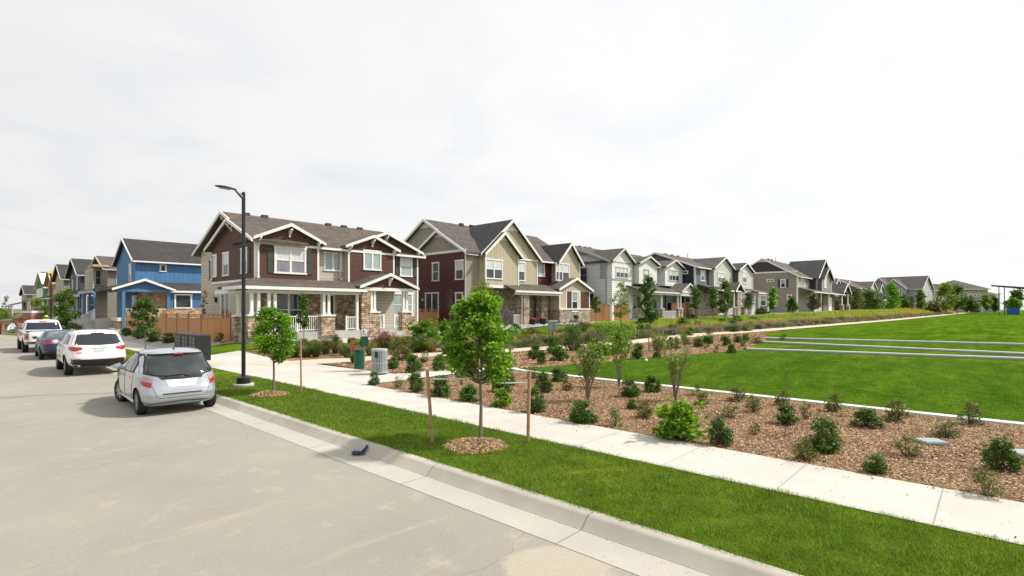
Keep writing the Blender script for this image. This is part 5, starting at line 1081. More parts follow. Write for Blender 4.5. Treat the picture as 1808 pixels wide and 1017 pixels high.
blades('grass', aq, bq, gz(aq, bq)+.0, .042*(1+.42*den)*rng.uniform(.6, 1.3, len(aq)), .0055+.0004*np.clip(bq, 0, 20), GR1, 1, .5, 'short turf in the verge between kerb and sidewalk')
n = 110000; aq = 15.05+16*rng.uniform(0, 1, n)**1.5; bq = rng.uniform(-3, 13.5, n); k = bq < btop(aq)-.05; aq, bq = aq[k], bq[k]
blades('lawn_grass', aq, bq, gz(aq, bq, 0), .045, .012, GR2, 2, .5, 'mown grass of the park lawn')
# bark chips
CH = NT('bark_chips'); g_ = CH.new('ShaderNodeNewGeometry'); CH.col(CH.ramp(g_.outputs['Random Per Island'], [(0, (.13, .065, .03)), (.3, (.29, .165, .08)), (.65, (.47, .32, .17)), (1, (.72, .56, .36))])); CH.rough(.9)
def chips(A, B, Z, seed, L=.030):
    rg = np.random.default_rng(seed); n = len(A); C = np.stack([A, B, Z+.012], 1); d = rg.normal(size=(n, 3)); d[:, 2] *= .35; d /= np.linalg.norm(d, axis=1)[:, None]
    s = np.cross(d, rg.normal(size=(n, 3))*.35+np.array([0, 0, 1.])); s /= np.linalg.norm(s, axis=1)[:, None]; l = (L*rg.uniform(.4, 1.4, n))[:, None]; w_ = l*rg.uniform(.2, .5, n)[:, None]
    return np.stack([C-d*l/2-s*w_/2, C+d*l/2-s*w_/2, C+d*l/2+s*w_/2, C-d*l/2+s*w_/2], 1).reshape(-1, 3)
n = 150000; bq = -3+17.3*rng.uniform(0, 1, n)**1.3; aq = rng.uniform(8.92, 14.72, n); V1 = chips(aq, bq, gz(aq, bq), 5)
n = 22000; aq2 = rng.uniform(11.2, 50, n); bq2 = btop(aq2)+(pathb(aq2)-1.1-btop(aq2))*rng.uniform(0, 1, n); k = (bq2 > 16.1) | (aq2 > 15.6); V2 = chips(aq2[k], bq2[k], gz(aq2[k], bq2[k]), 6, .08)
V3 = []
for (ra, rb, RR) in rings:
    an = rng.uniform(0, 2*pi, 2600); rr = RR*np.sqrt(rng.uniform(0, 1, 2600))*1.05; V3.append(chips(ra+rr*np.cos(an), rb+rr*np.sin(an), .14+.10*(1-rr/RR), 7, .035))
V = np.concatenate([V1, V2]+V3); o = link('wood_chips', fast_mesh('wood_chips', V, np.arange(len(V)).reshape(-1, 4)), CH.m); tag(o, 'loose bark and wood chips covering the mulch beds', 'mulch', kind='stuff')
# ornamental grasses, perennials and meadow between path and houses
def tufts(name, label, n, al, ah, t0, t1, h, c, seed, nb=26, spread=.35, wd=.03, warm=None, dist=1.0, pw=1.):
    rg = np.random.default_rng(seed); A0 = al+(ah-al)*rg.uniform(0, 1, n)**pw; T = rg.uniform(t0, t1, n); lo = pathb(A0)+1.15; hi = np.maximum(hb(A0)-3.5, lo+3); B0 = lo+(hi-lo)*T
    pk = np.sin(A0*.9+3*seed)*np.sin(B0*1.1+A0*.35+seed)+.5*np.sin(A0*2.3+B0+seed*2); keep = pk+rg.normal(size=n)*.45 > -.15*dist; A0, B0 = A0[keep], B0[keep]; n = len(A0)
    D = np.maximum(20, depth(A0, B0)); hs = h*rg.uniform(.4, 1.4, n)
    A = np.repeat(A0, nb)+rg.normal(size=n*nb)*spread*.5; B = np.repeat(B0, nb)+rg.normal(size=n*nb)*spread*.5; H = np.repeat(hs, nb)*rg.uniform(.5, 1.1, n*nb)
    W_ = wd*np.repeat(D, nb)/35.; mt = leafmat(name+'_leaf', c, .4, .3, warm); return blades(name, A, B, gz(A, B), H, W_, mt, seed, .38, label)
tufts('catmint_mounds', 'grey-purple flowering mounds lining the tan path', 3000, 21, 190, .0, .26, .42, (.27, .23, .19), 21, 34, .45, .03, (.36, .26, .34), pw=1.5)
tufts('green_mounds', 'dark green low mounds scattered along the tan path', 1900, 20, 190, .0, .3, .42, (.07, .10, .03), 22, 34, .5, .04, pw=1.5)
tufts('tan_grasses', 'tan and russet ornamental grasses behind the flowering mounds', 3400, 22, 200, .14, .5, .42, (.50, .37, .18), 23, 26, .35, .026, (.58, .44, .22), pw=1.4)
tufts('russet_grasses', 'reddish brown seed heads among the ornamental grasses', 1900, 22, 200, .28, .48, .36, (.42, .20, .09), 24, 26, .4, .03, (.42, .20, .09), pw=1.3)
tufts('meadow_grasses', 'tall yellow-green meadow grass in front of the houses', 4600, 42, 215, .42, 1.05, .30, (.34, .40, .07), 25, 26, .5, .035, (.60, .54, .16), pw=1.1)
tufts('green_perennials', 'mid green leafy perennials in the planting bed', 1300, 24, 200, .0, .5, .34, (.13, .18, .04), 26, 24, .4, .03, pw=1.5)
tufts('yellow_flowers', 'drift of golden yellow flowers near the far end of the tan path', 700, 150, 215, .35, .95, .6, (.50, .36, .06), 27, 24, .6, .035, (.65, .45, .05))

# individual clumps in the flower bed in front of the corner duplex
def clump_mesh(seed, kind):
    rg = np.random.default_rng(seed); n = {'grass': 420, 'mound': 380, 'flower': 420}[kind]; an = rg.uniform(0, 2*pi, n); r0 = np.sqrt(rg.uniform(0, 1, n))*.16
    B0 = np.stack([np.cos(an)*r0, np.sin(an)*r0, 0*an], 1); out = rg.uniform(.1, .55, n); h_ = rg.uniform(.5, 1, n)*(1-.5*out); q = an+rg.normal(size=n)*.5
    T_ = B0+np.stack([np.cos(q)*out, np.sin(q)*out, h_], 1); Mi = B0*.45+T_*.55; Mi[:, 2] += .16*h_; s = np.stack([-np.sin(q), np.cos(q), 0*q], 1)*.012
    V = np.stack([B0-s, B0+s, Mi+s*.8, Mi-s*.8], 1).reshape(-1, 3); V2 = np.stack([Mi-s*.8, Mi+s*.8, T_+s*.15, T_-s*.15], 1).reshape(-1, 3); V = np.concatenate([V, V2])
    F = np.arange(len(V)).reshape(-1, 4); mi = np.zeros(len(F), int)
    if kind != 'grass':
        P = T_[rg.integers(0, n, 260)]+rg.normal(size=(260, 3))*.05; V3, F3 = leaf_quads(P, .075, .06, rg, -.2); F = np.concatenate([F, F3+len(V)]); V = np.concatenate([V, V3]); mi = np.concatenate([mi, np.ones(260, int)])
    me = fast_mesh('clump', V, F); return me, mi
G1 = leafmat('fountain_grass', (.20, .19, .075), .35, .35, (.42, .34, .16)); G2 = leafmat('green_clump', (.08, .12, .03), .4, .3, (.16, .18, .05)); PNK = leafmat('pink_petal', (.42, .06, .09), .3, .2, (.55, .25, .25)); RST = leafmat('rust_petal', (.22, .07, .045), .3, .2, (.35, .14, .06)); GRN2 = leafmat('bed_leaf', (.07, .13, .02), .4, .3); CRM = leafmat('cream_petal', (.6, .55, .42), .2, .2, (.7, .65, .5))
CL = {}
for nm, kind, m1, m2_ in (('tan', 'grass', G1, G1), ('green', 'mound', G2, GRN2), ('pink', 'flower', G2, PNK), ('rust', 'flower', G2, RST), ('cream', 'flower', G2, CRM)):
    me, mi = clump_mesh(len(nm)*3+len(CL), kind); me.materials.append(m1); me.materials.append(m2_); me.polygons.foreach_set('material_index', mi.astype(np.int32)); CL[nm] = me
def clump(px, by, hpx, wpx, nm, lab, grp='flowers and grasses in the bed before the duplex', D=None):
    if D is None: a, b, z, D = at(px, by)
    else: a, b = atD(px, D); z = float(gz(a, b))
    name = 'grass_clump' if nm == 'tan' else 'flower_clump' if nm in ('pink', 'rust', 'cream') else 'leafy_clump'
    o = link(name, CL[nm]); s = wpx/FPX*D/1.1; o.scale = (s, s, hpx/FPX*D); o.location = (a, b, z-.01); o.rotation_euler = (0, 0, px*.37); tag(o, lab, 'plant', grp)
for px, by, hp, wp, nm, lab in ((680, 620, 42, 34, 'pink', 'tall pink and red flower clump below the duplex steps'), (666, 617, 30, 26, 'pink', 'pink flower clump left of the tallest pink one'), (575, 626, 34, 28, 'rust', 'dark red flower clump in the middle of the bed before the duplex'), (592, 624, 22, 20, 'rust', 'small rusty flower clump right of the dark red one'),
  (558, 631, 32, 30, 'green', 'green clump left of the dark red flowers'), (541, 630, 26, 34, 'tan', 'pale grass clump left of the green clump in the duplex bed'), (520, 631, 22, 28, 'green', 'low green clump near the pale stone by the walk'), (506, 628, 18, 22, 'tan', 'small tan grass clump at the left end of the duplex bed'),
  (605, 628, 30, 22, 'tan', 'upright tan grass clump left of the rust red pedestal'), (612, 632, 24, 22, 'green', 'green clump at the foot of the rust red pedestal'), (637, 630, 30, 26, 'tan', 'tan grass clump behind the dog station post'), (655, 628, 34, 36, 'tan', 'broad tan grass clump between the dog station and the slatted bin'), (625, 641, 22, 22, 'green', 'bushy clump in the mulch beside the green waste bin'),
  (698, 612, 26, 26, 'tan', 'tan grass clump right of the pink flowers'), (716, 616, 32, 30, 'tan', 'tan grass clump beside the duplex steps'), (740, 622, 34, 40, 'green', 'wide green clump left of the staked tree crown'), (762, 622, 30, 34, 'tan', 'tan grass clump behind the left side of the tree crown'), (748, 640, 14, 20, 'cream', 'cream white flower clump behind the left edge of the tree crown'),
  (926, 602, 18, 34, 'tan', 'low tan grass clump in front of the red house lawn, left one'), (950, 606, 22, 30, 'tan', 'low tan grass clump below the utility cabinet'), (937, 590, 14, 20, 'rust', 'brownish clump left of the utility cabinet'), (990, 592, 14, 34, 'rust', 'reddish clump right of the utility cabinet foot'), (1000, 604, 24, 36, 'tan', 'tan grass clump right of the utility cabinet'), (1030, 590, 22, 30, 'green', 'green clump behind the tall rough shrub'),
  (975, 610, 20, 30, 'green', 'green clump beside the tan path below the cabinet'), (910, 608, 22, 34, 'tan', 'tan grass clump at the right edge of the tree crown'), (1048, 598, 26, 30, 'tan', 'tan grass clump left of the light green shrub on the path'), (1090, 590, 16, 26, 'rust', 'rusty clump behind the full shrub above the path'), (935, 612, 16, 30, 'green', 'low green clump on the far side of the tan path'), (1005, 583, 14, 22, 'cream', 'whitish flower clump right of the utility cabinet'), (1030, 578, 12, 26, 'pink', 'pale pink flower clump at the lawn edge before the grey house')): clump(px, by, hp, wp, nm, lab)
rg0 = np.random.default_rng(77)
for i in range(34):
    px = 520+rg0.uniform(0, 230); clump(px, rg0.uniform(604, 628), rg0.uniform(9, 16), rg0.uniform(14, 22), ('tan', 'green', 'green', 'tan', 'cream')[i % 5], 'low filler plant in the bed before the brown duplex', 'low filler plants before the duplex')
o = MB(); rgs = np.random.default_rng(3)
for (px, py, w_) in ((528, 622, 16), (500, 634, 12), (1236, 560, 8)):
    pass

LV, lmi = clump_mesh(55, 'flower'); LAVM = leafmat('lavender_petal', (.26, .20, .27), .3, .2, (.40, .32, .42)); LGR = leafmat('sage_leaf', (.13, .15, .08), .35, .3, (.25, .22, .14)); LV.materials.append(LGR); LV.materials.append(LAVM); LV.polygons.foreach_set('material_index', lmi.astype(np.int32))
rg1 = np.random.default_rng(5); aL = 19.0; kk = 0
while aL < 150:
    for row in (0, 1):
        if rg1.uniform() < .12: continue
        me = (LV, CL['rust'], LV, CL['green'], LV, CL['tan'])[int(rg1.integers(0, 6))]; nm = 'flower_clump' if me is LV or me is CL['rust'] else 'grass_clump'
        a = aL+rg1.uniform(-.5, .5); b = float(pathb(a))+1.6+row*1.35+rg1.uniform(-.25, .25); o = link(nm, me); q = rg1.uniform(.75, 1.35); o.scale = (q, q, q*rg1.uniform(.42, .7)); o.location = (a, b, float(gz(a, b))-.01); o.rotation_euler = (0, 0, a*3)
        tag(o, 'low mounded perennial in the double row along the far side of the tan path', 'plant', 'perennial mounds lining the tan path')
    aL += 1.35+aL*.012

vase('rough many-stemmed shrub on the edge of the tan path, left of the upright park tree', 1102, 612, 574, 40, LF_MAPLE, 900, 6, 12); vase('loose green tall shrub at the tan path below the utility cabinet', 1012, 622, 574, 40, LF_MID, 900, 7, 12)
vase('yellowish loose shrub just right of the upright park tree', 1165, 624, 588, 34, LF_ASH, 600, 8, 10); vase('loose shrub with pale leaves at the seam of lawn and rear bed', 1208, 612, 588, 30, LF_ASH, 380, 9, 9); vase('tall airy green shrub behind the duplex bed, left of the staked tree', 765, 606, 566, 46, LF_MAPLE, 800, 10, 12)
rg2 = np.random.default_rng(31); FL = []
for i in range(44):
    px = 905+rg2.uniform(0, 1)**.9*430; yp = float(np.interp(px, [880, 1118, 1350], [617, 605, 589])); o = shrub(px, yp-rg2.uniform(5, 26), rg2.uniform(9, 20)*(1-.3*(px-905)/430), rg2.uniform(14, 26), ('dense', 'olive', 'spiky', 'leafy', 'olive')[i % 5], 'x'); o['label'] = 'mixed rounded filler shrub in the planting strip beyond the tan path'; o['group'] = 'filler shrubs beyond the tan path'
for i in range(26):
    px = 1010+rg2.uniform(0, 1)*330; yp = float(np.interp(px, [880, 1118, 1350], [622, 610, 594])); o = shrub(px, yp+rg2.uniform(3, 16)*(1-.5*(px-1010)/330), rg2.uniform(9, 15), rg2.uniform(11, 18), ('dense', 'olive', 'loose')[i % 3], 'x'); o['label'] = 'small mixed shrub filling the rear mulch bed on the near side of the tan path'; o['group'] = 'filler shrubs in the rear mulch bed'

n = 420; qa = 4.86-.5*rng.uniform(0, 1, n)**2.6; qb = rng.uniform(1.5, 16, n); qb[:80] = rng.uniform(2, 5, 80); qa[300:340] = rng.uniform(-2, 4, 40)
Vg = chips(qa, qb, 0*qa+.0, 12, .013); o = link('road_grit', fast_mesh('road_grit', Vg, np.arange(len(Vg)).reshape(-1, 4)), CH.m); tag(o, 'small bits of grit and leaf litter along the gutter', 'litter', kind='stuff')
n = 500; qa = np.where(rng.uniform(0, 1, n) < .7, 8.88-.35*rng.uniform(0, 1, n)**2, rng.uniform(7.4, 8.8, n)); qb = rng.uniform(-1, 14, n)
Vg = chips(qa, qb, 0*qa+.142, 13, .028); o = link('path_litter', fast_mesh('path_litter', Vg, np.arange(len(Vg)).reshape(-1, 4)), CH.m); tag(o, 'stray wood chips spilled onto the sidewalk edge', 'litter', kind='stuff')
# ================================================================ VEHICLES
class Loft:
    """car body: horizontal slices, each a rounded rectangle. rows: z, y_rear, y_front, half width, corner exponent"""
    def __init__(s, rows, k=.035):
        R = np.array(rows, float); s.z0, s.z1 = R[0, 0], R[-1, 0]; s.Z = np.arange(s.z0, s.z1+1e-6, .005); s.T = []
        kk = max(1, int(k/.005)); ker = np.hanning(2*kk+3)[1:-1]; ker /= ker.sum()
        for c in range(1, 5):
            v = np.interp(s.Z, R[:, 0], R[:, c]); p = np.pad(v, kk, mode='reflect', reflect_type='odd'); s.T.append(np.convolve(p, ker, 'valid'))
    def at(s, z): return [np.interp(z, s.Z, t) for t in s.T]
    def mesh(s, nz=60, nt=112):
        zs = np.linspace(s.z0, s.z1, nz); th = np.linspace(0, 2*pi, nt, endpoint=False); V = []
        for z in zs:
            yr, yf, hw, n = s.at(z); yc, L = (yr+yf)/2, (yf-yr)/2; c, q = np.cos(th), np.sin(th); m = .55+.45
            x = hw*np.sign(c)*np.abs(c)**(2/n); y = yc+L*np.sign(q)*np.abs(q)**(2/n); V += list(zip(x, y, 0*x+z))
        F = []
        for i in range(nz-1):
            for k in range(nt): a = i*nt+k; b = i*nt+(k+1) % nt; F.append((a, b, b+nt, a+nt))
        for base, zz in ((0, s.z0), ((nz-1)*nt, s.z1)):
            yr, yf, hw, n = s.at(zz); V.append((0, (yr+yf)/2, zz)); j = len(V)-1
            for k in range(nt): F.append((j, base+(k+1) % nt, base+k) if base == 0 else (j, base+k, base+(k+1) % nt))
        return V, F
    def rear(s, x, z, off=0., front=False):
        yr, yf, hw, n = s.at(z); yc, L = (yr+yf)/2, (yf-yr)/2; u = min(.995, abs(x)/hw); d = L*(1-u**n)**(1/n)
        return (x, (yc+d+off) if front else (yc-d-off), z)
    def side(s, y, z, sg=-1, off=0.):
        yr, yf, hw, n = s.at(z); yc, L = (yr+yf)/2, (yf-yr)/2; u = min(.995, abs(y-yc)/L); return (sg*(hw*(1-u**n)**(1/n)+off), y, z)
    def wrap(s, deg, z, sg=-1, off=0.):
        yr, yf, hw, n = s.at(z); yc, L = (yr+yf)/2, (yf-yr)/2; t_ = radians(deg); c, q = abs(cos(t_)), abs(sin(t_)); x = hw*c**(2/n); y = L*q**(2/n)
        nx_ = (x/hw)**(n-1)/hw; ny_ = (y/L)**(n-1)/L; k = math.hypot(nx_, ny_)+1e-9; return (sg*(x+off*nx_/k), yc-y-off*ny_/k, z)
    def patch(s, name, mat, par, kind, lo, hi, off=.008, n=16, m=8, th=.02, sg=-1):
        """skin piece between a lower and an upper polyline given in (x,z) for rear/front or (y,z) for side"""
        def res(L):
            L = np.array(L, float); d = np.concatenate([[0], np.cumsum(np.linalg.norm(np.diff(L, axis=0), axis=1))]); t = np.linspace(0, d[-1], n+1); return np.stack([np.interp(t, d, L[:, 0]), np.interp(t, d, L[:, 1])], 1)
        A, B = res(lo), res(hi); V = []; W = []
        for j in range(m+1):
            f = j/m
            for i in range(n+1):
                u, z = A[i]*(1-f)+B[i]*f
                if kind == 'wrap': V.append(s.wrap(u, z, sg, off)); W.append(s.wrap(u, z, sg, off-th))
                elif kind == 'side': V.append(s.side(u, z, sg, off)); W.append(s.side(u, z, sg, off-th))
                else: V.append(s.rear(u, z, off, kind == 'front')); W.append(s.rear(u, z, off-th, kind == 'front'))
        N = len(V); w = n+1; F = []
        for j in range(m):
            for i in range(n): a = j*w+i; F.append((a, a+1, a+1+w, a+w)); F.append((N+a+w, N+a+1+w, N+a+1, N+a))
        for i in range(n): F.append((i, N+i, N+i+1, i+1)); q = m*w+i; F.append((q+1, N+q+1, N+q, q))
        for j in range(m): a = j*w; F.append((a, a+w, N+a+w, N+a)); q = j*w+n; F.append((q, N+q, N+q+w, q+w))
        mb = MB(); mb.add(V+W, F); return mb.build(name, mat, par, True, sharp=50)
def carpaint(name, c, metal=0., rough=.3):
    t = NT(name); lw = t.new('ShaderNodeTexNoise'); lw.inputs['Scale'].default_value = 2.5; t.lk(t.coord(), lw.inputs['Vector'])
    t.col(t.ramp(lw.outputs['Fac'], [(.3, scl(c, .93)), (.7, scl(c, 1.04))])); t.b.inputs['Metallic'].default_value = metal; t.rough(rough); t.b.inputs['Coat Weight'].default_value = .9 if c[1] > .1 else .35; t.b.inputs['Coat Roughness'].default_value = .04; return t.m
TYRE = M('tyre_rubber', (.014, .014, .015), .85, .2, 20); RIM = M('alloy_rim', (.45, .46, .48), .3, .05, 5, 0, .8); RIMD = M('dark_rim', (.05, .05, .05), .4, .1)
CGL = glassmat('car_glass', (.012, .016, .02), .03); CGL2 = glassmat('car_rear_glass', (.018, .024, .026), .05, (.05, .065, .06)); PLAST = M('black_plastic', (.012, .012, .013), .55, .1); LENSR = M('red_lens', (.42, .012, .012), .15, .1, 8, coat=.6); LENSC = M('clear_lens', (.42, .30, .32), .15, .08, 8, coat=.6); CHROME = M('chrome', (.7, .7, .72), .12, .02, 3, 0, 1.)
PLATE = M('licence_plate_blank', (.70, .74, .68), .5, .08)
def wheel(par, x, y, r, w, rim=RIM, spokes=7, sgn=-1, steer=0., rr=.66):
    m = MB(); m.lathe([(r*rr, -w/2), (r*.93, -w/2), (r*.985, -w*.40), (r, -w*.25), (r, w*.25), (r*.985, w*.40), (r*.93, w/2), (r*rr, w/2)], 0, 0, 36, 'x', cap=False); T = m.build('wheel', TYRE, par, True, sharp=40)
    T.location = (x, y, r); T.rotation_euler = (0, 0, steer)
    q = MB(); o = sgn*w*.5
    V = lambda a, rr_: (cos(a)*rr_, sin(a)*rr_)
    m2 = MB(); m2.lathe([(r*rr*.99, -w*.47), (r*rr*.99, w*.47), (r*rr*.93, w*.47), (r*rr*.93, -w*.47)], 0, 0, 36, 'x', cap=False)
    for k in range(spokes):
        for da in (-.13, .13):
            a = 2*pi*k/spokes+da; c0, c1 = V(a, r*.07), V(a*1+0*da+(.06 if da > 0 else -.06), r*rr*.97); pw = .055*r
            t = (-sin(a)*pw, cos(a)*pw); x0, x1 = o*.55, o*.93
            m2.add([(x0, c0[0]-t[0], c0[1]-t[1]), (x0, c0[0]+t[0], c0[1]+t[1]), (x0, c1[0]+t[0], c1[1]+t[1]), (x0, c1[0]-t[0], c1[1]-t[1]), (x1*.9, c0[0]-t[0], c0[1]-t[1]), (x1*.9, c0[0]+t[0], c0[1]+t[1]), (x1, c1[0]+t[0]*.8, c1[1]+t[1]*.8), (x1, c1[0]-t[0]*.8, c1[1]-t[1]*.8)], [(0, 3, 2, 1), (4, 5, 6, 7), (0, 1, 5, 4), (1, 2, 6, 5), (2, 3, 7, 6), (3, 0, 4, 7)])
    m2.lathe([(r*.11, min(o*.5, o*.95)), (r*.11, max(o*.5, o*.95))], 0, 0, 14, 'x'); m2.build('rim', rim, T, True, sharp=30)
    m3 = MB(); m3.lathe([(r*rr*.9, -.02), (r*rr*.9, .02)], 0, 0, 24, 'x'); m3.build('brake_disc', RIMD, T)
def body_from(V, F, par, paint, wheels, cutw=.30, name='body'):
    m = MB(); m.add(V, F); o = m.build(name, paint, None, True)
    c = MB()
    for x, y, r in wheels:
        sg = -1 if x < 0 else 1; x0, x1 = (x-sg*cutw*.75, x+sg*.5); c.lathe([(r, min(x0, x1)), (r, max(x0, x1))], 0, 0, 40, 'x')
        c.v[-80:] = [(p[0], p[1]+y, p[2]+r_off) for p in c.v[-80:]] if False else c.v[-80:]
        n = 80; c.v[-n:] = [(p[0], p[1]+y, p[2]+WZ[0]) for p in c.v[-n:]]
    o.data.materials.append(PLAST); cu = c.build('cutter', [paint, PLAST], None, True); cu.data.polygons.foreach_set('material_index', [1]*len(cu.data.polygons)); mod = o.modifiers.new('cut', 'BOOLEAN'); mod.operation = 'DIFFERENCE'; mod.solver = 'EXACT'; mod.object = cu
    dg = bpy.context.evaluated_depsgraph_get(); me = bpy.data.meshes.new_from_object(o.evaluated_get(dg)); old = o.data; o.modifiers.clear(); o.data = me
    bpy.data.objects.remove(cu); me.polygons.foreach_set('use_smooth', [True]*len(me.polygons)); me.set_sharp_from_angle(angle=radians(32)); me.update(); o.parent = par; return o
WZ = [.3]
def liner(par, wheels, w=.26):
    for x, y, r in wheels:
        sg = -1 if x < 0 else 1; m = MB(); m.lathe([(r*1.0, min(x-sg*w*.6, x-sg*w*.8)), (r*1.0, max(x-sg*w*.6, x-sg*w*.8))], 0, 0, 28, 'x'); o = m.build('wheel_liner', PLAST, par); o.location = (0, y, WZ[0])
def line(L, par, mat, pts, sg=-1, w=.0045, off=.001, name='panel_gap', kind='side'):
    m = MB(); P = [L.side(u, z, sg, off) if kind == 'side' else L.rear(u, z, off) for u, z in pts]; m.tube(P, w, 4, False); return m.build(name, mat, par)
def dense(pts, n=14):
    P = np.array(pts, float); d = np.concatenate([[0], np.cumsum(np.linalg.norm(np.diff(P, axis=0), axis=1))]); t = np.linspace(0, d[-1], n); return list(zip(np.interp(t, d, P[:, 0]), np.interp(t, d, P[:, 1])))
def mirror(par, x, y, z, paint, k=1.):
    for sg in (-1, 1):
        m = MB(); X = sg*x; m.lathe([(.02, -.09), (.075, -.06), (.085, .0), (.075, .05), (.02, .09)], 0, 0, 14, 'y')
        o = m.build('mirror', paint, par, True); o.location = (X+sg*.10*k, y, z); o.scale = (1.5*k, .8*k, 1.05*k)
        g = MB(); g.lathe([(.07, -.075), (.07, -.062)], 0, 0, 14, 'y'); g.build('mirror_glass', CHROME, o)
        a = MB(); a.tube([(X-sg*.12, y+.02, z-.05), (X+sg*.04, y, z-.02)], .022, 6); a.build('mirror_arm', PLAST, par)

# ---------------- silver hatchback
WZ[0] = .305
t = thing('parked_car', 'silver five-door hatchback parked nearest the camera, front wheel turned out', 'car', (3.84, 14.2, 0), radians(-3), 'cars parked along the kerb'); SIL = carpaint('silver_paint', (.47, .50, .54), .55, .3)
L = Loft([(.19, .30, 3.85, .74, 5.8), (.25, .12, 3.98, .815, 5.8), (.36, .02, 4.08, .84, 5.8), (.50, .0, 4.10, .85, 5.6), (.62, .03, 4.09, .85, 5.4), (.68, .055, 4.05, .848, 5.2), (.80, .09, 3.92, .842, 5.0), (.90, .11, 3.72, .835, 4.8), (.98, .14, 3.45, .82, 4.6), (1.04, .18, 3.15, .80, 4.4), (1.14, .27, 2.95, .76, 3.5), (1.26, .38, 2.70, .71, 3.5), (1.37, .50, 2.44, .655, 3.4), (1.44, .57, 2.20, .61, 3.3), (1.475, .66, 2.02, .57, 3.2), (1.50, .82, 1.80, .50, 3.0), (1.515, 1.02, 1.55, .38, 2.6), (1.52, 1.2, 1.4, .20, 2.2)])
WH = [(-.725, .66, .345), (.725, .66, .345), (-.735, 3.16, .345), (.735, 3.16, .345)]
body_from(*L.mesh(80, 144), t, SIL, WH)
L.patch('rear_window', CGL2, t, 'rear', [(-.70, 1.0), (-.50, .955), (0, .93), (.50, .955), (.70, 1.0)], [(-.585, 1.36), (-.3, 1.385), (0, 1.39), (.3, 1.385), (.585, 1.36)], .018)
L.patch('window_surround', PLAST, t, 'rear', [(-.78, .985), (-.46, .91), (-.42, .845), (0, .835), (.42, .845), (.46, .91), (.78, .985)], [(-.655, 1.41), (-.3, 1.435), (0, 1.44), (0, 1.44), (.3, 1.435), (.655, 1.41)], .011, 28, 14)
L.patch('spoiler', SIL, t, 'rear', [(-.60, 1.415), (0, 1.435), (.60, 1.415)], [(-.56, 1.475), (0, 1.485), (.56, 1.475)], .06, 16, 4, .1)
L.patch('licence_panel', PLATE, t, 'rear', [(-.27, .665), (.27, .665)], [(-.34, .84), (.34, .84)], .008); L.patch('bumper_slot', PLAST, t, 'rear', [(-.40, .50), (.40, .50)], [(-.40, .525), (.40, .525)], .01)
L.patch('lower_lip', SIL, t, 'rear', [(-.72, .20), (0, .23), (.72, .20)], [(-.74, .27), (0, .295), (.74, .27)], .03, 20, 4, .05)
line(L, t, PLAST, dense([(-.60, .70), (-.50, .42), (.50, .42), (.60, .70)], 30), kind='rear', w=.005); line(L, t, PLAST, dense([(-.70, .29), (0, .33), (.70, .29)], 20), kind='rear', w=.008)
for sg in (-1, 1):
    a = lambda pts: [(sg*x, z) for x, z in pts]
    L.patch('tail_light', LENSR, t, 'wrap', [(64, .675), (48, .70), (39, .76)], [(66.5, .775), (50, .80), (40, .83)], .012, 14, 6, sg=sg)
    L.patch('tail_light_top', LENSC, t, 'wrap', [(66.5, .777), (50, .802), (40, .832)], [(67, .89), (50, .93), (42, .935)], .011, 14, 6, sg=sg)
    L.patch('rear_side_window', CGL, t, 'side', [(1.02, 1.0), (1.30, .985)], [(1.00, 1.18), (1.30, 1.37)], .016, 6, 8, sg=sg)
    L.patch('rear_door_window', CGL, t, 'side', [(1.36, .98), (2.05, .96)], [(1.36, 1.385), (2.03, 1.40)], .016, 8, 8, sg=sg); L.patch('front_door_window', CGL, t, 'side', [(2.12, .955), (3.02, .93)], [(2.12, 1.40), (2.42, 1.33)], .016, 10, 8, sg=sg)
    L.patch('window_frame', PLAST, t, 'side', [(.96, .965), (2.0, .94), (3.12, .905)], [(.96, 1.19), (1.35, 1.415), (2.15, 1.43), (2.5, 1.33)], .010, 20, 8, sg=sg)
    line(L, t, PLAST, dense([(2.06, 1.0), (2.08, .6), (2.05, .28)]), sg); line(L, t, PLAST, dense([(1.02, .9), (1.08, .62), (1.14, .4)]), sg); line(L, t, PLAST, dense([(3.08, .9), (3.0, .6), (2.84, .3)]), sg)
    for y, z in ((1.40, .83), (2.28, .81)): m = MB(); p = L.side(y, z, sg, .0); m.tube([(p[0]+sg*.005, y-.09, z), (p[0]+sg*.028, y, z+.005), (p[0]+sg*.005, y+.09, z)], .013, 6); m.build('door_handle', SIL, t, True)
    L.patch('side_skirt', SIL, t, 'side', [(1.02, .20), (2.80, .20)], [(1.02, .27), (2.80, .27)], .035, 12, 3, .05, sg=sg); L.patch('head_light', LENSC, t, 'side', [(3.55, .72), (3.86, .70)], [(3.5, .86), (3.7, .84)], .01, 6, 4, sg=sg)
mirror(t, .80, 2.92, .98, SIL, .8)
for x, y, r in WH: wheel(t, x-(.015 if x > 0 else -.015)*0, y, .305, .19, RIM, 7, -1 if x < 0 else 1, radians(14) if y > 2 else 0, .70)
m = MB(); p = L.rear(-.05, .93, .03); m.tube([L.rear(.18, .90, .02), L.rear(.0, .955, .03), L.rear(-.34, .93, .025)], .012, 6); m.build('rear_wiper', PLAST, t, True)
m = MB()
for x0, x1, z0, z1 in ((-.035, -.02, .87, .925), (.02, .035, .87, .925), (-.02, .02, .892, .903)):
    y = L.rear(0, .9)[1]; m.box(x0, x1, y-.022, y-.008, z0, z1)
m.build('badge', CHROME, t); m = MB(); m.tube([(0, .95, 1.50), (0, .80, 1.66)], .006, 6); m.lathe([(.03, 1.50), (.02, 1.53)], 0, .95, 10); m.build('antenna', PLAST, t, True)
m = MB(); m.tube([(.42, .10, .22), (.42, .30, .22)], .028, 10); m.build('exhaust', CHROME, t, True)
L.patch('brake_light', LENSR, t, 'rear', [(-.10, 1.405), (.10, 1.405)], [(-.10, 1.425), (.10, 1.425)], .075)

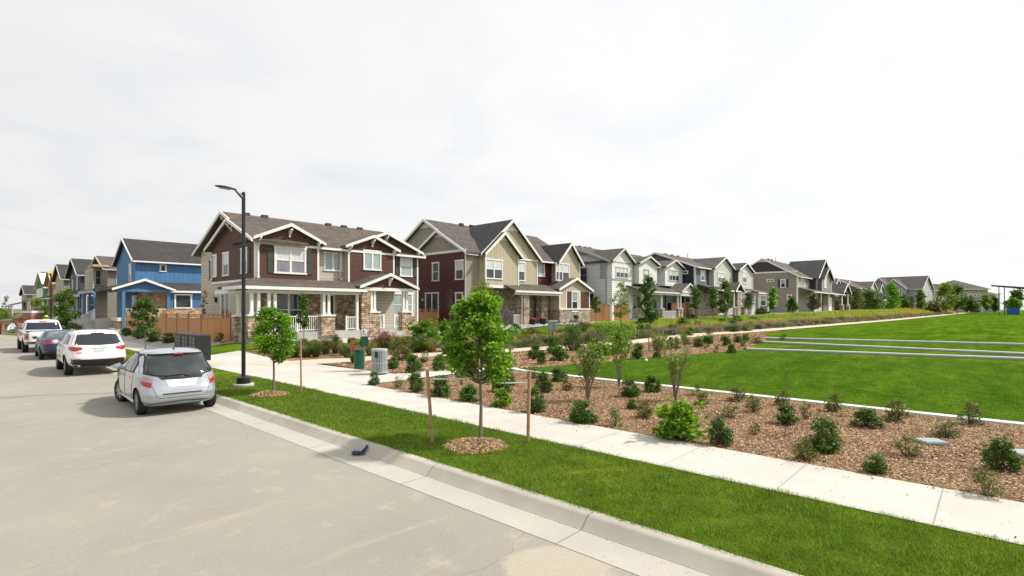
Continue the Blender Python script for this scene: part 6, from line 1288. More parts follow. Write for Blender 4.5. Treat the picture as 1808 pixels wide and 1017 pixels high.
# ---------------- white SUV
WZ[0] = .37
t = thing('parked_car', 'white sport utility vehicle with black lower bumper, parked second in the row', 'suv', (3.95, 24.8, 0), radians(-2), 'cars parked along the kerb'); WP = carpaint('white_paint', (.80, .80, .80), 0, .3)
L = Loft([(.33, .30, 4.65, .86, 5), (.42, .10, 4.8, .93, 5), (.55, .02, 4.88, .965, 4.8), (.70, .0, 4.9, .975, 4.6), (.85, .05, 4.88, .975, 4.4), (.98, .09, 4.75, .965, 4.3), (1.08, .13, 4.3, .95, 4.2), (1.16, .18, 3.75, .93, 4.1), (1.26, .28, 3.45, .88, 4), (1.42, .42, 3.15, .815, 3.9), (1.54, .52, 2.85, .76, 3.8), (1.61, .60, 2.6, .71, 3.6), (1.66, .75, 2.35, .63, 3.3), (1.69, 1.0, 2.1, .50, 3.0), (1.70, 1.3, 1.9, .3, 2.4)])
WH = [(-.82, .98, .43), (.82, .98, .43), (-.83, 3.80, .43), (.83, 3.80, .43)]; body_from(*L.mesh(76, 144), t, WP, WH)
L.patch('rear_window', CGL, t, 'rear', [(-.80, 1.17), (0, 1.14), (.80, 1.17)], [(-.665, 1.54), (0, 1.565), (.665, 1.54)], .006); L.patch('brake_light', M('dark_red_lens', (.12, .01, .03), .2), t, 'rear', [(-.2, 1.575), (.2, 1.575)], [(-.2, 1.60), (.2, 1.60)], .03)
L.patch('lower_bumper', PLAST, t, 'rear', [(-.84, .34), (0, .34), (.84, .34)], [(-.80, .60), (-.72, .63), (0, .62), (.72, .63), (.80, .60)], .012, 24, 6, .05); L.patch('licence_plate', M('plate_grey', (.42, .46, .44), .5, .2, 12), t, 'rear', [(-.15, .90), (.15, .90)], [(-.15, 1.02), (.15, 1.02)], .012)
L.patch('chrome_strip', CHROME, t, 'rear', [(-.24, 1.035), (.24, 1.035)], [(-.24, 1.055), (.24, 1.055)], .02); L.patch('orange_sticker', M('orange_sticker', (.65, .12, .03), .5), t, 'rear', [(-.66, .85), (-.52, .85)], [(-.66, .89), (-.52, .90)], .006)
for sg in (-1, 1):
    a = lambda pts: [(sg*x, z) for x, z in pts]; L.patch('tail_light', LENSR, t, 'rear', a([(.50, 1.0), (.70, .93), (.80, .94)]), a([(.50, 1.08), (.70, 1.09), (.80, 1.10)]), .014, 12, 6); L.patch('tail_light_side', LENSR, t, 'wrap', [(57, .94), (39, 1.0)], [(57, 1.10), (39, 1.09)], .014, 10, 5, sg=sg)
    L.patch('reflector', LENSR, t, 'rear', a([(.55, .615), (.84, .60)]), a([(.56, .65), (.83, .64)]), .02, 6, 3)
    L.patch('rear_side_window', CGL, t, 'side', [(.72, 1.19), (1.30, 1.17)], [(1.0, 1.50), (1.30, 1.54)], .016, 6, 8, sg=sg); L.patch('rear_door_window', CGL, t, 'side', [(1.37, 1.17), (2.22, 1.14)], [(1.37, 1.545), (2.2, 1.56)], .016, 8, 8, sg=sg); L.patch('front_door_window', CGL, t, 'side', [(2.3, 1.14), (3.32, 1.12)], [(2.3, 1.56), (2.85, 1.47)], .016, 10, 8, sg=sg)
    line(L, t, PLAST, dense([(2.24, 1.12), (2.26, .7), (2.24, .42)]), sg, .007); line(L, t, PLAST, dense([(1.36, 1.1), (1.42, .75)]), sg, .007)
    for y, z in ((1.6, 1.0), (2.5, .98)): m = MB(); p = L.side(y, z, sg); m.tube([(p[0]+sg*.005, y-.1, z), (p[0]+sg*.03, y, z), (p[0]+sg*.005, y+.1, z)], .014, 6); m.build('door_handle', WP, t, True)
    m = MB(); m.tube([(sg*.62, .95, 1.70), (sg*.62, 2.4, 1.70)], .018, 6); m.build('roof_rail', CHROME, t, True)
mirror(t, .93, 3.15, 1.18, WP, 1.0)
for x, y, r in WH: wheel(t, x, y, .37, .24, RIM, 7, -1 if x < 0 else 1, 0, .66)
for sg in (-1, 1): m = MB(); m.tube([(sg*.6, .05, .40), (sg*.6, .25, .40)], .04, 10); m.build('exhaust', CHROME, t, True)

# ---------------- dark blue sedan
WZ[0] = .32
t = thing('parked_car', 'dark blue sedan parked between the white SUV and the white pickup', 'car', (4.0, 33.8, 0), radians(-2), 'cars parked along the kerb'); NB = carpaint('navy_paint', (.003, .010, .065), 0, .4)
L = Loft([(.22, .3, 4.3, .78, 4.6), (.32, .06, 4.5, .87, 4.6), (.5, .0, 4.6, .90, 4.4), (.68, .03, 4.6, .90, 4.2), (.82, .06, 4.5, .895, 4.0), (.92, .09, 4.1, .88, 3.9), (.98, .14, 3.8, .86, 3.8), (1.015, .35, 3.45, .84, 3.7), (1.04, .66, 3.3, .82, 3.6), (1.10, .82, 3.12, .78, 3.5), (1.22, 1.02, 2.85, .71, 3.4), (1.33, 1.25, 2.6, .645, 3.3), (1.39, 1.45, 2.4, .58, 3.1), (1.42, 1.65, 2.2, .48, 2.8), (1.43, 1.85, 2.05, .3, 2.4)])
WH = [(-.79, .95, .36), (.79, .95, .36), (-.79, 3.65, .36), (.79, 3.65, .36)]; body_from(*L.mesh(70, 128), t, NB, WH)
L.patch('rear_window', glassmat('sedan_rear_glass', (.06, .08, .09), .05, (.16, .2, .2)), t, 'rear', [(-.68, 1.07), (0, 1.06), (.68, 1.07)], [(-.55, 1.35), (0, 1.37), (.55, 1.35)], .006); L.patch('licence_plate', PLATE, t, 'rear', [(-.15, .72), (.15, .72)], [(-.15, .84), (.15, .84)], .012); L.patch('lower_bumper', PLAST, t, 'rear', [(-.7, .26), (.7, .26)], [(-.7, .40), (.7, .40)], .01)
for sg in (-1, 1):
    a = lambda pts: [(sg*x, z) for x, z in pts]; L.patch('tail_light', LENSR, t, 'wrap', [(76, .80), (56, .79), (42, .83)], [(75, .92), (56, .94), (41, .92)], .012, 14, 5, sg=sg)
    L.patch('reflector', LENSR, t, 'rear', a([(.6, .42), (.8, .42)]), a([(.6, .46), (.8, .46)]), .01, 4, 2)
    L.patch('rear_door_window', CGL, t, 'side', [(1.25, 1.02), (2.15, 1.0)], [(1.5, 1.30), (2.15, 1.345)], .007, 8, 6, sg=sg); L.patch('front_door_window', CGL, t, 'side', [(2.22, 1.0), (3.1, .98)], [(2.22, 1.345), (2.6, 1.26)], .007, 8, 6, sg=sg)
mirror(t, .84, 3.0, 1.02, NB)
for x, y, r in WH: wheel(t, x, y, .32, .20, RIM, 8, -1 if x < 0 else 1)

# ---------------- white pickup
WZ[0] = .40
t = thing('parked_pickup', 'white full-size pickup truck with closed tailgate, farthest of the parked row', 'pickup truck', (3.98, 40.2, 0), radians(-1), 'cars parked along the kerb')
L = Loft([(.50, .12, 5.6, .92, 7), (.62, .05, 5.75, .97, 7), (.8, .03, 5.8, .985, 7), (1.0, .03, 5.8, .985, 7), (1.14, .04, 5.75, .975, 7), (1.20, .06, 5.6, .96, 7), (1.215, .09, 5.3, .93, 7)], .012)
WH = [(-.86, 1.15, .47), (.86, 1.15, .47), (-.86, 4.75, .47), (.86, 4.75, .47)]; body_from(*L.mesh(44, 140), t, WP, WH)
Lc = Loft([(1.10, 2.0, 4.55, .95, 6), (1.22, 2.0, 4.45, .94, 6), (1.35, 2.04, 4.2, .90, 6), (1.60, 2.14, 3.85, .82, 5.5), (1.76, 2.22, 3.6, .76, 5), (1.83, 2.32, 3.4, .69, 4), (1.865, 2.6, 3.1, .5, 3)], .03); m = MB(); m.add(*Lc.mesh(40, 120)); m.build('cab', WP, t, True)
Lc.patch('rear_window', glassmat('truck_glass', (.012, .014, .04), .05), t, 'rear', [(-.80, 1.27), (.80, 1.27)], [(-.70, 1.70), (.70, 1.70)], .008); Lc.patch('brake_light', LENSR, t, 'rear', [(-.17, 1.74), (.17, 1.74)], [(-.17, 1.79), (.17, 1.79)], .02)
m = MB(); m.box(-.86, .86, .14, 1.98, 1.19, 1.222); m.build('bed_liner', PLAST, t); L.patch('licence_plate', PLATE, t, 'rear', [(-.15, .56), (.15, .56)], [(-.15, .66), (.15, .66)], .03)
m = MB(); m.box(-.95, .95, -.10, .06, .50, .68); m.build('rear_bumper', CHROME, t, bevel=.03); L.patch('tailgate_handle', PLAST, t, 'rear', [(-.12, 1.02), (.12, 1.02)], [(-.12, 1.10), (.12, 1.10)], .012)
for sg in (-1, 1):
    a = lambda pts: [(sg*x, z) for x, z in pts]; line(L, t, PLAST, dense(a([(.78, .70), (.78, 1.19)])), kind='rear', w=.008); L.patch('tail_light', LENSR, t, 'rear', a([(.80, .76), (.965, .76)]), a([(.80, 1.10), (.965, 1.10)]), .016, 6, 6)
    Lc.patch('rear_door_window', CGL, t, 'side', [(2.3, 1.27), (3.1, 1.27)], [(2.42, 1.68), (3.1, 1.71)], .008, 8, 6, sg=sg); Lc.patch('front_door_window', CGL, t, 'side', [(3.18, 1.27), (4.15, 1.27)], [(3.18, 1.71), (3.5, 1.68)], .008, 8, 6, sg=sg)
    for y in (1.15, 4.75): L.patch('wheel_flare', WP, t, 'side', [(y-.6, .62), (y-.4, .9), (y, 1.0), (y+.4, .9), (y+.6, .62)] if False else [(y-.62, .90), (y+.62, .90)], [(y-.5, .97), (y+.5, .97)], .02, 8, 3, sg=sg)
mirror(t, .95, 4.0, 1.35, PLAST, 1.15)
for x, y, r in WH: wheel(t, x, y, .40, .27, RIM, 6, -1 if x < 0 else 1, 0, .6)

# ================================================================ STREET FURNITURE
def lamp(label, a, b, z, H, k=1.):
    t = thing('street_lamp', label, 'street lamp', (a, b, z), 0, 'black street lamps')
    m = MB(); m.lathe([(.30, -.2), (.30, .07), (.28, .09)], 0, 0, 24); m.build('footing', CONC, t, True)
    m = MB(); m.lathe([(.20, .09), (.20, .27), (.17, .29), (.11, .31), (.085, .32)], 0, 0, 20); m.build('base_cover', BLACK, t, True)
    m = MB(); m.lathe([(.06, .3), (.056, H*.6), (.052, H), (.03, H+.02)], 0, 0, 16); m.build('pole', BLACK, t, True)
    m = MB(); m.tube([(-.02, 0, H-.17), (-.10, 0, H-.10), (-.19, 0, H-.01), (-.24, 0, H+.04)], [.05, .042, .034, .03], 8); m.tube([(-.02, 0, H-.06), (-.12, 0, H-.05)], .03, 8); m.build('arm', BLACK, t, True)
    V = []; prof = [(0, .03, .03), (.08, .10, .035), (.25, .16, .055), (.45, .18, .06), (.62, .15, .05), (.74, .08, .03), (.78, .02, .015)]; m = MB()
    for x, w_, h_ in prof:
        for q in range(12): an = 2*pi*q/12; V.append((-.20-x*.78, cos(an)*w_*.8, H+.05+sin(an)*h_*(.8 if sin(an) > 0 else .45)+x*.03))
    F = [(i*12+q, i*12+(q+1) % 12, (i+1)*12+(q+1) % 12, (i+1)*12+q) for i in range(6) for q in range(12)]+[tuple(range(11, -1, -1)), tuple(72+q for q in range(12))]
    m.add(V, F); hd = m.build('lamp_head', BLACK, t, True); m = MB(); m.box(-.64, -.36, -.09, .09, H+.025, H+.045); m.build('lens', M('lamp_lens', (.35, .35, .33), .3), hd); return t
a, b, z, D = at(430, 682); lamp('tall black street lamp standing in the verge in front of the brown duplex', a, b, z, HC-(340-HY)/FPX*D-z)
a, b, z, D = at(48, 592); lamp('distant black street lamp at the far left end of the street', 6.3, 61, .14, HC-(483-HY)/FPX*depth(6.3, 61)-.14)
# cluster mailboxes
a, b = 10.0, 26.6; MBX = M('mailbox_black', (.016, .015, .014), .4, .1); MBD = M('mailbox_door', (.05, .048, .045), .35, .1)
for i, (bb, nm) in enumerate(((23.8, 'black cluster mailbox unit nearest the lawn, beyond the silver hatchback'), (24.75, 'black cluster mailbox unit in the middle of three'), (25.7, 'black cluster mailbox unit farthest along the sidewalk'))):
    t = thing('cluster_mailbox', nm, 'mailbox', (7.0, bb-.05, .13), 0, 'black cluster mailboxes in a row'); m = MB(); m.box(-.26, .30, -.44, .44, .30, 1.30); m.prism([(-.46, 1.30), (.46, 1.30), (.40, 1.35), (-.40, 1.35)], 'x', -.29, .33); m.build('cabinet', MBX, t, bevel=.01)
    m = MB(); m.box(-.16, .16, -.2, .2, -.05, .30); m.build('pedestal', MBX, t)
    for c in range(2):
        for r_ in range(6): m = MB(); y0 = -.40+c*.41; z0 = .34+r_*.155; m.box(-.278, -.258, y0, y0+.38, z0, z0+.135); d_ = m.build('box_door', MBD, t); m = MB(); m.box(-.286, -.278, y0+.03, y0+.13, z0+.05, z0+.09); m.build('lock', RIM, d_)
# slatted bin
a, b, z, D = at(670, 661); t = thing('litter_bin', 'round grey slatted steel litter bin by the junction of the two paths', 'bin', (a, b, z+.01), radians(-20)); GS = M('bin_grey', (.36, .39, .40), .4, .08)
R = 13.2/FPX*D; H = HC-(616-HY)/FPX*D-z; m = MB()
N = 30
for k in range(N):
    an = 2*pi*k/N
    top = H*.94
    if 1.2*pi < an < 1.36*pi: top = H*.66
    c_, s_ = cos(an), sin(an); w_ = R*.065
    m.add([(c_*R-s_*w_, s_*R+c_*w_, .06), (c_*R+s_*w_, s_*R-c_*w_, .06), (c_*(R+.012)+s_*w_, s_*(R+.012)-c_*w_, .06), (c_*(R+.012)-s_*w_, s_*(R+.012)+c_*w_, .06), (c_*R-s_*w_, s_*R+c_*w_, top), (c_*R+s_*w_, s_*R-c_*w_, top), (c_*(R+.012)+s_*w_, s_*(R+.012)-c_*w_, top), (c_*(R+.012)-s_*w_, s_*(R+.012)+c_*w_, top)], [(0, 3, 2, 1), (4, 5, 6, 7), (0, 1, 5, 4), (1, 2, 6, 5), (2, 3, 7, 6), (3, 0, 4, 7)])
m.build('slats', GS, t)
m = MB()
for z0, z1 in ((.05, .11), (H*.43, H*.47), (H*.90, H*.94)): m.lathe([(R-.005, z0), (R+.022, z0), (R+.022, z1), (R-.005, z1)], 0, 0, 40)
m.build('hoop', GS, t, True, sharp=30); m = MB(); m.lathe([(R+.022, H*.94), (R+.03, H*.95), (R+.02, H*.99), (R*.75, H), (R*.5, H-.005)], 0, 0, 40); m.build('lid', GS, t, True); m = MB(); m.lathe([(R*.9, .03), (R*.9, H*.9)], 0, 0, 28); m.build('liner', M('bin_liner', (.05, .055, .055), .7), t, True); m = MB(); m.lathe([(R*.95, -.03), (R*.95, .05)], 0, 0, 28); m.build('foot', PLAST, t, True)
# dog waste station
DG = M('park_green', (.006, .075, .04), .45, .1); GST = M('galvanised', (.45, .47, .48), .4, .1, 5, 0, .6)
a, b, z, D = at(643, 655); t = thing('dog_waste_station', 'green dog bag dispenser and small green bin on a post with a little white sign', 'dog station', (a, b, z), radians(-25)); Hh = HC-(583-HY)/FPX*D-z
m = MB(); m.box(-.03, .03, -.03, .03, -.1, Hh-.02); m.build('post', GST, t)
m = MB(); m.box(-.15, .15, -.13, -.03, Hh-.62, Hh-.24); m.build('bag_dispenser', DG, t, bevel=.02); m = MB(); m.box(-.19, -.13, -.15, -.08, Hh-.55, Hh-.42); m.build('bag_slot', BLACK, t)
m = MB(); m.lathe([(.19, .10), (.19, .78), (.17, .80)], -.20, -.1, 24); m.lathe([(.20, .80), (.19, .84), (.12, .86)], -.20, -.1, 24); m.build('waste_bin', DG, t, True)
m = MB(); m.box(-.10, .10, -.05, -.035, Hh-.22, Hh+.05); sg_ = m.build('sign', M('sign_white', (.75, .78, .8), .5, .03), t, bevel=.004)
m = MB(); y0, y1 = -.056, -.05; SG = M('sign_blue', (.02, .06, .16), .5)
def sb(x0, z0, x1, z1, w_=.012):
    d = np.array([x1-x0, z1-z0]); n_ = np.array([-d[1], d[0]])/np.linalg.norm(d)*w_/2; P = [(x0+n_[0], z0+n_[1]), (x1+n_[0], z1+n_[1]), (x1-n_[0], z1-n_[1]), (x0-n_[0], z0-n_[1])]; m.prism([(p[0], p[1]+Hh-.2) for p in P], 'y', y0, y1)
sb(-.03, .12, -.03, .20, .03); sb(-.03, .12, -.055, .03); sb(-.03, .12, -.005, .03); sb(-.02, .18, .03, .13, .008); sb(.02, .06, .07, .06, .02); sb(.03, .06, .03, .02, .008); sb(.06, .06, .06, .02, .008); sb(.07, .07, .085, .085, .014); sb(-.04, .225, -.02, .225, .024); m.build('walker_pictogram', SG, sg_)
# rust red post box, small white marker
a, b, z, D = at(622, 632); t = thing('wooden_pedestal', 'rust red wooden pedestal standing in the flower bed left of the dog station', 'post', (a, b, z), radians(-30)); RW = siding('rust_wood', (.30, .095, .05), .3, False, .8); Hh = HC-(598-HY)/FPX*D-z
m = MB(); m.box(-.10, .10, -.10, .10, -.1, Hh); m.build('post', RW, t, bevel=.01); m = MB(); m.box(.06, .22, -.14, -.02, Hh*.35, Hh*.62); m.build('side_box', RW, t, bevel=.01); m = MB(); m.box(-.13, .13, -.13, .13, Hh, Hh+.04); m.build('cap', RW, t)
a, b = atD(608, 29.5); z = float(gz(a, b)); t = thing('marker_post', 'short white and grey marker post beside the duplex walk', 'post', (a, b, z)); m = MB(); m.box(-.07, .07, -.05, .05, -.05, .40); m.build('post', GREYTRIM, t); m = MB(); m.box(-.14, .14, -.07, -.05, .28, .55); m.build('plate', WHITE, t)
# utility cabinet
a, b, z, D = at(976, 589); t = thing('utility_cabinet', 'grey metal utility cabinet on the lawn in front of the red house', 'cabinet', (a, b, z), radians(-38)); Hh = HC-(566-HY)/FPX*D-z; UC = M('cabinet_grey', (.33, .37, .36), .45, .06)
m = MB(); m.box(-.33, .33, -.28, .28, -.1, Hh-.06); m.build('cabinet_body', UC, t, bevel=.015); m = MB(); m.prism([(-.33, Hh-.06), (.33, Hh-.06), (.30, Hh), (-.30, Hh)], 'x', -.38, .38); m.build('lid', UC, t); m = MB(); m.box(-.01, .01, -.29, -.28, .05, Hh-.1); m.build('door_gap', PLAST, t); m = MB(); m.box(.03, .06, -.31, -.28, Hh*.5, Hh*.62); m.build('handle', PLAST, t)
for px, lab, w_ in ((904, 'dark green utility pedestal, left of two by the stone pillar', .2), (914, 'mint green slim utility pedestal right of the darker one', .12)):
    a, b = atD(px, 37.5); z = float(gz(a, b)); t = thing('utility_pedestal', lab, 'pedestal', (a, b, z)); GM = M('pedestal_green_%d' % px, (.03, .09, .07) if px < 910 else (.12, .26, .18), .5); m = MB(); m.box(-w_, w_, -w_, w_, -.1, .62); m.build('pedestal_body', GM, t, bevel=.02); m = MB(); m.lathe([(w_*1.35, .62), (w_*1.35, .68), (w_*.5, .78)], 0, 0, 14); m.build('cap', GM, t, True)
# irrigation lids
for px, py, w_, lab in ((1643, 783, 42, 'pale grey green irrigation lid lying in the mulch'), (1806, 804, 44, 'pale irrigation lid cut off by the right border')):
    a, b, z, D = at(px, py); o = MB(); W_ = w_/2/FPX*D; t = thing('irrigation_lid', lab, 'irrigation box', (a, b, z), radians(-47.4), 'irrigation lids in the mulch'); o.box(-W_, W_, -.17, .17, -.05, .05); o.build('box_rim', M('lid_rim', (.20, .26, .24), .6), t, bevel=.01); o = MB(); o.box(-W_*.9, W_*.9, -.14, .14, .05, .062); o.build('lid', M('lid_pale', (.30, .34, .33), .6, .1), t, bevel=.004)
# dark blue cloth on the kerb
a, b, z, D = at(657, 801, -.13); rg = np.random.default_rng(4); m = MB(); nx, ny = 22, 12; V = []
for i in range(nx):
    for j in range(ny):
        u, v_ = i/(nx-1), j/(ny-1); x = (u-.5)*.26; y = (v_-.5)*(.15+.07*sin(u*5)); zk = .012+max(0, min(.14, (x-.02)*.9)); V.append((x, y+.03*sin(u*7), zk+.022*abs(sin(u*13+v_*5))+.012*abs(sin(v_*11+u*3))))
m.add(V, [(i*ny+j, (i+1)*ny+j, (i+1)*ny+j+1, i*ny+j+1) for i in range(nx-1) for j in range(ny-1)]); o = m.build('dropped_cloth', M('blue_cloth', (.03, .035, .10), .9, .5, 20), None, True); o.location = (4.83, b+.1, .005); o.rotation_euler = (0, 0, radians(-20)); so_ = o.modifiers.new('thick', 'SOLIDIFY'); so_.thickness = .008; tag(o, 'crumpled dark blue cloth dropped against the kerb', 'cloth')
# little white flags / flowers in the bed, ball on the lawn
a, b, z, D = at(1141, 640); m = MB(); m.lathe([(.01, .0), (.05, .02), (.07, .07), (.05, .12), (.01, .14)], 0, 0, 12); o = m.build('white_ball', WHITE, None, True); o.location = (a, b, z+.02); tag(o, 'small white ball lying on the lawn near the rear mulch bed', 'ball')

# ---------------- fences
def fence(label, pts, h, px_=None, z0=None, lattice=True, group='cedar fences beside the houses'):
    a0, b0 = pts[0]; zz = float(gz(a0, b0)); t = thing('cedar_fence', label, 'fence', (a0, b0, zz), 0, group)
    for (xa, ya), (xb, yb) in zip(pts[:-1], pts[1:]):
        Ln = math.dist((xa, ya), (xb, yb)); n = max(1, round(Ln/2.3)); ux, uy = (xb-xa)/Ln, (yb-ya)/Ln; nx_, ny_ = -uy, ux
        def beam(m, s0, s1, o0, o1, za, zb, g0, g1):
            P = []
            for s_, g in ((s0, g0), (s1, g1)):
                for o_ in (o0, o1):
                    for z_ in (za, zb): P.append((xa+ux*s_+nx_*o_-a0, ya+uy*s_+ny_*o_-b0, z_+g-zz))
            m.add([P[0], P[2], P[3], P[1], P[4], P[6], P[7], P[5]], [(0, 1, 2, 3), (7, 6, 5, 4), (0, 4, 5, 1), (1, 5, 6, 2), (2, 6, 7, 3), (3, 7, 4, 0)])
        for i in range(n):
            s0, s1 = Ln*i/n, Ln*(i+1)/n; g0 = float(gz(xa+ux*s0, ya+uy*s0)); g1 = float(gz(xa+ux*s1, ya+uy*s1)); hb_ = h-.32 if lattice else h
            m = MB(); nb = int((s1-s0)/.145)
            for k in range(nb):
                u0 = s0+(s1-s0)*k/nb; u1 = s0+(s1-s0)*(k+.93)/nb; f = (k+.5)/nb; g = g0+(g1-g0)*f; beam(m, u0, u1, -.012, .012, .03, hb_, g, g)
            m.build('fence_panel', CEDAR, t); m = MB()
            for q in ((hb_-.02, hb_+.06, .03), (hb_+.14, hb_+.17, .015), (hb_+.25, hb_+.31, .045)) if lattice else ((hb_-.04, hb_+.02, .04),): beam(m, s0, s1, -q[2], q[2], q[0], q[1], g0, g1)
            if lattice:
                for k in range(6): u = s0+(s1-s0)*(k+.5)/6; g = g0+(g1-g0)*(k+.5)/6; beam(m, u-.02, u+.02, -.014, .014, hb_+.06, hb_+.25, g, g)
            m.build('rail', CEDARP, t); m = MB(); beam(m, s0-.05, s0+.05, -.055, .055, -.2, h+.04, g0, g0); m.build('fence_post', CEDARP, t)
    return t
fence('weathered cedar fence with open top rail beside the brown duplex', [(12.0, 34.9), (10.9, 36.6), (10.7, 48.5), (10.9, 56.5), (13.0, 58.2)], 1.75)
fence('orange cedar fence between the duplex and the red house', [(26.3, 37.4), (30.6, 37.4)], 1.9); fence('short orange cedar fence corner left of the pale grey house', [(47.0, 33.2), (49.3, 31.6), (51.9, 29.9)], 1.75, lattice=False); fence('dull cedar fence between the pale grey and navy houses', [(63.5, 30.4), (67.2, 30.0)], 1.9, lattice=False)
# blue house entry stair railing
t = thing('stair_railing', 'white railing of the sloping entry stair beside the blue house', 'railing', (9.6, 62.6, 0)); m = MB(); n = 26; 
for i in range(n): f = i/(n-1); y = 9.5*f; zb_ = .5+1.0*(1-f); m.box(-.02, .02, y-.02, y+.02, zb_+.05, zb_+1.0)
m.add([(-.04, 0, 2.45), (.04, 0, 2.45), (.04, 9.5, 1.45), (-.04, 9.5, 1.45), (-.04, 0, 2.53), (.04, 0, 2.53), (.04, 9.5, 1.53), (-.04, 9.5, 1.53)], [(0, 3, 2, 1), (4, 5, 6, 7), (0, 1, 5, 4), (1, 2, 6, 5), (2, 3, 7, 6), (3, 0, 4, 7)]); m.build('railing', WHITE, t)
m = MB()
for i in range(9): y0 = 9.5*i/9; m.box(.06, 1.3, y0, y0+9.5/9-.01, -.2, 1.55-1.1*i/9)
m.build('steps', CONC, t)
# orange tilted boxes and pale chairs on the yard by the blue house
t = thing('wood_crate', 'orange wooden crate tipped on its side beside the blue house porch', 'crate', (14.6, 57.3, 1.75), radians(20)); m = MB(); m.box(-.9, .9, -.35, .35, -.3, .3); o = m.build('box', CEDARP, t, bevel=.01); o.rotation_euler = (0, radians(30), 0); m = MB(); m.box(-.95, .95, -.39, -.35, -.34, -.24); m.box(-.95, .95, -.39, -.35, .24, .34); o2 = m.build('edge_boards', WOOD, t); o2.rotation_euler = (0, radians(30), 0)
for x, lab in ((17.3, 'curved dark framed garden chair nearer the crate'), (18.6, 'curved garden chair with pale back by the duplex')):
    t = thing('garden_chair', lab, 'chair', (x-1.0, 57.0, 1.35), 0, 'garden chairs behind the fence'); m = MB(); P = [(-.4, 0, 0), (-.38, 0, .5), (-.2, 0, .85), (.1, 0, .95)]; m.tube(P, .025, 6); m.tube([(p[0], .55, p[2]) for p in P], .025, 6); m.build('frame', BLACK, t, True); m = MB(); m.add([(-.36, .02, .35), (-.36, .53, .35), (-.2, .53, .84), (-.2, .02, .84), (-.33, .02, .34), (-.33, .53, .34), (-.17, .53, .83), (-.17, .02, .83)], [(0, 1, 2, 3), (7, 6, 5, 4), (0, 4, 5, 1), (1, 5, 6, 2), (2, 6, 7, 3), (3, 7, 4, 0)]); m.build('back', CREAMTRIM, t); m = MB(); m.box(-.36, .25, .02, .53, .30, .35); m.build('seat', CREAMTRIM, t)
# porch things of the red house: two red topped tubs, bench, grill
for x, lab in ((37.2, 'dark round tub with red cushion, left of two on the red house porch'), (38.75, 'dark round tub with red cushion, right of two on the red house porch')):
    t = thing('tub_seat', lab, 'seat', (x, 31.6, 1.08), 0, 'red topped tubs on the porch'); m = MB(); m.lathe([(.22, 0), (.33, .1), (.36, .45), (.36, .5)], 0, 0, 18); m.build('tub', BLACK, t, True); m = MB(); m.lathe([(.36, .5), (.37, .56), (.3, .60)], 0, 0, 18); m.build('cushion', M('red_cushion', (.45, .02, .02), .8), t, True)
t = thing('kettle_grill', 'black kettle grill on the red house porch landing', 'grill', (43.6, 31.2, 1.05)); m = MB(); m.lathe([(.05, .45), (.22, .52), (.28, .68), (.22, .84), (.05, .90)], 0, 0, 18); m.build('kettle', BLACK, t, True)
for k in range(3): m = MB(); q = 2*pi*k/3; m.tube([(cos(q)*.15, sin(q)*.15, .55), (cos(q)*.3, sin(q)*.3, 0)], .015, 6); m.build('leg', BLACK, t)
# fountain grass by the red porch
# red container, brick pallets, debris at the far left
a, b, z, D = at(4, 589, -.1); RD = M('rust_red', (.22, .045, .03), .75, .3, 3)
t = thing('skip_container', 'rusty red open waste container at the left edge of the street', 'skip', (1.75, 69.3, -.03), radians(42)); t.scale = (.85, .85, .85); m = MB(); m.add([(-1.9, -1.1, .1), (1.9, -1.1, .1), (1.9, 1.1, .1), (-1.9, 1.1, .1), (-2.1, -1.2, 1.6), (2.1, -1.2, 1.6), (2.1, 1.2, 1.6), (-2.1, 1.2, 1.6), (-2.0, -1.1, 1.6), (2.0, -1.1, 1.6), (2.0, 1.1, 1.6), (-2.0, 1.1, 1.6), (-2., -1.1, 1.), (2., -1.1, 1.), (2., 1.1, 1.), (-2., 1.1, 1.)], [(0, 3, 2, 1), (0, 1, 5, 4), (1, 2, 6, 5), (2, 3, 7, 6), (3, 0, 4, 7), (4, 5, 9, 8), (5, 6, 10, 9), (6, 7, 11, 10), (7, 4, 8, 11), (8, 9, 13, 12), (9, 10, 14, 13), (10, 11, 15, 14), (11, 8, 12, 15), (12, 13, 14, 15)]); m.build('container_body', RD, t)
m = MB()
for k in range(6): m.box(-1.85+k*.74-.04, -1.85+k*.74+.04, -1.24, -1.12, .1, 1.6)
m.build('ribs', RD, t)
BP = stone('pallet_brick', (.45, .16, .09), (.55, .26, .16), (.4, .3, .22), .2, .07)
for i, (px, D_, w_, h_, lab, mm) in enumerate(((38, 66, .6, 1.3, 'stack of red bricks on a pallet left of the distant lamp', BP), (58, 64, .75, 1.9, 'tall stack of red bricks under a white sheet right of the distant lamp', BP), (30, 62, .9, .7, 'low stack of pink masonry left of the distant lamp', BP))):
    a, b = atD(px, D_); z = float(gz(a, b)); t = thing('brick_pallet', lab, 'brick stack', (a, b, z), radians(30+i*9), 'building material stacked at the street end'); m = MB(); m.box(-w_, w_, -.6, .6, .12, h_); m.build('bricks', mm, t)
    m = MB(); [m.box(-w_, w_, y-.06, y+.06, 0, .12) for y in (-.5, 0, .5)]; m.build('pallet', WOOD, t)
    if i == 1: m = MB(); m.box(-w_-.06, w_+.06, -.66, .66, h_, h_+.28); m.build('cover_sheet', WRAP, t)
rg = np.random.default_rng(9)
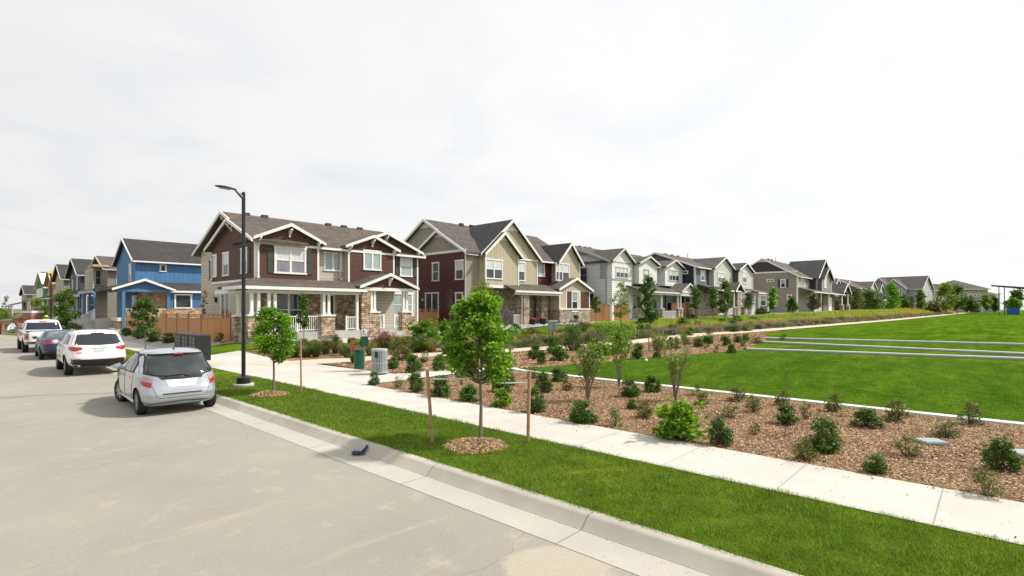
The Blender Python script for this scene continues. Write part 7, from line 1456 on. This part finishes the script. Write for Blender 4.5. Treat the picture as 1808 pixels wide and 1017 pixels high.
for i, (px, D_, c, lab) in enumerate(((22, 60, (.6, .6, .6), 'crumpled white sheet among the building debris'), (28, 61, (.12, .03, .04), 'dark red heap among the building debris'), (40, 58, (.07, .05, .045), 'low dark heap of debris beside the kerb'))):
    a, b = atD(px, D_); z = float(gz(a, b)); m = MB(); V = [(0, 0, .8 if i < 2 else .4)]; N = 14
    for j, rr in enumerate((.35, .7, 1.)):
        for k in range(N): q = rr*rg.uniform(.7, 1.2)*(.6 if i < 2 else 1.4); V.append((cos(2*pi*k/N)*q, sin(2*pi*k/N)*q, (1-rr)*(.8 if i < 2 else .4)*rg.uniform(.5, 1.3)-.05*(j == 2)))
    m.add(V, [(0, 1+k, 1+(k+1) % N) for k in range(N)]+[(1+j*N+k, 1+(j+1)*N+k, 1+(j+1)*N+(k+1) % N, 1+j*N+(k+1) % N) for j in range(2) for k in range(N)]); o = m.build('debris_heap', M('debris_%d' % i, c, .9, .3, 3)); o.location = (a, b, z); tag(o, lab, 'debris', 'building debris at the street end')
# ---------------- worker behind the pickup
a, b = atD(81, 47.5); z = float(gz(a, b)); SKIN = M('skin', (.35, .19, .12), .6, .08); DEN = M('denim', (.04, .05, .09), .85, .2, 20); HIV = M('hi_vis_yellow', (.50, .80, .03), .6, .05)
me = bpy.data.meshes.new('person'); J = [(0, 0, .95), (0, .02, 1.15), (0, .05, 1.38), (0, .02, 1.50), (0, -.02, 1.60), (0, -.03, 1.70), (-.19, .02, 1.42), (-.30, -.05, 1.18), (-.24, -.22, 1.0), (.19, .02, 1.42), (.30, -.05, 1.16), (.26, -.2, .95), (-.10, 0, .90), (-.12, -.02, .5), (-.13, .03, .07), (-.13, -.14, .04), (.10, 0, .90), (.13, .06, .5), (.14, .12, .07), (.14, -.05, .04)]
E_ = [(0, 1), (1, 2), (2, 3), (3, 4), (4, 5), (2, 6), (6, 7), (7, 8), (2, 9), (9, 10), (10, 11), (0, 12), (12, 13), (13, 14), (14, 15), (0, 16), (16, 17), (17, 18), (18, 19)]
RA = [.15, .14, .16, .06, .085, .075, .065, .05, .035, .065, .05, .035, .10, .065, .045, .04, .10, .065, .045, .04]
me.from_pydata(J, E_, []); o = bpy.data.objects.new('person', me); COL.objects.link(o); sk_ = o.modifiers.new('skin', 'SKIN'); o.modifiers.new('sub', 'SUBSURF').levels = 2
for i, r_ in enumerate(RA): me.skin_vertices[0].data[i].radius = (r_, r_*(.72 if i < 3 else 1))
me.skin_vertices[0].data[0].use_root = True
dg = bpy.context.evaluated_depsgraph_get(); m2 = bpy.data.meshes.new_from_object(o.evaluated_get(dg)); o.modifiers.clear(); o.data = m2; m2.materials.clear(); m2.materials.append(SKIN); m2.materials.append(DEN); m2.polygons.foreach_set('use_smooth', [True]*len(m2.polygons))
m2.polygons.foreach_set('material_index', [1 if p.center.z < .97 else 0 for p in m2.polygons])
o.location = (a, b, z); o.rotation_euler = (0, 0, radians(35)); tag(o, 'worker in a bright yellow vest and hard hat standing beyond the white pickup', 'person')
bm = bmesh.new(); bm.from_mesh(m2); bmesh.ops.delete(bm, geom=[f for f in bm.faces if not (.93 < f.calc_center_median().z < 1.49 and abs(f.calc_center_median().x) < .27)], context='FACES')
for v_ in bm.verts: v_.co += v_.normal*.02
vm = bpy.data.meshes.new('safety_vest'); bm.to_mesh(vm); bm.free(); vm.materials.clear(); vm.materials.append(HIV); vm.materials.append(HIV); v2 = link('safety_vest', vm, None, o)
m = MB(); m.lathe([(.15, 1.70), (.125, 1.705), (.12, 1.76), (.09, 1.82), (.02, 1.84)], 0, -.03, 18); m.build('hard_hat', HIV, o, True)
m = MB(); m.lathe([(.01, 1.60), (.03, 1.605), (.01, 1.63)], 0, -.125, 8); m.build('nose', SKIN, o, True)
# pipe of the sloping white downspout extensions on the gravel
for px0, py0, px1, py1, lab in ((385, 608, 428, 591, 'white drain pipe lying on gravel at the duplex corner'), (722, 575, 762, 586, 'white drain pipe lying right of the duplex steps'), (1005, 561, 1019, 566, 'white drain pipe at the right corner of the red house')):
    p = at(px0, py0); q = at(px1, py1); m = MB(); m.tube([(0, 0, .06), (q[0]-p[0], q[1]-p[1], q[2]-p[2]+.06)], .045, 8); o = m.build('drain_pipe', GUT, None, True); o.location = (p[0], p[1], p[2]); tag(o, lab, 'drain pipe', 'white drain pipes on the gravel')
